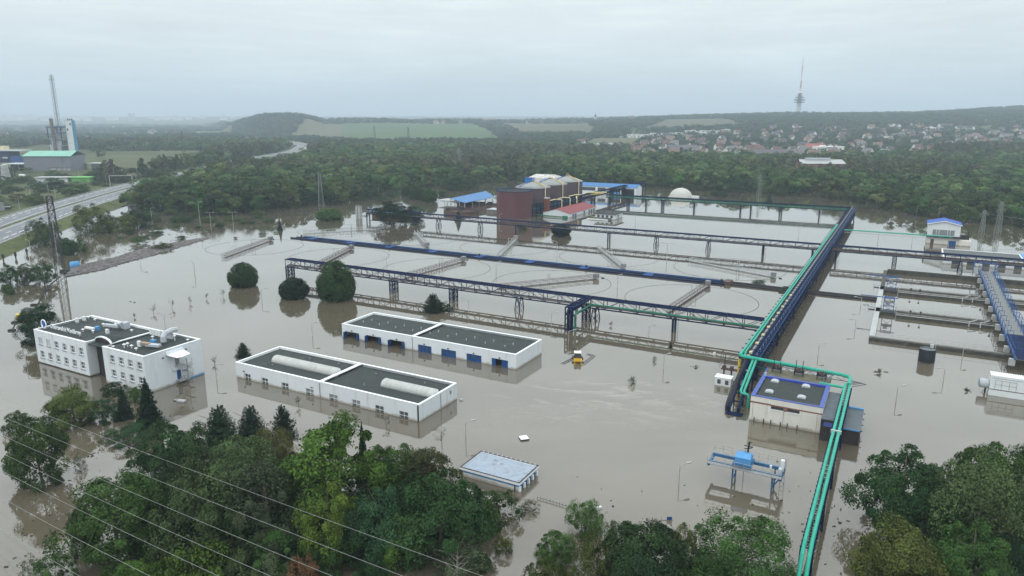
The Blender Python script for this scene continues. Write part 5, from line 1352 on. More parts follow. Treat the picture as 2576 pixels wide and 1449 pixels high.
# ================================================================== loader caught in the water
ld = thing('wheel_loader', 'yellow wheel loader with a white cab roof, half under water', 'loader', -62.3, 144.6, 0, turn=.45)
mb = MB().box(-.95, .95, -1.6, .2, -.6, .75).box(-.85, .85, -1.75, -1.6, -.3, .6); mb.build('engine_hood', YELM, ld); box('grille', ld, BLACK, -.6, .6, -1.8, -1.76, -.2, .45); box('counterweight', ld, YELM, -1.0, 1.0, -1.95, -1.55, -.6, .05)
for x in (-.7, .7):
    for y in (.25, 1.55): bar('cab_post', ld, DARK, (x, y, .2), (x * .9, y, 1.9), .14)
box('cab_glass', ld, GLASS, -.66, .66, .3, 1.5, .3, 1.85); box('cab_roof', ld, CAP, -.8, .8, .1, 1.7, 1.9, 2.05); bar('beacon', ld, YELM, (0, 1.2, 2.05), (0, 1.2, 2.35), .15)
for x in (-1.05, 1.05):
    for y in (-.9, 2.0):
        w_ = MB().lathe([(.2, -.3), (.72, -.3), (.78, -.15), (.78, .15), (.72, .3), (.2, .3)], 20).build('wheel', BLACK, ld); w_.rotation_euler = (0, PI / 2, 0); w_.location = (x, y, -.5)
bar('lift_arm', ld, YELM, (-.5, 1.6, .6), (-.5, 3.2, .1), .25); bar('lift_arm', ld, YELM, (.5, 1.6, .6), (.5, 3.2, .1), .25); box('bucket', ld, GREY, -1.2, 1.2, 3.1, 3.7, -.6, .4)
for lab, pts in (('floating ladder frame lying left of the wheel loader', [(1415, 915), (1452, 897)]), ('floating ladder frame lying right of the wheel loader', [(1465, 918), (1494, 895), (1478, 891)])):
    r0 = spot(*pts[0]); fr = thing_w('floating_ladder', lab, 'ladder', r0)
    for p, q in zip(pts[:-1], pts[1:]):
        A, B = spot(*p) - r0, spot(*q) - r0; nn = (B - A).normalized(); nn = Vector((-nn.y, nn.x, 0)) * .35
        for s2 in (-1, 1): bar('side_rail', fr, GREY, A + nn * s2 + Vector((0, 0, .08)), B + nn * s2 + Vector((0, 0, .08)), .1)
        k_ = max(2, round((B - A).length / .9))
        for i in range(k_ + 1): c_ = A.lerp(B, i / k_); bar('rung', fr, GREY, c_ + nn + Vector((0, 0, .08)), c_ - nn + Vector((0, 0, .08)), .07)
# ================================================================== industrial estate on the left
ih = thing_w('industrial_hall', 'tall grey sheet-metal hall with a pale green roof on the left', 'building', Vector((-506, 747, 1.4)))
box('wall', ih, mat('grey_sheet', (0.17, 0.175, 0.20), .7, .08, .1), 0, 49, 0, 26, 0, 15.2); bar('wall_band', ih, GREY, (0, -.05, 8.2), (49, -.05, 8.2), .1, .3)
mb = MB().quad((-1, -1, 15.2), (50, -1, 15.2), (49, 13, 20.2), (0, 13, 20.2)).quad((50, 27, 15.2), (-1, 27, 15.2), (0, 13, 20.2), (49, 13, 20.2)); mb.build('roof', mat('mint_roof', (0.20, 0.42, 0.33), .6, .06, .1), ih)
box('loading_bay', ih, CONCL, 27, 47.5, -.4, -.05, .3, 4.4); bar('bay_canopy', ih, GREY, (26, -1, 4.6), (48.5, -1, 4.6), 1.6, .3)
for k in range(3): bar('bay_brace', ih, GREY, (32 + 5 * k, -.6, .3), (35 + 5 * k, -.6, 4.2), .4)
bar('pipe', ih, GREY, (39.5, -.3, .3), (39.5, -.3, 15), .6)
def flat_shed(p, rz, w, d, h, lab, roofm, wallm, open_front=False, name='shed'):
    s_ = thing_w(name, lab, 'shed', p, rz)
    if open_front:
        for x in (0.3, w / 2, w - .3): bar('post', s_, GREY, (x, .3, 0), (x, .3, h), .5)
        box('wall', s_, wallm, 0, w, d * .55, d, 0, h)
    else: box('wall', s_, wallm, 0, w, 0, d, 0, h)
    mb = MB().box(-1, w + 1, -1, d + 1, h, h + .7); mb.build('roof', roofm, s_)
    return s_
flat_shed(Vector((-536, 760, 1.4)), 0, 30, 18, 6, 'open pale-roofed shed left of the tall grey hall', LGREY, DARK, True)
flat_shed(Vector((-455, 770, 1.4)), -.1, 17, 14, 6, 'pale canopy right of the tall grey hall with goods beneath', CONCL, LGREY, True)
s_ = flat_shed(Vector((-408, 614, 1.4)), .06, 26, 9, 3.6, 'long white shed before the tall grey hall', CONCL, PAPER)
s_ = flat_shed(Vector((-380, 618, 1.4)), .06, 15, 8, 3.4, 'bright green container sheds beside the long white shed', mat('lime_sheet', (0.16, 0.42, 0.12), .6), MATS['lime_sheet'])
s_ = flat_shed(Vector((-470, 590, 1.4)), .05, 34, 10, 2.4, 'low dark flat-roofed building in the yard at the left', mat('mossy_roof', (0.14, 0.2, 0.14), .8), BRICK)
si = thing_w('pale_silo', 'pale banded silo at the left picture edge', 'silo', spot(16, 452, 1.4))
MB().lathe([(3.6, 0), (3.6, 5), (3.2, 5.1), (3.2, 9.5), (2.7, 9.6), (2.7, 13), (.2, 14)], 24).build('shell', CONCL, si); MB().lathe([(3.65, 5), (3.65, 5.3)], 24).build('band', CONC, si); MB().lathe([(3.25, 9.4), (3.25, 9.7)], 24).build('band', CONC, si)
gt = thing_w('white_gas_tank', 'small white horizontal tank before the grey hall', 'tank', spot(57, 448, 1.4))
MB().tube([(-2.6, 0, 2), (-2.3, 0, 2), (2.3, 0, 2), (2.6, 0, 2)], [.8, 1.6, 1.6, .8], 14).build('vessel', PAPER, gt); box('saddle', gt, CONC, -1.6, -1, -1, 1, 0, 1.2); box('saddle', gt, CONC, 1, 1.6, -1, 1, 0, 1.2)
# tower block of the chemical plant
DT = 1120.0
def at_u(u, Y, z): return Vector((u_to_x(u, Y), Y, z))
tb = thing_w('white_blue_tower', 'tall white tower block with a blue side above the trees on the left', 'tower', at_u(174, DT, 1.0), .05)
box('white_face', tb, PAPER, 0, 10, 0, 9, 0, 50); box('blue_side', tb, mat('process_blue', (0.03, 0.22, 0.40), .6, .06, .1), 10.01, 10.4, .0, 9, 0, 50.3); box('parapet', tb, LGREY, -.2, 10.2, -.2, 9.2, 50.01, 50.8)
for z in (16, 30, 44): box('floor_line', tb, CONCL, 0, 10, -.1, -.02, z, z + .4)
for x, z in ((7, 43), (2, 35)): box('opening_shade', tb, BLACK, x, x + 2, -.12, -.02, z, z + 3.4)  # black panels on the face paint the shade of two openings
bar('pipe', tb, GREY, (.6, -.4, 0), (.6, -.4, 44), .4)
for x in (2, 5, 8): MB().lathe([(1.0, 50.8), (1.0, 52.6), (.2, 53.2)], 10, x, 6).build('roof_fan', DARK, tb)
cp = thing_w('process_plant', 'blue steel process structure with white vessels left of the tower block', 'plant', at_u(128, DT, 1.0), -.2)
for x in (0, 12, 24):
    for y in (0, 12): bar('column', cp, BLUE, (x, y, 0), (x, y, 40), 1.0)
for z in (12, 22, 31, 39.5):
    box('floor', cp, BLUEM if z > 30 else GREY, -1, 25, -1, 13, z, z + 1.2)
for x, z in ((2, 13.5), (8, 13.5), (14, 13.5), (5, 23), (16, 23), (10, 32), (19, 32)): MB().lathe([(2.4, z), (2.4, z + 6.5), (.5, z + 7.6)], 14, x + 1, 5).build('vessel', PAPER if z < 20 else GALV, cp)
box('lower_house', cp, CONCL, 3, 22, -3, -1.2, 0, 14); box('roof_sheet', cp, BLUEM, -1.5, 25.5, -1.5, 13.5, 41, 41.8)
cs = thing_w('scaffold_column', 'dark banded process column beside the lattice stack', 'column', at_u(141, DT - 8, 1.0))
MB().lathe([(2.2, 0), (2.2, 44), (2.5, 44), (2.5, 53), (.8, 54)], 12).build('column', mat('brown_steel', (0.14, 0.115, 0.09), .8, .3, .3), cs)
for k in range(10): MB().lathe([(3.4, 8 + 4.8 * k), (3.4, 8.4 + 4.8 * k), (2.4, 8.4 + 4.8 * k)], 12).build('platform', GREY, cs)
def lattice(root, base, top, H_, m, levels, leg=.4, br=.2, z0=0.0):
    c0 = [(-base, -base), (base, -base), (base, base), (-base, base)]
    for x, y in c0: bar('leg', root, m, (x, y, z0), (x * top / base, y * top / base, H_), leg)
    mb = MB()
    for k in range(levels):
        f0, f1 = k / levels, (k + 1) / levels
        s0, s1 = base + (top - base) * f0, base + (top - base) * f1
        za_, zb_ = z0 + (H_ - z0) * f0, z0 + (H_ - z0) * f1
        for i in range(4):
            (xa, ya), (xb, yb) = c0[i], c0[(i + 1) % 4]
            q = lambda x, y, s, z: (x / base * s, y / base * s, z)
            mb.bar(q(xa, ya, s0, za_), q(xb, yb, s1, zb_), br); mb.bar(q(xb, yb, s0, za_), q(xa, ya, s1, zb_), br); mb.bar(q(xa, ya, s1, zb_), q(xb, yb, s1, zb_), br)
    mb.build('lattice', m, root)
lt = thing_w('lattice_stack', 'tall slender lattice stack rising high above the plant on the left', 'stack', at_u(157, DT + 25, 1.0))
lattice(lt, 2.5, 1.9, 118, mat('grey_lattice', (0.20, 0.21, 0.22), .7, .2, .2), 16, .26, .11); MB().lathe([(.38, 0), (.38, 121), (.2, 121)], 8).build('flue', GREY, lt)
for z in (60, 112): box('platform', lt, GREY, -3, 3, -3, 3, z, z + .6)
bp = thing_w('blue_plant_hall', 'blue industrial hall with pale roof at the left picture edge', 'building', at_u(-12, 900, 1.0), -.1)
box('wall', bp, BLUE, -10, 20, 0, 18, 0, 14); box('roof', bp, LGREY, -11, 36, -1, 19, 14.01, 15); box('roof_house', bp, CRM, 4, 12, 4, 12, 15.01, 20); box('wing', bp, BLUEM, 20.01, 34, 1, 16, 0, 8)
for k in range(3): box('window_strip', bp, LGREY, -9 + 10 * k, -2 + 10 * k, -.15, -.05, 5, 7)
wtw = thing_w('white_vent_pipe', 'slim white vent pipe in front of the distant trees', 'pipe', at_u(385, 700, 1.4))
MB().tube([(0, 0, 0), (0, 0, 12), (-.6, 0, 13.4), (-1.6, 0, 13.2)], [.7, .6, .6, .5], 8).build('pipe', PAPER, wtw); box('base', wtw, CONC, -2, 2, -1, 1, 0, 1)

# ------------------------------------------------------------------ warehouse in the wood on the right
wh_ = thing_w('brick_warehouse', 'brick hall with pale metal roof standing in the wood on the right', 'building', at_u(2012, 690, -1.0), -.12)
box('wall', wh_, mat('old_brick', (0.24, 0.13, 0.10), .9, .15, .4), 0, 40, 0, 18, 0, 13.6)
mb = MB().quad((-1, -1, 13.6), (41, -1, 13.6), (40, 9, 17.2), (0, 9, 17.2)).quad((41, 19, 13.6), (-1, 19, 13.6), (0, 9, 17.2), (40, 9, 17.2)); mb.build('roof', GALV, wh_); box('roof_monitor', wh_, LGREY, 6, 29, 7, 11, 16.8, 18.6)
box('dark_wing', wh_, mat('dark_tiles', (0.06, 0.06, 0.075), .8), 24, 40, -7, -.1, 0, 11.4); box('brick_front', wh_, MATS['old_brick'], 21.5, 25, -7.4, -.2, 0, 11.0)
for k in range(6): box('window', wh_, GLASS, 2 + 3.4 * k, 3.6 + 3.4 * k, -.15, -.05, 8, 11)

# ------------------------------------------------------------------ television tower
tvp = at_u(2003.5, 2640, 0); tvp.z = ground_z(tvp.x, tvp.y)
tv = thing_w('television_tower', 'tall concrete television tower with ring platforms and antenna mast on the ridge', 'tower', tvp)
zt = lambda v: CAM_H + (297 - v) / FOC * 2640 * 1.03 - tvp.z + 2
MB().lathe([(8.2, -6), (7.4, zt(258))], 20).build('shaft', mat('tower_concrete', (0.50, 0.52, 0.54), .8, .05, .1), tv)
for v0, r, h in ((263.5, 18, 4.0), (258.5, 18.5, 4.4), (253, 16, 3.5), (249.0, 11.5, 3.0)): MB().lathe([(6, zt(v0)), (r, zt(v0) + 1.2), (r, zt(v0) + h), (6, zt(v0) + h)], 24).build('platform', DARK, tv)
MB().lathe([(6.5, zt(262)), (6.0, zt(249))], 16).build('core', LGREY, tv)
MB().lathe([(3.6, zt(249)), (3.2, zt(244)), (9.5, zt(244.4)), (9.5, zt(243.6)), (2.6, zt(240.5))], 16).build('upper_ring', BRICK, tv)
RW = mat('antenna_red', (0.42, 0.16, 0.15), .7)
seg = [(241, 236, 2.5, CAP), (236, 234, 2.4, RW), (234, 231, 2.4, CAP), (231, 213, 2.4, RW), (213, 209.5, 1.9, CAP), (209.5, 208, 1.8, RW), (208, 204, 1.7, CAP), (204, 201, 1.6, RW), (201, 199, 1.5, CAP), (199, 181, 1.35, RW), (181, 160, .7, GREY)]
for v0, v1, r, m in seg: MB().lathe([(r, zt(v0)), (r * .95, zt(v1)), (.05, zt(v1))], 10).build('mast_section', m, tv)

# ------------------------------------------------------------------ lattice power pylons
def pylon(p, H_, base, top, label, m, arms_=(), levels=8, leg=.15, br=.06, turn=.4):
    r_ = thing_w('power_pylon', label, 'pylon', p, turn, group='lattice pylons')
    lattice(r_, base, top, H_, m, levels, leg, br, -2.4)
    for z, w in arms_:
        g_ = part('cross_arm', r_)
        for s2 in (-1, 1):
            bar('arm_bar', g_, m, (s2 * top, 0, z), (s2 * w, 0, z), br * 1.3); bar('arm_bar', g_, m, (s2 * top, 0, z + 1.4), (s2 * w, 0, z), br)
            bar('insulator', g_, GREY, (s2 * w, 0, z), (s2 * w, 0, z - 1.1), .14)
    return r_
PYD = mat('dark_pylon_paint', (0.045, 0.045, 0.05), .7, .3, .6, dirt=((.30, .28, .29), 1.2, .57)); PYG = mat('grey_green_pylon', (0.20, 0.23, 0.21), .7, .15, .6)
py = pylon(Vector((-161.8, 249.1, 0)), 28.5, 1.6, .62, 'tall dark flaking lattice mast in the water at the left', PYD, (), 12, .2, .1)
bar('tip', py, GREY, (0, 0, 28), (0, 0, 33.5), .16); bar('ladder', py, GALV, (0, -1.2, -1), (0, -.6, 28), .2, .08)
pylon(Vector((-123.1, 458.7, 0)), 20.5, 1.7, .6, 'pale lattice pylon before the wood behind the round bush', PYG, ((14, 4), (17.5, 3)), 9)
pylon(Vector((-51.7, 709.9, 0)), 25, 1.8, .6, 'pale lattice pylon deep in the wood behind the blue shed', PYG, ((17, 5), (21, 4)), 9)
pylon(Vector((178.7, 516.2, 0)), 15.5, 1.3, .5, 'pale lattice pylon at the far shore right of the gas dome', PYG, ((11, 3.5), (13.5, 3)), 8)
pylon(Vector((238.5, 346.1, 0)), 15.5, 1.2, .45, 'taller pale pylon in the water at the right edge', PYG, ((11.5, 3), (14, 2.5)), 7, .14, .055)
pylon(Vector((232.0, 348.1, 0)), 11, 1.0, .4, 'shorter pale pylon in the water at the right edge', PYG, ((9, 3),), 6, .14, .055)
for u, Y, h, lab in ((463, 1150, 34, 'distant lattice pylon above the trees left of the motorway'), (1028, 1500, 36, 'distant lattice pylon before the green hillside field'), (943, 1750, 34, 'distant lattice pylon at the foot of the stubble field'), (1155, 830, 24, 'distant lattice pylon in the middle of the wood')):
    p = at_u(u, Y, 0); p.z = ground_z(p.x, p.y); pylon(p, h, 2.6, .9, lab, PYG if u == 1155 else PYD, ((h * .72, 5), (h * .86, 4)), 8, .3, .13)

# ------------------------------------------------------------------ power lines in front
def wire(name, label, p, q, sag, m, r=.035, group=None):
    w_ = thing_w(name, label, 'power line', p, group=group)
    pts = []
    for k in range(25):
        t_ = k / 24; c_ = p.lerp(q, t_); c_.z -= sag * 4 * t_ * (1 - t_); pts.append(c_ - p)
    MB().tube(pts, r, 5, False).build('conductor', m, w_)
    return w_
def air(u, v, dist):
    x = (u - 1288.0) / FOC; y = -(v - 724.5) / FOC
    return Vector((x * dist, (cP + y * sP) * dist, CAM_H + (-sP + y * cP) * dist))
WL = [((-60, 975, 118), (1300, 1480, 62), 'topmost power line crossing above the lower left trees'),
      ((-60, 1020, 112), (1120, 1490, 60), 'second power line from the top above the lower left trees'),
      ((-60, 1065, 108), (960, 1500, 58), 'third power line from the top above the lower left trees'),
      ((-60, 1108, 104), (820, 1510, 57), 'fourth power line from the top above the lower left trees'),
      ((-60, 1150, 101), (660, 1500, 56), 'fifth power line from the top above the lower left trees'),
      ((-60, 1215, 97), (520, 1520, 55), 'sixth power line from the top above the lower left trees'),
      ((-60, 1290, 93), (330, 1520, 54), 'lowest power line in the bottom left corner')]
for a_, b_2, lab in WL: wire('power_line', lab, air(*a_), air(*b_2), .35, WIRE, .017, 'power lines in the lower left')
wire('overhead_cable', 'thin cable running from the left pylon pair to the right edge', Vector((238.5, 346.1, 14)), Vector((330, 300, 12)), 3, GREY, .06)
wire('overhead_cable', 'thin cable hanging from the shorter right pylon', Vector((232, 348.1, 9.5)), Vector((330, 318, 7)), 3, GREY, .06)
# ================================================================== trees
def np_mesh(name, verts, quads, tint, m):
    me = bpy.data.meshes.new(name)
    nv, nf = len(verts), len(quads)
    me.vertices.add(nv); me.vertices.foreach_set('co', np.asarray(verts, dtype=np.float32).ravel())
    k = quads.shape[1]
    me.loops.add(nf * k); me.loops.foreach_set('vertex_index', np.asarray(quads, dtype=np.int32).ravel())
    me.polygons.add(nf); me.polygons.foreach_set('loop_start', np.arange(0, nf * k, k, dtype=np.int32))
    me.update(calc_edges=True)
    at = me.attributes.new('tint', 'FLOAT', 'POINT'); at.data.foreach_set('value', np.asarray(tint, dtype=np.float32))
    me.materials.append(m)
    return me

def leaves(rng, pos, nrm, size, aspect=.62):
    n = len(pos)
    nrm = nrm / (np.linalg.norm(nrm, axis=1, keepdims=True) + 1e-9)
    r = rng.normal(size=(n, 3)); t = np.cross(nrm, r); t /= (np.linalg.norm(t, axis=1, keepdims=True) + 1e-9)
    b = np.cross(nrm, t)
    s = size[:, None] * .5
    bend = nrm * s * .35
    v = np.empty((n, 4, 3), dtype=np.float32)
    v[:, 0] = pos - t * s - bend; v[:, 1] = pos - b * s * aspect; v[:, 2] = pos + t * s - bend; v[:, 3] = pos + b * s * aspect
    q = np.arange(n * 4, dtype=np.int32).reshape(n, 4)
    return v.reshape(-1, 3), q

def crown_round(seed, H, R, base, n_clump, n_leaf, leaf, top=0.5, clump=.34, gap=.0, squash=.8, up=.35, coh=.25, jit=.5):
    """lobed crown: clumps of leaves spread through an egg-shaped volume"""
    rng = np.random.default_rng(seed)
    zc, hz = (H + base) / 2, (H - base) / 2
    d = rng.normal(size=(n_clump, 3)); d /= np.linalg.norm(d, axis=1, keepdims=True)
    rad = .34 + .64 * rng.random(n_clump) ** .65
    c = d * rad[:, None]
    prof = 1.0 - top * np.clip(c[:, 2], 0, 1) ** 1.5
    C_ = np.stack([c[:, 0] * R * prof, c[:, 1] * R * prof, zc + c[:, 2] * hz * .92], 1)
    crd = R * clump * (.42 + 1.05 * rng.random(n_clump) ** 1.2)
    ti = np.clip(rng.normal(1, .17, n_clump), .55, 1.5)
    idx = rng.integers(0, n_clump, n_leaf)
    out_ = d[idx]
    dv = rng.normal(size=(n_leaf, 3)) + out_ * .9 + np.array([0, 0, up])
    dv /= np.linalg.norm(dv, axis=1, keepdims=True)
    rr = crd[idx] * (.62 + .48 * rng.random(n_leaf))
    pos = C_[idx] + dv * rr[:, None] * np.array([1, 1, squash])
    pos[:, 2] = np.maximum(pos[:, 2], base * .35)
    glob = (pos - np.array([0, 0, zc])) / np.array([R, R, hz]); glob /= (np.linalg.norm(glob, axis=1, keepdims=True) + 1e-6)
    nrm = dv * (1 - coh) + glob * coh * 1.4 + rng.normal(size=(n_leaf, 3)) * jit + np.array([0, 0, .25])
    sz = leaf * (.55 + .9 * rng.random(n_leaf))
    v, q = leaves(rng, pos, nrm, sz)
    tint = np.repeat(ti[idx] * np.clip(rng.normal(1, .16, n_leaf), .55, 1.6), 4)
    return v, q, tint

def crown_dome(seed, H, R, n_leaf, leaf):
    """dense rounded bush reaching down to the water"""
    rng = np.random.default_rng(seed)
    k = 120
    d = rng.normal(size=(k, 3)); d[:, 2] = np.maximum(d[:, 2], -np.abs(d[:, 2]) * .7); d /= np.linalg.norm(d, axis=1, keepdims=True)
    C_ = d * np.array([R, R, H * .62]) * .8; C_[:, 2] += H * .38
    ti = np.clip(rng.normal(1, .15, k), .6, 1.4)
    idx = rng.integers(0, k, n_leaf)
    dv = rng.normal(size=(n_leaf, 3)) + d[idx] * 1.2; dv /= np.linalg.norm(dv, axis=1, keepdims=True)
    rr = R * (.17 + .13 * rng.random(n_leaf))
    pos = C_[idx] + dv * rr[:, None]
    pos[:, 2] = np.maximum(pos[:, 2], -.2)
    nrm = dv + rng.normal(size=(n_leaf, 3)) * .5 + np.array([0, 0, .2])
    fill = rng.random(n_leaf) < .3
    pos[fill] = np.array([0, 0, H * .38]) + (pos[fill] - np.array([0, 0, H * .38])) * (.35 + .5 * rng.random((fill.sum(), 1)))
    v, q = leaves(rng, pos, nrm, leaf * (.6 + .8 * rng.random(n_leaf)) * np.where(fill, 2.2, 1.0))
    return v, q, np.repeat(ti[idx] * np.clip(rng.normal(1, .15, n_leaf), .6, 1.5), 4)

def crown_conifer(seed, H, R, base, tiers, per, leaf, droop=.35, ragged=.25, pw=.85):
    rng = np.random.default_rng(seed)
    P, Nn, S, T = [], [], [], []
    for i in range(tiers):
        f = i / (tiers - 1)
        z = base + (H - base) * f
        L_ = R * (1 - f) ** pw * (1 - ragged * rng.random()) + .12 * R * (1 - f) + .03
        nb = max(4, int(11 * (1 - f) + 5))
        for k in range(nb):
            an = 2 * PI * (k + rng.random()) / nb; Lk = L_ * (.75 + .4 * rng.random()); tt = rng.normal(1, .14)
            m = max(4, int(per * Lk / R) + 3)
            s = rng.random(m) ** .7
            x = s * Lk
            w = (rng.random(m) - .5) * .55 * Lk * (1 - s * .6)
            zz = z - droop * x * s + rng.normal(0, .05 * R, m)
            px, py = x * math.cos(an) - w * math.sin(an), x * math.sin(an) + w * math.cos(an)
            P.append(np.stack([px, py, zz], 1)); n_ = rng.normal(size=(m, 3)) * .5 + np.array([math.cos(an) * .5, math.sin(an) * .5, .8]); Nn.append(n_)
            S.append(leaf * (.6 + .8 * rng.random(m))); T.append(np.clip(tt * rng.normal(1, .15, m), .5, 1.6))
    P, Nn, S, T = np.concatenate(P), np.concatenate(Nn), np.concatenate(S), np.concatenate(T)
    v, q = leaves(rng, P, Nn, S, .5)
    return v, q, np.repeat(T, 4)

def trunk_mesh(name, seed, H, r, m, limbs=6, spread=.35, zb=-2.4):
    rng = random.Random(seed); mb = MB()
    pts = [(rng.uniform(-.02, .02) * H * k / 5, rng.uniform(-.02, .02) * H * k / 5, zb + (H - zb) * k / 5) for k in range(6)]
    mb.tube(pts, [r * (1.15 - .95 * k / 5) for k in range(6)], 7, False)
    for k in range(limbs):
        z = H * rng.uniform(.25, .7); an = rng.uniform(0, 2 * PI); ln = H * spread * rng.uniform(.6, 1.1)
        p0 = Vector((0, 0, z)); p1 = p0 + Vector((math.cos(an) * ln * .5, math.sin(an) * ln * .5, ln * .45)); p2 = p0 + Vector((math.cos(an) * ln, math.sin(an) * ln, ln * .75))
        mb.tube([p0, p1, p2], [r * .4, r * .26, r * .08], 5, False)
    me = bpy.data.meshes.new(name); me.from_pydata(mb.v, [], mb.f); me.materials.append(m); return me

# prototypes are 10 m high
PROTO = {}
def proto(key, crown, trunk): PROTO.setdefault(key, []).append((np_mesh('crown_' + key, *crown, LEAF), trunk))
for s in range(4): proto('broad', crown_round(11 + s, 10, 4.4, .3, 85, 22000, .235, .42, .27), trunk_mesh('trunk', s, 9, .26, BARK))
for s in range(3): proto('airy', crown_round(31 + s, 10, 3.9, .6, 70, 10500, .25, .35, .22, squash=1.1), trunk_mesh('trunk', 20 + s, 9.2, .2, BARK, 9))
for s in range(2): proto('willow', crown_round(41 + s, 10, 4.6, .2, 90, 19000, .22, .25, .26, squash=1.25, up=.6), trunk_mesh('trunk', 30 + s, 8, .22, BARK, 9))
for s in range(2): proto('dome', crown_dome(51 + s, 10, 6.0, 19000, .42), trunk_mesh('trunk', 40 + s, 6, .3, BARK, 4))
for s in range(2): proto('shrub', crown_round(61 + s, 10, 7.0, .0, 60, 8000, .42, .2, .25), trunk_mesh('trunk', 50 + s, 6, .2, BARK, 8, .5))
proto('spruce', crown_conifer(71, 10, 3.4, .3, 22, 60, .42), trunk_mesh('trunk', 60, 9.6, .2, BARK, 0))
proto('pine', crown_conifer(72, 10, 4.2, .4, 18, 80, .40, -.30, .5, .5), trunk_mesh('trunk', 61, 9, .25, BARK, 5))
for s in range(2): proto('twiggy', crown_round(81 + s, 10, 4.2, .4, 60, 2600, .30, .25, .25), trunk_mesh('trunk', 70 + s, 9, .16, BIRCH, 16, .4))
# lighter ones for the wood
for s in range(5): proto('wood', crown_round(101 + s, 10, 3.5 + .3 * s, .6, 16, 1800, .60, .40, .40, coh=.6, jit=.28), trunk_mesh('trunk', 80 + s, 8, .2, BIRCH if s == 2 else BARK, 2))
for s in range(3): proto('poplar', crown_round(121 + s, 10, 2.3, .3, 22, 1400, .55, .5, .40, squash=1.3, coh=.5, jit=.3), trunk_mesh('trunk', 90 + s, 9, .16, BIRCH, 2))

COL = dict(mid=(.040, .085, .020), dark=(.021, .050, .016), deep=(.012, .031, .014), grey=(.048, .078, .029), bright=(.058, .118, .020), lime=(.074, .122, .020),
           olive=(.060, .082, .020), brown=(.058, .062, .022), rust=(.15, .090, .040), teal=(.026, .060, .025), pale=(.086, .112, .042), silver=(.068, .092, .046))
prg = random.Random(5)
def tree(kind, pos, H, R, col, label, group=None, name=None, cat='tree', i=None, rz=None):
    cm, tm = PROTO[kind][(i if i is not None else prg.randrange(99)) % len(PROTO[kind])]
    t_ = thing_w(name or {'dome': 'round_bush', 'shrub': 'shrub', 'spruce': 'spruce_tree', 'pine': 'pine_tree', 'twiggy': 'thin_tree'}.get(kind, 'leafy_tree'), label, cat, pos, rz if rz is not None else prg.uniform(0, 6.28), group)
    nr = {'broad': 4.4, 'airy': 3.9, 'willow': 4.6, 'dome': 6.0, 'shrub': 7.0, 'spruce': 3.4, 'pine': 3.6, 'twiggy': 4.2}.get(kind, 3.6)
    sx = R / nr
    t_.scale = (sx, sx, H / 10)
    o = bpy.data.objects.new('trunk', tm); link(o, t_)
    c = bpy.data.objects.new('crown', cm); c.color = (*COL[col], 1) if isinstance(col, str) else (*col, 1); link(c, t_)
    return t_

def planted(kind, u, vb, vt, w, col, label, group=None, cat='tree', name=None, kh=1.0, i=None):
    """tree rooted at the survey point (u, vb), reaching vt, w wide"""
    p = spot(u, vb, 0)
    H_ = max(.5, rise(p, vt) * kh); R_ = w * (.51 if kind == 'broad' else .5) * depth(p) / FOC
    dz = 0 if kind == 'dome' else min(2.3, .24 * H_)      # rooted on the drowned ground
    p.z = -dz
    return tree(kind, p, H_ + dz, R_, col, label, group, name, cat, i)

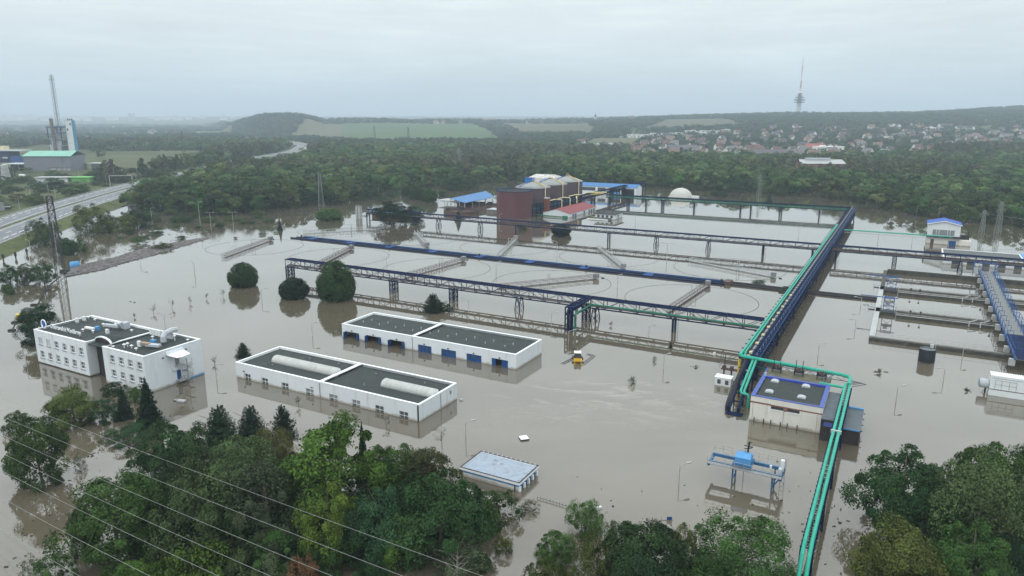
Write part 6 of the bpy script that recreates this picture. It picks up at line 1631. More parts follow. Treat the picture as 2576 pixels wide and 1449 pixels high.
FT_ = 'trees in the flooded grove at the bottom left'
T = [
 ('broad', 105, 1212, 1042, 140, 'mid', 'lone airy tree in the water at the far left, mirrored below', None),
 ('shrub', 42, 1085, 1036, 58, 'grey', 'small grey shrub left of the lone airy tree', None),
 ('twiggy', 203, 1182, 1140, 34, 'grey', 'thin drowned sapling right of the lone airy tree', None),
 ('broad', 190, 1066, 972, 112, 'olive', 'yellowish bush before the arched office entrance', None),
 ('shrub', 150, 1064, 1005, 70, 'mid', 'low green bush left of the yellowish bush by the office', None),
 ('shrub', 268, 1062, 1003, 62, 'teal', 'bluish shrub left of the two spruces', None),
 ('spruce', 314, 1052, 972, 66, 'deep', 'smaller dark spruce before the office, left of the pair', None),
 ('spruce', 378, 1068, 950, 92, 'deep', 'tall dark spruce at the office corner, right of the pair', None),
 ('shrub', 345, 1012, 968, 50, 'mid', 'green shrub behind the two spruces', None),
 ('shrub', 285, 990, 963, 58, 'dark', 'dark shrub at the foot of the office wall', None),
 ('pine', 557, 1118, 1020, 100, 'deep', 'dark pine at the top of the grove, left of three', FT_),
 ('pine', 634, 1105, 1020, 84, 'deep', 'dark pine at the top of the grove, middle of three', FT_),
 ('pine', 714, 1100, 1018, 66, 'deep', 'ragged dark pine at the top of the grove, right of three', FT_),
 ('broad', 425, 1222, 1058, 170, 'dark', 'dark tree at the upper left corner of the grove', FT_),
 ('broad', 505, 1210, 1062, 130, 'grey', 'grey-green tree left of the dark pines', FT_),
 ('broad', 610, 1290, 1082, 190, 'grey', 'grey-green tree below the middle pine', FT_),
 ('broad', 690, 1220, 1060, 120, 'brown', 'brownish green tree below the right pine', FT_),
 ('broad', 300, 1412, 1185, 235, 'mid', 'large leafy tree at the left front of the grove', FT_),
 ('broad', 218, 1392, 1268, 70, 'grey', 'grey bush at the left foot of the large leafy tree', FT_),
 ('broad', 515, 1400, 1150, 215, 'grey', 'tall grey-green tree with pale flecks, left of centre of the grove', FT_),
 ('broad', 680, 1410, 1150, 200, 'silver', 'silvery tree in the middle of the grove', FT_),
 ('broad', 860, 1330, 1036, 270, 'bright', 'tallest bright green tree crowning the grove', FT_),
 ('broad', 835, 1405, 1195, 150, 'lime', 'yellow-green tree in front of the tallest bright tree', FT_),
 ('spruce', 915, 1180, 1058, 46, 'deep', 'dark spruce tip behind the tallest bright tree', FT_),
 ('broad', 1005, 1270, 1106, 130, 'mid', 'mid-green tree right of the tallest bright tree', FT_),
 ('broad', 1080, 1290, 1120, 165, (.050, .055, .020), 'dark olive tree with a reddish tinge by the kiosk', FT_),
 ('broad', 960, 1405, 1200, 165, 'teal', 'bluish dark tree right of the yellow-green tree', FT_),
 ('broad', 1110, 1405, 1165, 235, 'dark', 'large dark green tree at the right end of the grove', FT_),
 ('broad', 1010, 1425, 1275, 110, 'bright', 'bright green leafy tree at the foot of the large dark tree', FT_),
 ('twiggy', 1150, 1450, 1348, 140, 'silver', 'thin pale-leaved tree at the right foot of the grove', FT_),
 ('shrub', 1212, 1440, 1392, 56, 'grey', 'grey shrub at the bottom right of the grove', None),
 ('shrub', 1240, 1305, 1240, 130, 'mid', 'green bank of shrubs in front of the kiosk', None),
 ('shrub', 1225, 1330, 1262, 70, 'lime', 'yellow-green shrub below the kiosk bank', None),
 ('twiggy', 1330, 1285, 1258, 56, 'brown', 'bare brown brushwood right of the kiosk bank', None),
 ('shrub', 1265, 1388, 1352, 48, 'olive', 'tuft of drowned grass between grove and round bushes', None),
 ('shrub', 1235, 1345, 1320, 40, 'olive', 'small drowned shrub below the kiosk', None),
 ('shrub', 500, 1520, 1372, 190, 'lime', 'bright yellow-green bush at the bottom left edge', None),
 ('shrub', 415, 1440, 1372, 130, 'bright', 'vine-covered bright bush near the bottom left edge', None),
 ('shrub', 605, 1490, 1392, 120, 'grey', 'grey bush at the bottom edge left of the rusty bush', None),
 ('airy', 762, 1500, 1388, 100, 'rust', 'dead rust-brown bush at the bottom edge', None),
 ('shrub', 690, 1500, 1398, 100, 'silver', 'silver-grey bush left of the rust-brown bush', None),
 ('shrub', 830, 1440, 1342, 120, 'mid', 'green vine mound right of the rust-brown bush', None),
 ('shrub', 345, 1500, 1415, 110, 'bright', 'light green bush at the bottom left', None),
 ('twiggy', 82, 1470, 1392, 62, 'grey', 'thin grey bush in the bottom left corner', None),
 ('shrub', 142, 1470, 1396, 92, 'mid', 'round green bush in the bottom left corner', None),
 ('shrub', 930, 1470, 1420, 90, 'dark', 'low dark bush at the bottom edge under the grove', None),
 ('willow', 1472, 1340, 1258, 92, 'mid', 'dense rounded bush with a lamp post before it', None),
 ('broad', 1396, 1408, 1335, 96, 'mid', 'round leafy bush left of the lamp-post bush', None),
 ('shrub', 1372, 1485, 1408, 110, 'olive', 'olive shrub at the bottom edge below the round bush', None),
 ('airy', 1535, 1450, 1308, 62, 'pale', 'pale slender young tree at the bottom centre', None),
 ('willow', 1500, 1495, 1345, 130, 'olive', 'olive willow at the bottom centre', None),
 ('broad', 1620, 1500, 1305, 230, 'dark', 'dark bushy tree at the bottom centre', None),
 ('willow', 1600, 1540, 1390, 190, 'teal', 'bluish low willow in front of the dark bushy tree', None),
 ('airy', 1715, 1470, 1300, 100, 'pale', 'pale airy tree between two dark bushes at the bottom', None),
 ('willow', 1860, 1470, 1298, 265, 'mid', 'big dense willow bush left of the turquoise pipes', None),
 ('willow', 1755, 1520, 1410, 150, 'mid', 'low willow at the foot of the big dense willow', None),
 ('twiggy', 1980, 1490, 1400, 84, 'grey', 'thin grey bush beside the turquoise pipes at the bottom', None),
 ('shrub', 1560, 1530, 1425, 100, 'bright', 'light green low bush at the bottom centre edge', None),
 ('broad', 2258, 1335, 1115, 215, 'dark', 'dark maple-like tree, leftmost of the right grove', None),
 ('broad', 2478, 1300, 1098, 175, 'mid', 'rounded green tree at the back of the right grove', None),
 ('broad', 2590, 1310, 1104, 150, 'dark', 'dark tree cut by the right picture edge', None),
 ('willow', 2440, 1425, 1135, 240, 'grey', 'grey-green weeping tree in the middle of the right grove', None),
 ('broad', 2335, 1390, 1200, 150, 'dark', 'dark tree left of the grey weeping tree', None),
 ('broad', 2250, 1490, 1310, 205, 'olive', 'olive tree at the lower left of the right grove', None),
 ('broad', 2430, 1500, 1300, 190, 'mid', 'vine-hung green tree below the grey weeping tree', None),
 ('broad', 2560, 1490, 1330, 170, 'deep', 'deep green tree in the bottom right corner', None),
 ('shrub', 2330, 1510, 1420, 130, 'bright', 'light green shrub at the bottom right edge', None),
 ('dome', 613, 720, 660, 70, 'dark', 'round bush with a pointed tuft, left of three round bushes', None),
 ('dome', 741, 748, 698, 71, 'deep', 'smooth round bush, middle of three round bushes', None),
 ('dome', 847, 752, 655, 92, 'dark', 'leafy round tree, right of three round bushes, in front of the bridge', None),
 ('broad', 612, 704, 658, 34, 'mid', 'leafy tuft growing out of the left round bush', None),
 ('pine', 1090, 783, 738, 58, 'deep', 'small dark pine in the water behind the garage', None),
 ('shrub', 1118, 783, 758, 40, 'dark', 'dark shrub beside the small pine behind the garage', None),
 ('pine', 612, 897, 861, 38, 'deep', 'small ragged conifer left of the workshop', None),
 ('broad', 108, 862, 762, 108, 'deep', 'dark tree behind the left end of the office', None),
 ('airy', 28, 716, 664, 62, 'dark', 'dark small tree at the left edge, left of a pair', None),
 ('airy', 70, 712, 662, 58, 'pale', 'pale small tree at the left edge, right of a pair', None),
 ('shrub', 22, 740, 713, 34, 'mid', 'little green bush in front of the pair at the left edge', None),
 ('airy', 112, 712, 655, 62, 'mid', 'drowned tree crown by the tall lamp post near the lattice mast', None),
 ('dome', 172, 640, 598, 44, 'dark', 'round bush right of the lattice mast', None),
 ('shrub', 205, 634, 602, 28, 'mid', 'narrow bush right of the round bush by the mast', None),
 ('willow', 112, 616, 548, 78, 'grey', 'grey willow behind the lattice mast', None),
 ('willow', 235, 585, 512, 96, 'olive', 'olive willow on the waterside left of the dark wood', None),
 ('shrub', 300, 582, 540, 100, 'olive', 'low willow scrub right of the waterside willow', None),
 ('broad', 345, 570, 528, 66, 'dark', 'dark bush behind the low willow scrub', None),
 ('spruce', 705, 579, 547, 17, 'deep', 'lone little spruce in the open water', None),
 ('dome', 827, 553, 523, 62, 'mid', 'round green bush mirrored in the water before the wood', None),
 ('broad', 990, 563, 500, 96, 'deep', 'dark spreading tree at the left head of the long bridge', None),
 ('shrub', 1045, 552, 520, 50, 'dark', 'dark shrub right of the spreading tree at the bridge head', None),
 ('spruce', 1153, 556, 528, 26, 'dark', 'small conifer behind the long blue bridge', None),
 ('shrub', 1315, 578, 566, 22, 'dark', 'little dark shrub below the maroon tank', None),
 ('dome', 1412, 590, 562, 48, 'dark', 'dark rounded bush behind the long bridge, right of the tanks', None),
 ('spruce', 1687, 875, 858, 14, 'dark', 'tiny conifer in the water before the near bridge', None),
 ('twiggy', 1590, 965, 943, 22, 'dark', 'small drowned shrub in open water right of the loader', None),
 ('twiggy', 1646, 909, 894, 12, 'grey', 'tiny drowned sapling right of the loader', None),
 ('shrub', 1910, 716, 704, 36, 'grey', 'low grey shrub by the dark pipes', None),
 ('dome', 1050, 500, 470, 42, 'dark', 'dark round tree left of the group before the blue shed', None),
 ('dome', 1080, 507, 472, 40, 'mid', 'round tree right of the group before the blue shed', None),
 ('dome', 1028, 492, 468, 34, 'dark', 'dark round tree at the back of the group before the blue shed', None),
 ('broad', 1113, 492, 478, 22, 'dark', 'small round tree nearest to the blue shed', None),
 ('broad', 1150, 478, 443, 66, 'mid', 'leafy round tree behind the blue shed', None),
 ('broad', 1185, 473, 448, 40, 'dark', 'dark tree right behind the blue shed', None),
 ('broad', 1810, 493, 478, 44, 'dark', 'dark bush at the far shore right of the gas dome', None),
 ('spruce', 1935, 510, 488, 24, 'deep', 'dark conifer at the far shore behind the far bridge', None),
 ('airy', 2495, 560, 500, 66, 'silver', 'pale rounded tree by the right pylons', None),
]
for k_, (u_, vb_, vt_, w_, c_) in enumerate(((470, 1290, 1150, 150, 'dark'), (570, 1330, 1190, 150, 'dark'), (740, 1290, 1150, 150, 'mid'), (780, 1380, 1230, 150, 'dark'), (590, 1420, 1290, 160, 'mid'), (420, 1390, 1250, 150, 'dark'), (900, 1400, 1270, 150, 'dark'), (1050, 1330, 1190, 150, 'dark'), (950, 1300, 1150, 140, 'mid'), (700, 1450, 1330, 140, 'mid'), (1170, 1350, 1240, 110, 'dark'), (360, 1330, 1190, 130, 'mid'))):
    T.append(('broad', u_, vb_, vt_, w_, c_, ('dark' if c_ == 'dark' else 'green') + ' undergrowth tree filling the grove, ' + ('below the left pine', 'left of the silvery tree', 'below the brownish tree', 'right of the silvery tree', 'left of the silvery trunk', 'beside the large leafy tree', 'below the yellow-green tree', 'below the dark olive tree', 'right of the tallest tree', 'near the rust-brown bush', 'beside the kiosk bank', 'behind the large leafy tree')[k_], FT_))
for q in T:
    kind, u, vb, vt, w, col, lab, grp = q[:8]
    planted(kind, u, vb, vt, w, col, lab, grp, cat='shrub' if kind in ('shrub', 'dome') else 'tree', kh=.97)
# scrub on the left shore
srng = random.Random(12)
k = 0
EU_, EV_ = [250, 350, 470, 600, 720], [530, 536, 545, 543, 530]
SC_L = [(330, 590, 15), (398, 588, 24), (398, 580, 20), (455, 600, 22), (470, 560, 34), (500, 575, 22), (520, 560, 28), (555, 565, 24), (600, 555, 26), (650, 540, 40), (700, 520, 50), (300, 600, 16), (350, 612, 40), (410, 625, 48), (440, 560, 30), (380, 545, 34), (430, 540, 40), (490, 548, 30), (565, 540, 50), (905, 505, 40), (935, 500, 46), (960, 505, 30), (990, 495, 40)]
qrng = random.Random(40)
for k_ in range(34):
    u_ = qrng.uniform(255, 700); SC_L.append((u_, lerp_tab(u_, EU_, EV_) + qrng.uniform(6, 60), qrng.uniform(10, 34)))
for u, v, w in SC_L:
    p = spot(u, v, 0); R_ = w * .5 * depth(p) / FOC
    c_ = srng.choice(['mid', 'olive', 'grey', 'dark'])
    tree('shrub', p, R_ * srng.uniform(.5, .95), R_, c_, 'low drowned %s scrub in the shallows %s' % ({'mid': 'green', 'olive': 'olive', 'grey': 'greyish', 'dark': 'dark'}[c_], 'right of the driftwood' if u < 480 else 'before the double-armed lamps' if u < 720 else 'before the blue shed'), 'scrub on the left shore', 'shrub', 'shrub')
lrng = random.Random(77)
kk_ = 0
while kk_ < 100:
    Yq = lrng.uniform(330, 740); Xq = road_x(Yq) - lrng.uniform(22, 200) ; uq, vq = seen((Xq, Yq, 1.4))
    if uq < -30 or uq > 420: continue
    if 70 < uq < 215 and 425 < vq < 448: continue
    Rq = lrng.uniform(2.5, 7.5)
    nq = lrng.choice(['dark', 'mid', 'olive', 'dark'])
    tree('shrub' if lrng.random() < .7 else 'wood', Vector((Xq, Yq, 1.3)), Rq * lrng.uniform(.7, 1.1), Rq, nq, '%s %s scrub beyond the motorway, %s %s' % ('small' if Rq < 4 else 'large' if Rq > 6 else 'middling', {'dark': 'dark', 'mid': 'green', 'olive': 'olive'}[nq], 'close to the guard rail' if Xq > road_x(Yq) - 45 else 'away from the road', 'at the left edge' if uq < 60 else 'below the white tank' if uq < 110 else 'below the grey hall' if uq < 190 else 'by the sign gantry' if uq < 280 else 'before the meadow'), 'scrub beyond the motorway', 'shrub', 'shrub')
    kk_ += 1
tree('shrub', spot(335, 1105, 0), 2.2, 4.6, 'dark', 'fallen conifer bough lying in the water left of the grove', None, 'fallen_bough', 'branch')

# ------------------------------------------------------------------ the woods
EU = [-300, 240, 270, 300, 350, 400, 470, 520, 600, 640, 720, 800, 860, 905, 1000, 1120, 1200, 1290, 1450, 1650, 1750, 1900, 1960, 2040, 2130, 2180, 2290, 2340, 2400, 2480, 2576, 2900]
EV = [380, 380, 512, 518, 528, 536, 542, 543, 541, 538, 526, 520, 514, 498, 478, 470, 462, 456, 462, 472, 478, 487, 494, 488, 507, 524, 540, 548, 556, 566, 574, 600]
FU = [-300, 600, 1250, 1420, 1560, 1640, 2000, 2300, 2420, 2576, 2900]
FY = [1450, 1450, 1330, 1230, 1060, 940, 900, 960, 1180, 1200, 1200]
wrng = random.Random(3)
cand = []
Y = 330.0
def in_poly(x, y, P_):
    c = False; j = len(P_) - 1
    for i in range(len(P_)):
        if ((P_[i][1] > y) != (P_[j][1] > y)) and (x < (P_[j][0] - P_[i][0]) * (y - P_[i][1]) / (P_[j][1] - P_[i][1]) + P_[i][0]): c = not c
        j = i
    return c
MEAD = [(225, 445), (330, 460), (430, 430), (530, 402), (480, 388), (340, 390), (250, 400)]
YARD = [(-50, 468), (60, 470), (215, 458), (225, 425), (190, 408), (-50, 408)]
while Y < 1760:
    st = 8.6 + Y * .0022
    xm = Y * .80
    X = -xm
    while X < xm:
        x, y = X + wrng.uniform(-.5, .5) * st, Y + wrng.uniform(-.5, .5) * st
        X += st
        u, v = seen((x, y, 0))
        if v > lerp_tab(u, EU, EV) or y > lerp_tab(u, FU, FY): continue
        rx = road_x(y)
        if abs(x - rx) < 27: continue
        if 0 < x - rx < 52 and 780 < y < 1100: continue
        left = x < rx
        if left:
            if in_poly(u, v, MEAD) or in_poly(u, v, YARD): continue
            if v > 458 and wrng.random() < .25: continue
            if (math.sin(x / 63.0) + math.sin(y / 71.0 + 1.1) + math.sin((x + y) / 101.0)) < -.9: continue
        if 1985 < u < 2125 and 640 < y < 720 : continue
        if 1150 < u < 1640 and y < 545: continue
        if 1640 < u < 1770 and y < 520: continue
        cand.append((x, y, u, v))
    Y += st
cand.sort(key=lambda c: math.hypot(c[0], c[1]))
GCOL = [('mid', .34), ('dark', .18), ('grey', .26), ('olive', .14), ('pale', .08)]
def pick(r):
    s = 0
    for k, p in GCOL:
        s += p
        if r < s: return k
    return 'mid'
def patch(x, y):
    """stands of poplar and stands of broad trees follow one another"""
    return math.sin(x / 57.0 + 1.7) + math.sin(y / 49.0) + math.sin((x - y) / 83.0)
ANCH = [(330, 'by the motorway underpass'), (480, 'behind the tallest lamp post'), (620, 'behind the double-armed lamps'), (760, 'left of the pale pylon'), (880, 'behind the mirrored round bush'), (1010, 'behind the concrete pillar'), (1130, 'left of the blue shed'), (1300, 'behind the blue shed'), (1640, 'behind the digesters'), (1790, 'behind the gas dome'), (1960, 'behind the far bridge'), (2140, 'at the far bridge end'), (2310, 'left of the screen house'), (2430, 'behind the screen house'), (9999, 'by the right pylons')]
zones = lambda u: next(n_ for lim, n_ in ANCH if u < lim)
NIND = 290
for x, y, u, v in cand[:NIND]:
    pop = patch(x, y) > .6
    H_ = wrng.uniform(12, 17) if pop else wrng.uniform(8.5, 15)
    if u > 2130: H_ *= .82
    if x < road_x(y): H_ *= .6
    c = ('grey' if wrng.random() < .6 else 'mid') if pop else pick(wrng.random())
    cc = [a * wrng.uniform(.85, 1.15) for a in COL[c]]
    nm = {'mid': 'mid-green', 'dark': 'dark green', 'grey': 'grey-green', 'olive': 'olive green', 'pale': 'pale green'}[c]
    cm, tm = PROTO['poplar' if pop else 'wood'][wrng.randrange(3 if pop else 5)]
    t_ = thing_w('forest_tree', '%s %s %s at the wood edge %s' % ('tall' if H_ > 13 else 'low' if H_ < 10 else 'middling', nm, 'poplar' if pop else 'broad tree', zones(u)), 'tree', Vector((x, y, max(0, ground_z(x, y)))), wrng.uniform(0, 6.28), 'trees along the edge of the wood')
    k_ = H_ / 10; kx = wrng.uniform(.9, 1.35)
    if not pop: kx *= 1.15
    t_.scale = (k_ * kx, k_ * kx, k_)
    o = bpy.data.objects.new('trunk', tm); link(o, t_)
    cr_ = bpy.data.objects.new('crown', cm); cr_.color = (*cc, 1); link(cr_, t_)

# the rest of the wood, and the woods on the hills, as masses of instanced trees
def tree_mass(name, label, pts, protos):
    """pts: (x, y, z, height scale, width scale, turn, index)"""
    col = bpy.data.collections.new('stand_' + name)
    for i, (me, c) in enumerate(protos):
        key = 'foliage_%.3f_%.3f_%.3f' % tuple(c)
        lm = MATS.get(key) or mat_leaf(key, c)
        me = me.copy(); me.materials.clear(); me.materials.append(lm)
        o = bpy.data.objects.new('stand_%s_%02d' % (name, i), me); col.objects.link(o)
    me = bpy.data.meshes.new(name); n_ = len(pts); A = np.array(pts, dtype=np.float32)
    me.vertices.add(n_); me.vertices.foreach_set('co', A[:, :3].ravel())
    a = me.attributes.new('sz', 'FLOAT_VECTOR', 'POINT'); a.data.foreach_set('vector', np.stack([A[:, 4], A[:, 4], A[:, 3]], 1).ravel())
    a = me.attributes.new('rz', 'FLOAT_VECTOR', 'POINT'); a.data.foreach_set('vector', np.stack([A[:, 5] * 0, A[:, 5] * 0, A[:, 5]], 1).ravel())
    a = me.attributes.new('pick', 'INT', 'POINT'); a.data.foreach_set('value', A[:, 6].astype(np.int32))
    ob = mesh_obj(name, me)
    ng = bpy.data.node_groups.new(name, 'GeometryNodeTree')
    ng.interface.new_socket('Geometry', in_out='INPUT', socket_type='NodeSocketGeometry'); ng.interface.new_socket('Geometry', in_out='OUTPUT', socket_type='NodeSocketGeometry')
    gi, go = ng.nodes.new('NodeGroupInput'), ng.nodes.new('NodeGroupOutput')
    ci = ng.nodes.new('GeometryNodeCollectionInfo'); ci.inputs['Collection'].default_value = col; ci.inputs['Separate Children'].default_value = True; ci.inputs['Reset Children'].default_value = True
    ip = ng.nodes.new('GeometryNodeInstanceOnPoints'); ip.inputs['Pick Instance'].default_value = True
    def attr(nm, ty):
        q = ng.nodes.new('GeometryNodeInputNamedAttribute'); q.data_type = ty; q.inputs['Name'].default_value = nm; return q.outputs['Attribute']
    ng.links.new(gi.outputs[0], ip.inputs['Points']); ng.links.new(ci.outputs[0], ip.inputs['Instance'])
    ng.links.new(attr('pick', 'INT'), ip.inputs['Instance Index']); ng.links.new(attr('sz', 'FLOAT_VECTOR'), ip.inputs['Scale']); ng.links.new(attr('rz', 'FLOAT_VECTOR'), ip.inputs['Rotation'])
    ng.links.new(ip.outputs[0], go.inputs[0])
    md = ob.modifiers.new('stand', 'NODES'); md.node_group = ng
    return tag(ob, label, 'woodland', kind='stuff')
WP = []
for c, g_ in (('mid', 1.35), ('dark', 1.3), ('grey', 1.65), ('olive', 1.45), ('grey', 2.1), ('pale', 1.4)):
    for s in range(5): WP.append((PROTO['wood'][s][0], [q * g_ for q in COL[c]]))
NW = len(WP)
for c in ((.075, .092, .040), (.050, .078, .030), (.096, .104, .056), (.088, .086, .036)):
    for s in range(3): WP.append((PROTO['poplar'][s][0], c))
pts = []
for x, y, u, v in cand[NIND:]:
    pop = patch(x, y) > .6
    r = wrng.random()
    if pop: idx = NW + (0 if r < .45 else 3 if r < .75 else 6 if r < .87 else 9) + wrng.randrange(3); H_ = wrng.uniform(1.25, 1.85)
    else: idx = (0 if r < .25 else 5 if r < .45 else 10 if r < .68 else 15 if r < .82 else 20 if r < .95 else 25) + wrng.randrange(5); H_ = wrng.uniform(.8, 1.7)
    if y > 1000: H_ *= 1.1
    if x < road_x(y) and y < 640: H_ *= .55
    if u > 2130 and y < 900: H_ *= .84
    pts.append((x, y, max(0, ground_z(x, y)) - .4, H_, H_ * wrng.uniform(.9, 1.35) * (1.15 if pop else 1.12), wrng.uniform(0, 6.28), idx))
tree_mass('woodland', 'wide mixed wood behind the flooded works', pts, WP)
N_WOOD = len(pts)

# hill woods
HP = [(PROTO['wood'][s][0], COL[c]) for c in ('dark', 'mid', 'grey', 'teal') for s in range(4)]
def infield(u, Y):
    for _, A, B, C_, D in FIELDS:
        if in_poly(u, Y, (A, B, C_, D)): return True
    return False
pts = []
Y = 900.0
while Y < 4600:
    st = 9.5 + max(0, Y - 1300) * .0042
    X = -Y * .78
    while X < Y * .78:
        x, y = X + wrng.uniform(-.5, .5) * st, Y + wrng.uniform(-.5, .5) * st
        X += st
        u = azim(x, y)
        if y < lerp_tab(u, FU, FY) + 10 or infield(u, y): continue
        yr = lerp_tab(u, RU, RYR)
        if y > yr + 260 and u > 590: continue
        ns = math.sin(x / 140.0 + .7) + math.sin(y / 170.0 + 2.0) + math.sin((x + y) / 230.0)
        dens = 0.0
        if 590 < u < 812: dens = 1.0 if y > 2150 else .35
        elif u <= 590: dens = (.8 if ns > -.1 else .15) if y < 2000 else (.7 if ns > .9 else .06)
        elif u < 1620:
            if y < 1560: dens = .95 if ns > -1.3 else .5
            elif y > yr - 420: dens = .42
            else: dens = .9 if (ns > .7 or 1480 < u < 1700 and y > 2250) else .12
        else:
            if y < 1120: dens = .42
            elif y < lerp_tab(u, [1620, 1880, 2100, 2576], [1850, 1800, 1900, 1900]): dens = .42
            else: dens = 1.0
        if wrng.random() > dens: continue
        if -24 < x - road_x(y) < 34 and y < 1900: continue
        H_ = wrng.uniform(.8, 1.5) * (1 + (y - 1300) * .0001)
        if u > 1440 and y < 1850: H_ *= .7
        pts.append((x, y, ground_z(x, y) - .6, H_, H_ * st / 7.4 * wrng.uniform(.85, 1.2), wrng.uniform(0, 6.28), wrng.randrange(16)))
    Y += st
tree_mass('hill_woodland', 'hazy woods and hedges on the far hills', pts, HP)
N_HILL = len(pts)
# ================================================================== houses
def unit_mesh(name, mb):
    me = bpy.data.meshes.new(name); me.from_pydata(mb.v, [], mb.f); me.materials.append(TINT); return me
H_WALL = unit_mesh('house_wall', MB().box(-5, 5, -4, 4, -3, 5).quad((-5, -4, 5), (-5, 4, 5), (-5, 0, 8.6)).quad((5, 4, 5), (5, -4, 5), (5, 0, 8.6)))
H_ROOF = unit_mesh('house_roof', MB().quad((-5.6, -4.7, 4.7), (5.6, -4.7, 4.7), (5.6, 0, 9.0), (-5.6, 0, 9.0)).quad((5.6, 4.7, 4.7), (-5.6, 4.7, 4.7), (-5.6, 0, 9.0), (5.6, 0, 9.0)).box(2, 3, .6, 1.6, 7, 10))
F_WALL = unit_mesh('cube_house_wall', MB().box(-7, 7, -4.5, 4.5, -3, 3.4).box(-3.5, 5, -4, 4, 3.4, 6.6))
F_ROOF = unit_mesh('cube_house_roof', MB().box(-7.2, -3.6, -4.7, 4.7, 3.41, 3.8).box(5.1, 7.2, -4.7, 4.7, 3.41, 3.8).box(-3.7, 5.2, -4.2, 4.2, 6.61, 7.0))
H_WIN = unit_mesh('house_window', MB().box(-3.6, -2.0, -4.08, -4.02, 1.2, 3.0).box(-.6, .9, -4.08, -4.02, 1.2, 3.0).box(2.2, 3.7, -4.08, -4.02, 1.2, 3.0))
F_WIN = unit_mesh('cube_house_window', MB().box(-5.5, -2.2, -4.58, -4.52, .8, 2.6).box(-.5, 3.4, -4.58, -4.52, .8, 2.6).box(-2.4, 3.8, -4.08, -4.02, 4.4, 5.8))
hrng = random.Random(21)
ROOFS = [((.13, .075, .065), 'red'), ((.095, .058, .052), 'dark red'), ((.16, .11, .09), 'orange'), ((.07, .065, .07), 'dark'), ((.14, .135, .135), 'grey')]
WALLS = [((.70, .70, .68), 'white'), ((.56, .51, .42), 'cream'), ((.46, .37, .32), 'pinkish'), ((.62, .60, .54), 'pale')]
def house(x, y, rz, s, roof, wall, place, flat=False):
    z = ground_z(x, y)
    h_ = thing_w('house', ('%s flat-roofed modern house %s' % (wall[1], place)) if flat else '%s house with %s roof %s' % (wall[1], roof[1], place), 'house', Vector((x, y, z)), rz, 'houses ' + place)
    h_.scale = (s, s, s)
    for nm, me, c in (('wall', F_WALL if flat else H_WALL, wall[0]), ('roof', F_ROOF if flat else H_ROOF, roof[0]), ('window_row', F_WIN if flat else H_WIN, (.09, .10, .11))):
        o = bpy.data.objects.new(nm, me); o.color = (*c, 1); link(o, h_)
def scatter(n, u0, u1, y0, y1, place, mind=19, s0=.9, s1=1.4):
    placed = []
    tries = 0
    while len(placed) < n and tries < 6000:
        tries += 1
        y = hrng.uniform(y0, y1) if not callable(y0) else 0
        u = hrng.uniform(u0, u1); x = u_to_x(u, y)
        if infield(u, y) or any((x - a) ** 2 + (y - b) ** 2 < mind * mind for a, b in placed): continue
        placed.append((x, y))
        r = hrng.random()
        house(x, y, hrng.uniform(-.5, .5) + (PI / 2 if hrng.random() < .3 else 0), hrng.uniform(s0, s1), hrng.choice(ROOFS) if r < .9 else ROOFS[3], hrng.choice(WALLS), place, r > .93)
scatter(84, 1450, 1900, 1010, 1640, 'in the village below the olive field')
scatter(122, 1880, 2570, 1010, 1800, 'in the village below the television tower')
scatter(14, 2230, 2480, 1780, 1960, 'on the upper edge of the village under the ridge', 22)
scatter(22, 850, 1240, 2760, 2960, 'on the middle ridge above the green field', 26, 1.2, 1.9)
scatter(22, 1240, 1600, 2720, 2980, 'on the ridge around the church', 24, 1.2, 1.9)
scatter(10, 1850, 2150, 985, 1060, 'at the foot of the village on the right', 22)
for k in range(22):
    u = 1568 + 12.3 * k + hrng.uniform(-2, 2); y = 1660 + hrng.uniform(-12, 12) + (48 if k > 12 else 0) + (30 if k in (7, 8, 13, 14) else 0)
    house(u_to_x(u, y), y, hrng.uniform(-.15, .1), hrng.uniform(.95, 1.3), ((.66, .66, .66), 'white'), WALLS[0], 'in the row of modern houses on the slope', True)
for k in range(6):
    u = 30 + 90 * k + hrng.uniform(-20, 20); y = hrng.uniform(1900, 3600)
    house(u_to_x(u, y), y, hrng.uniform(-1, 1), 2.0, hrng.choice(ROOFS), WALLS[0], 'scattered in the hazy plain on the left')
# larger buildings of the village
def block(u, Y, w, d, h, wallc, roofc, label, rz=0.0, pitched=False):
    x = u_to_x(u, Y); o = thing_w('village_building', label, 'building', Vector((x, Y, ground_z(x, Y))), rz)
    me = unit_mesh('block_wall', MB().box(-w / 2, w / 2, -d / 2, d / 2, -4, h)); a = bpy.data.objects.new('wall', me); a.color = (*wallc, 1); link(a, o)
    mb = MB()
    if pitched: mb.quad((-w / 2 - 1, -d / 2 - 1, h), (w / 2 + 1, -d / 2 - 1, h), (w / 2 + 1, 0, h + d * .35), (-w / 2 - 1, 0, h + d * .35)).quad((w / 2 + 1, d / 2 + 1, h), (-w / 2 - 1, d / 2 + 1, h), (-w / 2 - 1, 0, h + d * .35), (w / 2 + 1, 0, h + d * .35))
    else: mb.box(-w / 2 - .5, w / 2 + .5, -d / 2 - .5, d / 2 + .5, h, h + .8).box(-w / 4, -w / 8, -d / 4, d / 4, h + .8, h + 2.4)
    b = bpy.data.objects.new('roof', unit_mesh('block_roof', mb)); b.color = (*roofc, 1); link(b, o)
    mb = MB()
    for k in range(max(3, int(w / 6))): mb.box(-w / 2 + 2 + k * 6, -w / 2 + 5 + k * 6, -d / 2 - .1, -d / 2 - .02, h * .45, h * .75)
    c = bpy.data.objects.new('window_row', unit_mesh('block_window', mb)); c.color = (.08, .09, .1, 1); link(c, o)
block(2345, 1720, 38, 14, 7, (.78, .78, .77), (.75, .75, .75), 'long white modern villa at the top of the village', .05)
block(1500, 1180, 50, 24, 6, (.35, .38, .38), (.26, .31, .31), 'grey-green hall at the left end of the village', .1, True)
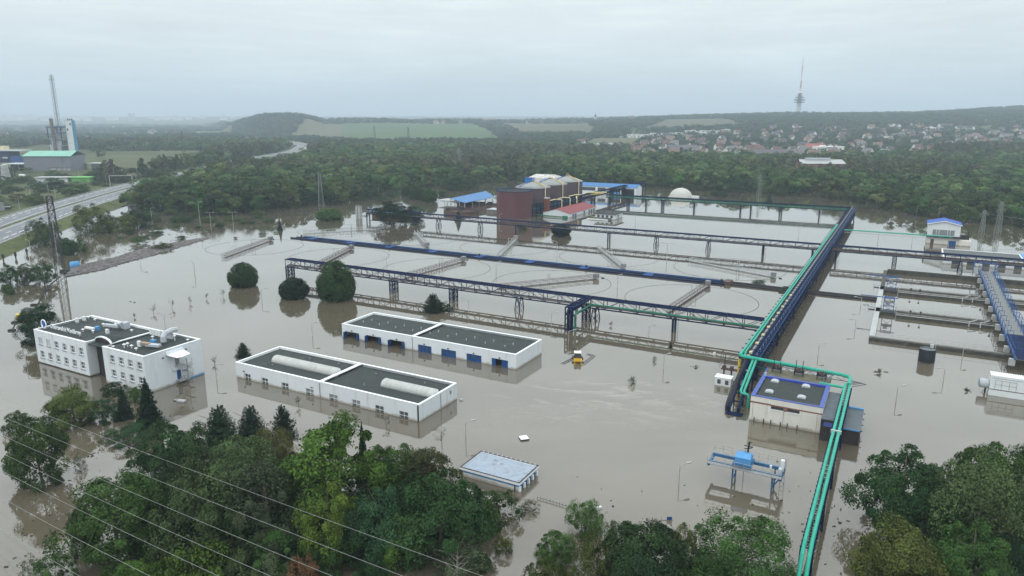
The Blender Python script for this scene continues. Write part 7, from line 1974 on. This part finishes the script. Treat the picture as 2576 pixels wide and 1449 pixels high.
block(2080, 1120, 46, 16, 9, (.76, .75, .73), (.7, .7, .7), 'white hall with dark openings in the lower village', .15)
block(2045, 1130, 30, 16, 8, (.55, .5, .45), (.25, .09, .075), 'red-roofed long house beside the white hall', .15, True)
block(1935, 985, 62, 20, 6, (.3, .27, .25), (.10, .09, .10), 'long dark-roofed barn at the edge of the wood', .05, True)
block(1715, 1150, 44, 16, 6, (.72, .7, .66), (.11, .10, .11), 'long white building with a dark roof in the village', 0, True)
block(963, 2850, 42, 20, 10, (.74, .74, .74), (.70, .70, .70), 'pale flat building on the middle ridge', 0)
block(1225, 2890, 30, 18, 8, (.66, .6, .5), (.25, .12, .1), 'cream building on the ridge above the green field', 0, True)
chp = at_u(1500, 2880, 0); chp.z = ground_z(chp.x, chp.y)
chu = thing_w('church', 'church with a pointed dark spire on the ridge', 'church', chp)
box('nave', chu, WHITE, -2, 16, -5, 5, -3, 9); box('tower', chu, WHITE, -9, -2.1, -3.4, 3.4, -3, 16); MB().lathe([(4.6, 16), (4.0, 18), (.2, 31)], 8, -5.5, 0).build('spire', DARK, chu); MB().quad((-2, -5.6, 9), (16, -5.6, 9), (16, 0, 13), (-2, 0, 13)).quad((16, 5.6, 9), (-2, 5.6, 9), (-2, 0, 13), (16, 0, 13)).build('roof', BRICK, chu)
# far city: slab blocks on the horizon
SLAB = unit_mesh('slab_wall', MB().box(-40, 40, -6, 6, -5, 36)); SLABT = unit_mesh('slab_top', MB().box(-40.5, 40.5, -6.5, 6.5, 36.01, 37).box(-20, -14, -4, 4, 37, 41).box(12, 18, -4, 4, 37, 41)); SLABW = unit_mesh('slab_windows', MB().box(-38, 38, -6.3, -6.1, 6, 8).box(-38, 38, -6.3, -6.1, 14, 16).box(-38, 38, -6.3, -6.1, 22, 24).box(-38, 38, -6.3, -6.1, 30, 32))
for k in range(46):
    u = hrng.choice([hrng.uniform(-10, 420), hrng.uniform(-10, 260), hrng.uniform(320, 760)]); Y = hrng.uniform(6300, 8200); x = u_to_x(u, Y)
    o = thing_w('apartment_block', 'pale slab apartment block in the hazy city on the left horizon', 'apartment block', Vector((x, Y, ground_z(x, Y))), hrng.uniform(-.4, .4), 'slab blocks of the distant city')
    s = hrng.uniform(.7, 1.2); o.scale = (s * hrng.uniform(.5, 1.1), s, s * hrng.uniform(.6, 1.05))
    for nm, me, c in (('wall', SLAB, (.72, .68, .64)), ('roof', SLABT, (.5, .5, .5)), ('window_band', SLABW, (.3, .31, .33))):
        q = bpy.data.objects.new(nm, me); q.color = (*c, 1); link(q, o)
for u in (329, 338):
    Y = 6200; x = u_to_x(u, Y); o = thing_w('tower_block', 'left of the twin tower blocks on the horizon' if u == 329 else 'right of the twin tower blocks on the horizon', 'tower block', Vector((x, Y, ground_z(x, Y))))
    box('wall', o, LGREY, -9, 9, -9, 9, -5, 62); box('roof', o, GREY, -5, 5, -5, 5, 62, 67)

# ================================================================== lamp posts
def lamp(u, v, h, lab, arm=1.5, double=False, turn=0.0, z=0.0, big=False):
    p = spot(u, v, z); r_ = thing_w('lamp_post', lab, 'lamp post', p, turn, 'street lamps standing in the flood' if z == 0 else 'street lamps along the motorway')
    t_ = .09 if big else .065
    MB().tube([(0, 0, -2.4 if z == 0 else 0), (0, 0, h)], [t_ * 1.3, t_], 6).build('pole', GALV, r_)
    for s2 in ((-1, 1) if double else (1,)):
        bar('arm', r_, GALV, (0, 0, h), (s2 * arm, 0, h + .15), .08); box('lamp_head', r_, GALV, s2 * arm - .1 * s2, s2 * (arm + .8), -.16, .16, h + .1, h + .26)
LP = [(234, 587, 8.1, 'by the olive willow left of the dark wood'), (383, 561, 7.9, 'in the scrub before the dark wood'), (504, 567, 12.4, 'tallest, before the dark wood'), (77, 632, 4.6, 'behind the lattice mast on the left'), (86, 600, 4.8, 'by the waterside verge on the left'),
      (354, 668, 2.5, 'short, right of the driftwood'), (490, 691, 4.5, 'in open water above the round bushes'), (659, 756, 3.6, 'right of the left round bush'), (786, 845, 3.4, 'left of the garage'), (1179, 785, 3.4, 'behind the garage by the small pine'),
      (1387, 819, 3.4, 'behind the right end of the garage'), (1632, 845, 2.6, 'right of the bridge branch'), (1598, 567, 4.6, 'behind the middle bridge by the flooded house'), (1248, 687, 4.1, 'between the near bridge and the blue channel'), (1553, 723, 4.2, 'right of the long scraper bridge'),
      (1401, 644, 6.0, 'between blue channel and middle bridge'), (1669, 928, 3.3, 'in open water below the near bridge'), (2254, 1010, 3.0, 'right of the pump house'), (2373, 959, 2.7, 'below the black tank'), (68, 923, 2.9, 'left of the office'), (545, 955, 3.2, 'between office and workshop'),
      (416, 825, 3.7, 'behind the office'), (1172, 1105, 3.2, 'between workshop and kiosk'), (1708, 1216, 3.0, 'left of the gantry crane'), (2151, 829, 2.6, 'right of the main bridge'), (2058, 894, 2.6, 'above the pump house'), (2008, 596, 4.4, 'before the far bridge'), (973, 672, 3.6, 'by the blue channel at its left end'),
      (1256, 560, 4.5, 'under the middle bridge by the maroon tank'), (1430, 860, 2.8, 'before the bridge branch tower'), (826, 720, 2.6, 'hidden beside the right round tree'), (1463, 1338, 3.6, 'in front of the dense rounded bush'), (862, 1000, 2.4, 'before the middle of the workshop wall'), (2165, 770, 2.6, 'left of the rectangular basin'), (2420, 905, 2.6, 'right of the black tank')]
for k, (u, v, h, lab) in enumerate(LP): lamp(u, v, h, 'grey lamp post, ' + lab, 1.0 + .3 * (k % 2), turn=(.4 if k % 3 else 2.8), big=h > 4)
lamp(531, 572, 7.6, 'double-armed lamp post, left of the pair before the wood', 1.3, True, big=True); lamp(588, 579, 9.0, 'double-armed lamp post, right of the pair before the wood', 1.3, True, big=True); lamp(1677, 654, 6.6, 'double-armed lamp post between middle bridge and blue channel', 1.6, True, -.4, big=True)
tp = spot(117, 751); r_ = thing_w('tall_mast', 'tall grey post with a drowned tree crown around it at the left', 'post', tp); MB().tube([(0, 0, -2.4), (0, 0, 10.8)], [.14, .09], 7).build('pole', DARK, r_); bar('crossbar', r_, DARK, (-1.3, 0, .9), (1.3, 0, .9), .08)
for x in (-1.3, 1.3): bar('upright', r_, DARK, (x, 0, .2), (x, 0, 1.5), .08)
for k, (u, v, h) in enumerate(((37, 455, 12), (200, 450, 11), (288, 450, 11), (140, 500, 8), (78, 498, 9), (345, 440, 11), (395, 425, 10), (268, 463, 8), (50, 530, 8), (640, 405, 11), (665, 400, 11), (700, 390, 11), (605, 412, 11))):
    lamp(u, v, h, 'tall motorway lamp, %s from the left' % ('seventh,tenth,eleventh,fifth,fourth,twelfth,thirteenth,ninth,third,fifteenth,sixteenth,rightmost,fourteenth'.split(',')[k]), 1.8, False, .3, 2.0, True)

# ================================================================== drowned saplings, posts and flotsam
def sapling(u, v, h, lab, seed, lean=0.0, col='grey'):
    rng = random.Random(seed); r_ = thing_w('drowned_sapling', lab, 'sapling', spot(u, v)); mb = MB()
    mb.tube([(0, 0, -1), (lean * .5, 0, h * .5), (lean, 0, h)], [.06, .045, .02], 5)
    tips = []
    for k in range(9):
        z = h * rng.uniform(.15, .85); an = rng.uniform(0, 6.28); ln = h * rng.uniform(.2, .38)
        q = (lean * z / h + math.cos(an) * ln, math.sin(an) * ln, z + ln * .8); mb.bar((lean * z / h, 0, z), q, .035); tips.append(q)
    mb.build('trunk', BARK, r_)
    g = np.random.default_rng(seed); n_ = 70
    P_ = np.array([tips[i % 9] for i in range(n_)]) * (.6 + .45 * g.random((n_, 1))) + g.normal(0, .09, (n_, 3)); v_, q_ = leaves(g, P_, g.normal(size=(n_, 3)), .12 + .16 * g.random(n_))
    c = mesh_obj('crown', np_mesh('sapling_leaves', v_, q_, np.repeat(np.clip(g.normal(1, .2, n_), .5, 1.6), 4), LEAF), None, r_); c.color = (*COL[col], 1)
SAP = [(338, 799, 1.3, 'in the row behind the office, leftmost'), (387, 788, 2.4, 'in the row behind the office, second from left'), (431, 775, 2.8, 'leaning, in the row behind the office'), (478, 764, 2.4, 'in the row behind the office, fourth from left'), (521, 752, 1.8, 'in the row behind the office, fifth from left'), (561, 746, 2.4, 'in the row behind the office, rightmost'),
       (540, 915, 1.5, 'between the office and the workshop'), (752, 1022, 2.2, 'before the workshop, left one'), (846, 1003, 3.2, 'before the middle of the workshop'), (972, 1072, 2.3, 'before the workshop, right one'), (1112, 1128, 4.4, 'tall and slender beyond the workshop corner'), (2213, 938, 1.0, 'right of the pump house, almost under water'), (2432, 984, .7, 'left of the white container'), (1537, 820, 1.2, 'before the near bridge'), (1745, 790, .9, 'under the near bridge')]
for k, (u, v, h, lab) in enumerate(SAP): sapling(u, v, h, 'thin drowned sapling ' + lab, 300 + k, .8 if 'leaning' in lab else random.uniform(-.2, .2))
for k, (u, v) in enumerate(((9, 655), (40, 650), (68, 640))):
    s_ = thing_w('marker_post', ('left', 'middle', 'right')[k] + ' of three dark marker posts in the water at the left edge', 'post', spot(u, v)); bar('post', s_, DARK, (0, 0, -1), (0, 0, 2.6), .35); box('board', s_, DARK, -.5, .5, -.1, .1, .9, 2.2)
# driftwood raft
dr = random.Random(9)
left_e = [(170, 690), (190, 671), (300, 645), (335, 633), (430, 612), (520, 598)]
right_e = [(160, 697), (245, 681), (316, 659), (380, 643), (450, 621), (522, 599.5)]
raft = tag(MB().build('driftwood_raft', REEDS), 'long raft of grey driftwood and reeds drifting from the mast towards the basins', 'flotsam', kind='stuff')
mb = MB()
def edge_at(E_, t):
    s = t * (len(E_) - 1); i = min(int(s), len(E_) - 2); f = s - i
    return spot(E_[i][0] + (E_[i + 1][0] - E_[i][0]) * f, E_[i][1] + (E_[i + 1][1] - E_[i][1]) * f)
for k in range(40):
    a0, a1, b0_, b1_ = edge_at(left_e, k / 40), edge_at(left_e, (k + 1) / 40), edge_at(right_e, k / 40), edge_at(right_e, (k + 1) / 40)
    mb.quad(b0_ + Vector((0, 0, .05)), b1_ + Vector((0, 0, .05)), a1 + Vector((0, 0, .05)), a0 + Vector((0, 0, .05)))
for k in range(5200):
    t = dr.random(); w = dr.random()
    p = edge_at(left_e, t).lerp(edge_at(right_e, t), dr.uniform(-.04, 1.04)); an = dr.gauss(.6, .7); ln = dr.uniform(.3, 1.5)
    d = Vector((math.cos(an), math.sin(an), dr.uniform(-.15, .15))) * ln
    mb.bar(p + Vector((0, 0, dr.uniform(.05, .28))), p + d + Vector((0, 0, dr.uniform(.05, .28))), dr.uniform(.08, .3), dr.uniform(.06, .18))
raft.data.from_pydata(mb.v, [], mb.f)
bt2 = thing_w('blue_plastic_tank', 'bright blue round tank floating at the left end of the driftwood', 'tank', spot(189, 670)); MB().lathe([(.4, 1.9), (1.6, 1.75), (1.75, .2), (1.6, -.3)], 24).build('shell', BLUEY, bt2, smooth=True); MB().lathe([(.02, 2.0), (.42, 1.9)], 16).build('lid', BLUEM, bt2)
gt2 = thing_w('green_container', 'dark green box floating at the foot of the lattice mast', 'container', spot(163, 684), .2); box('body', gt2, mat('dark_green_paint', (.03, .06, .035), .6), -1.4, 1.4, -.6, .6, -.4, .7); box('lid', gt2, DARK, -1.5, 1.5, -.7, .7, .71, .85)
yc = thing_w('yellow_container', 'yellow container floating at the end of the boom, left of the dark tree', 'container', spot(56, 801), .5); box('body', yc, YELM, -1.3, 1.3, -.9, .9, -.4, 1.2); box('lid', yc, YEL, -1.4, 1.4, -1.0, 1.0, 1.21, 1.35); box('handle', yc, DARK, -.4, .4, -1.06, -1.01, .4, .6)
bm_ = thing_w('boom_line', 'dark floating boom line running from the mast to the yellow container', 'boom', spot(150, 697))
pts = [spot(u, v) - spot(150, 697) + Vector((0, 0, .08)) for u, v in ((150, 697), (128, 715), (112, 735), (95, 765), (80, 788), (62, 802), (40, 812), (30, 832))]; MB().tube(pts, .16, 6).build('float_tube', DARK, bm_)
for u, v in ((85, 768), (38, 812), (30, 832), (120, 730)): p = spot(u, v) - spot(150, 697); box('float', bm_, DARK, p.x - .8, p.x + .8, p.y - .5, p.y + .5, -.1, .4)
def floaty(u, v, w, d, h, m, name, lab, cat, rz=0.0, lid=None):
    o = thing_w(name, lab, cat, spot(u, v), rz); mb = MB()
    s = .86
    mb.quad((-w / 2, -d / 2, -.1), (w / 2, -d / 2, -.1), (w / 2, -d / 2, h * .7), (-w / 2, -d / 2, h * .7)); mb.quad((w / 2, -d / 2, -.1), (w / 2, d / 2, -.1), (w / 2, d / 2, h * .7), (w / 2, -d / 2, h * .7)); mb.quad((w / 2, d / 2, -.1), (-w / 2, d / 2, -.1), (-w / 2, d / 2, h * .7), (w / 2, d / 2, h * .7)); mb.quad((-w / 2, d / 2, -.1), (-w / 2, -d / 2, -.1), (-w / 2, -d / 2, h * .7), (-w / 2, d / 2, h * .7))
    mb.build('body', m, o)
    MB().quad((-w / 2, -d / 2, h * .7), (w / 2, -d / 2, h * .7), (w / 2 * s, -d / 2 * s, h), (-w / 2 * s, -d / 2 * s, h)).quad((w / 2, -d / 2, h * .7), (w / 2, d / 2, h * .7), (w / 2 * s, d / 2 * s, h), (w / 2 * s, -d / 2 * s, h)).quad((w / 2, d / 2, h * .7), (-w / 2, d / 2, h * .7), (-w / 2 * s, d / 2 * s, h), (w / 2 * s, d / 2 * s, h)).quad((-w / 2, d / 2, h * .7), (-w / 2, -d / 2, h * .7), (-w / 2 * s, -d / 2 * s, h), (-w / 2 * s, d / 2 * s, h)).quad((-w / 2 * s, -d / 2 * s, h), (w / 2 * s, -d / 2 * s, h), (w / 2 * s, d / 2 * s, h), (-w / 2 * s, d / 2 * s, h)).build('top', lid or m, o)
    return o
floaty(1318, 1104, 1.5, 1.5, .35, DARK, 'drowned_van_roof', 'white roof of a drowned van between workshop and crane', 'van', .3, CAP)
floaty(457, 1012, 1.7, .9, .5, GREY, 'drowned_car_roof', 'grey car roof sticking out of the water by the office gable, right one', 'car', -.2, GALV)
floaty(445, 1008, 1.2, .7, .25, DARK, 'drowned_car_hood', 'dark car part sticking out of the water by the office gable, left one', 'car', -.2, GREY)
floaty(1506, 1279, .9, .5, .3, PAPER, 'white_canister', 'white canister floating right of the dense rounded bush', 'canister', .5)
floaty(1542, 1334 - 60, .3, .3, .1, DARK, 'small_float', 'tiny dark float right of the white canister', 'float')
floaty(1797, 893, .5, .4, .7, PAPER, 'white_drum', 'small white drum floating left of the pump house bridge', 'drum')
floaty(1160, 1007, .6, .4, .3, LGREY, 'white_box', 'small pale box floating right of the workshop corner', 'box', .4)
bkr = thing_w('bicycle_rack', 'small metal bicycle rack in the water left of the big willow', 'rack', spot(1673, 1309))
for x in (-1.2, -.5, .3, .9): bar('hoop', bkr, GREY, (x, 0, -.4), (x, 0, .6), .05)
bar('rail', bkr, GREY, (-1.3, 0, .05), (1.1, 0, .05), .05); box('sign_board', bkr, BLUEM, .25, .95, -.04, .04, .1, .55)
fen = thing_w('drowned_fence', 'top of a drowned fence running from the kiosk to the round bush', 'fence', spot(1352, 1254)); fe = spot(1432, 1278) - spot(1352, 1254)
bar('top_rail', fen, GREY, (0, 0, .25), fe + Vector((0, 0, .25)), .08)
for k in range(11): bar('post', fen, GREY, fe * (k / 10) + Vector((0, 0, -.6)), fe * (k / 10) + Vector((0, 0, .45 + .1 * (k % 2))), .07)
def flotsam(name, label, spots_, seed):
    rng = random.Random(seed); mb = MB()
    for u, v, n_, sp, sz in spots_:
        c = spot(u, v)
        for k in range(n_):
            p = c + Vector((rng.gauss(0, sp), rng.gauss(0, sp * 1.6), rng.uniform(.02, .08))); an = rng.uniform(0, 6.28); ln = rng.uniform(.3, 1) * sz
            mb.bar(p, p + Vector((math.cos(an) * ln, math.sin(an) * ln, rng.uniform(-.03, .05))), ln * rng.uniform(.15, .5), .06)
    return tag(mb.build(name, mat('flotsam_dark', (.055, .05, .042), .9, .3, 2), None), label, 'flotsam', kind='stuff')
flotsam('floating_litter', 'scattered dark leaves and sticks drifting around the crane and pipeline', [(2000, 1260, 26, 3.5, .5), (1850, 1330, 16, 4, .4), (2110, 1330, 14, 3, .5), (1980, 1350, 10, 2.5, .5), (1480, 1250, 8, 4, .3), (2085, 1220, 6, 3, .4)], 4)
flotsam('floating_debris', 'clusters of floating branches in the open water between the buildings', [(1750, 923, 9, .5, .9), (1900, 556, 40, 2.5, 1.6), (1780, 553, 16, 2, 1.2), (2210, 937, 8, .6, 1.2), (2430, 983, 8, .5, 1.2), (1910, 558, 20, 5, 1.4), (230, 1145, 14, .6, .5), (180, 1250, 30, 2.5, .5), (150, 1350, 40, 3, .5), (220, 1310, 24, 2, .5), (30, 1330, 10, 2, .4), (900, 1390, 26, 1.5, .5), (610, 910, 6, .5, .6), (338, 760, 4, .6, .8), (1700, 1330, 6, 1, .3)], 5)
flotsam('duckweed_scum', 'green and brown plant scum lying along the left shore', [(430, 612, 60, 6, 1.6), (500, 585, 50, 6, 1.4), (350, 622, 60, 5, 1.8), (560, 572, 40, 6, 1.2), (640, 560, 40, 7, 1.2), (280, 600, 40, 6, 1.2), (730, 545, 30, 8, 1.2)], 6)

# ================================================================== the hazy air
hz = bpy.data.materials.new('haze'); hz.use_nodes = True; t = hz.node_tree; t.nodes.clear()
ho = t.nodes.new('ShaderNodeOutputMaterial'); pv = t.nodes.new('ShaderNodeVolumePrincipled')
pv.inputs['Color'].default_value = (.74, .88, 1.0, 1); pv.inputs['Density'].default_value = 2.05e-4; pv.inputs['Anisotropy'].default_value = .15
t.links.new(pv.outputs[0], ho.inputs['Volume'])
hzb = MB().box(-12200, 12200, -420, 11500, -4.2, 300).build('haze', hz); tag(hzb, 'pale even haze filling the air over the valley', 'haze', kind='stuff')
print('trees in mass', N_WOOD, N_HILL, 'objects', len(bpy.data.objects))
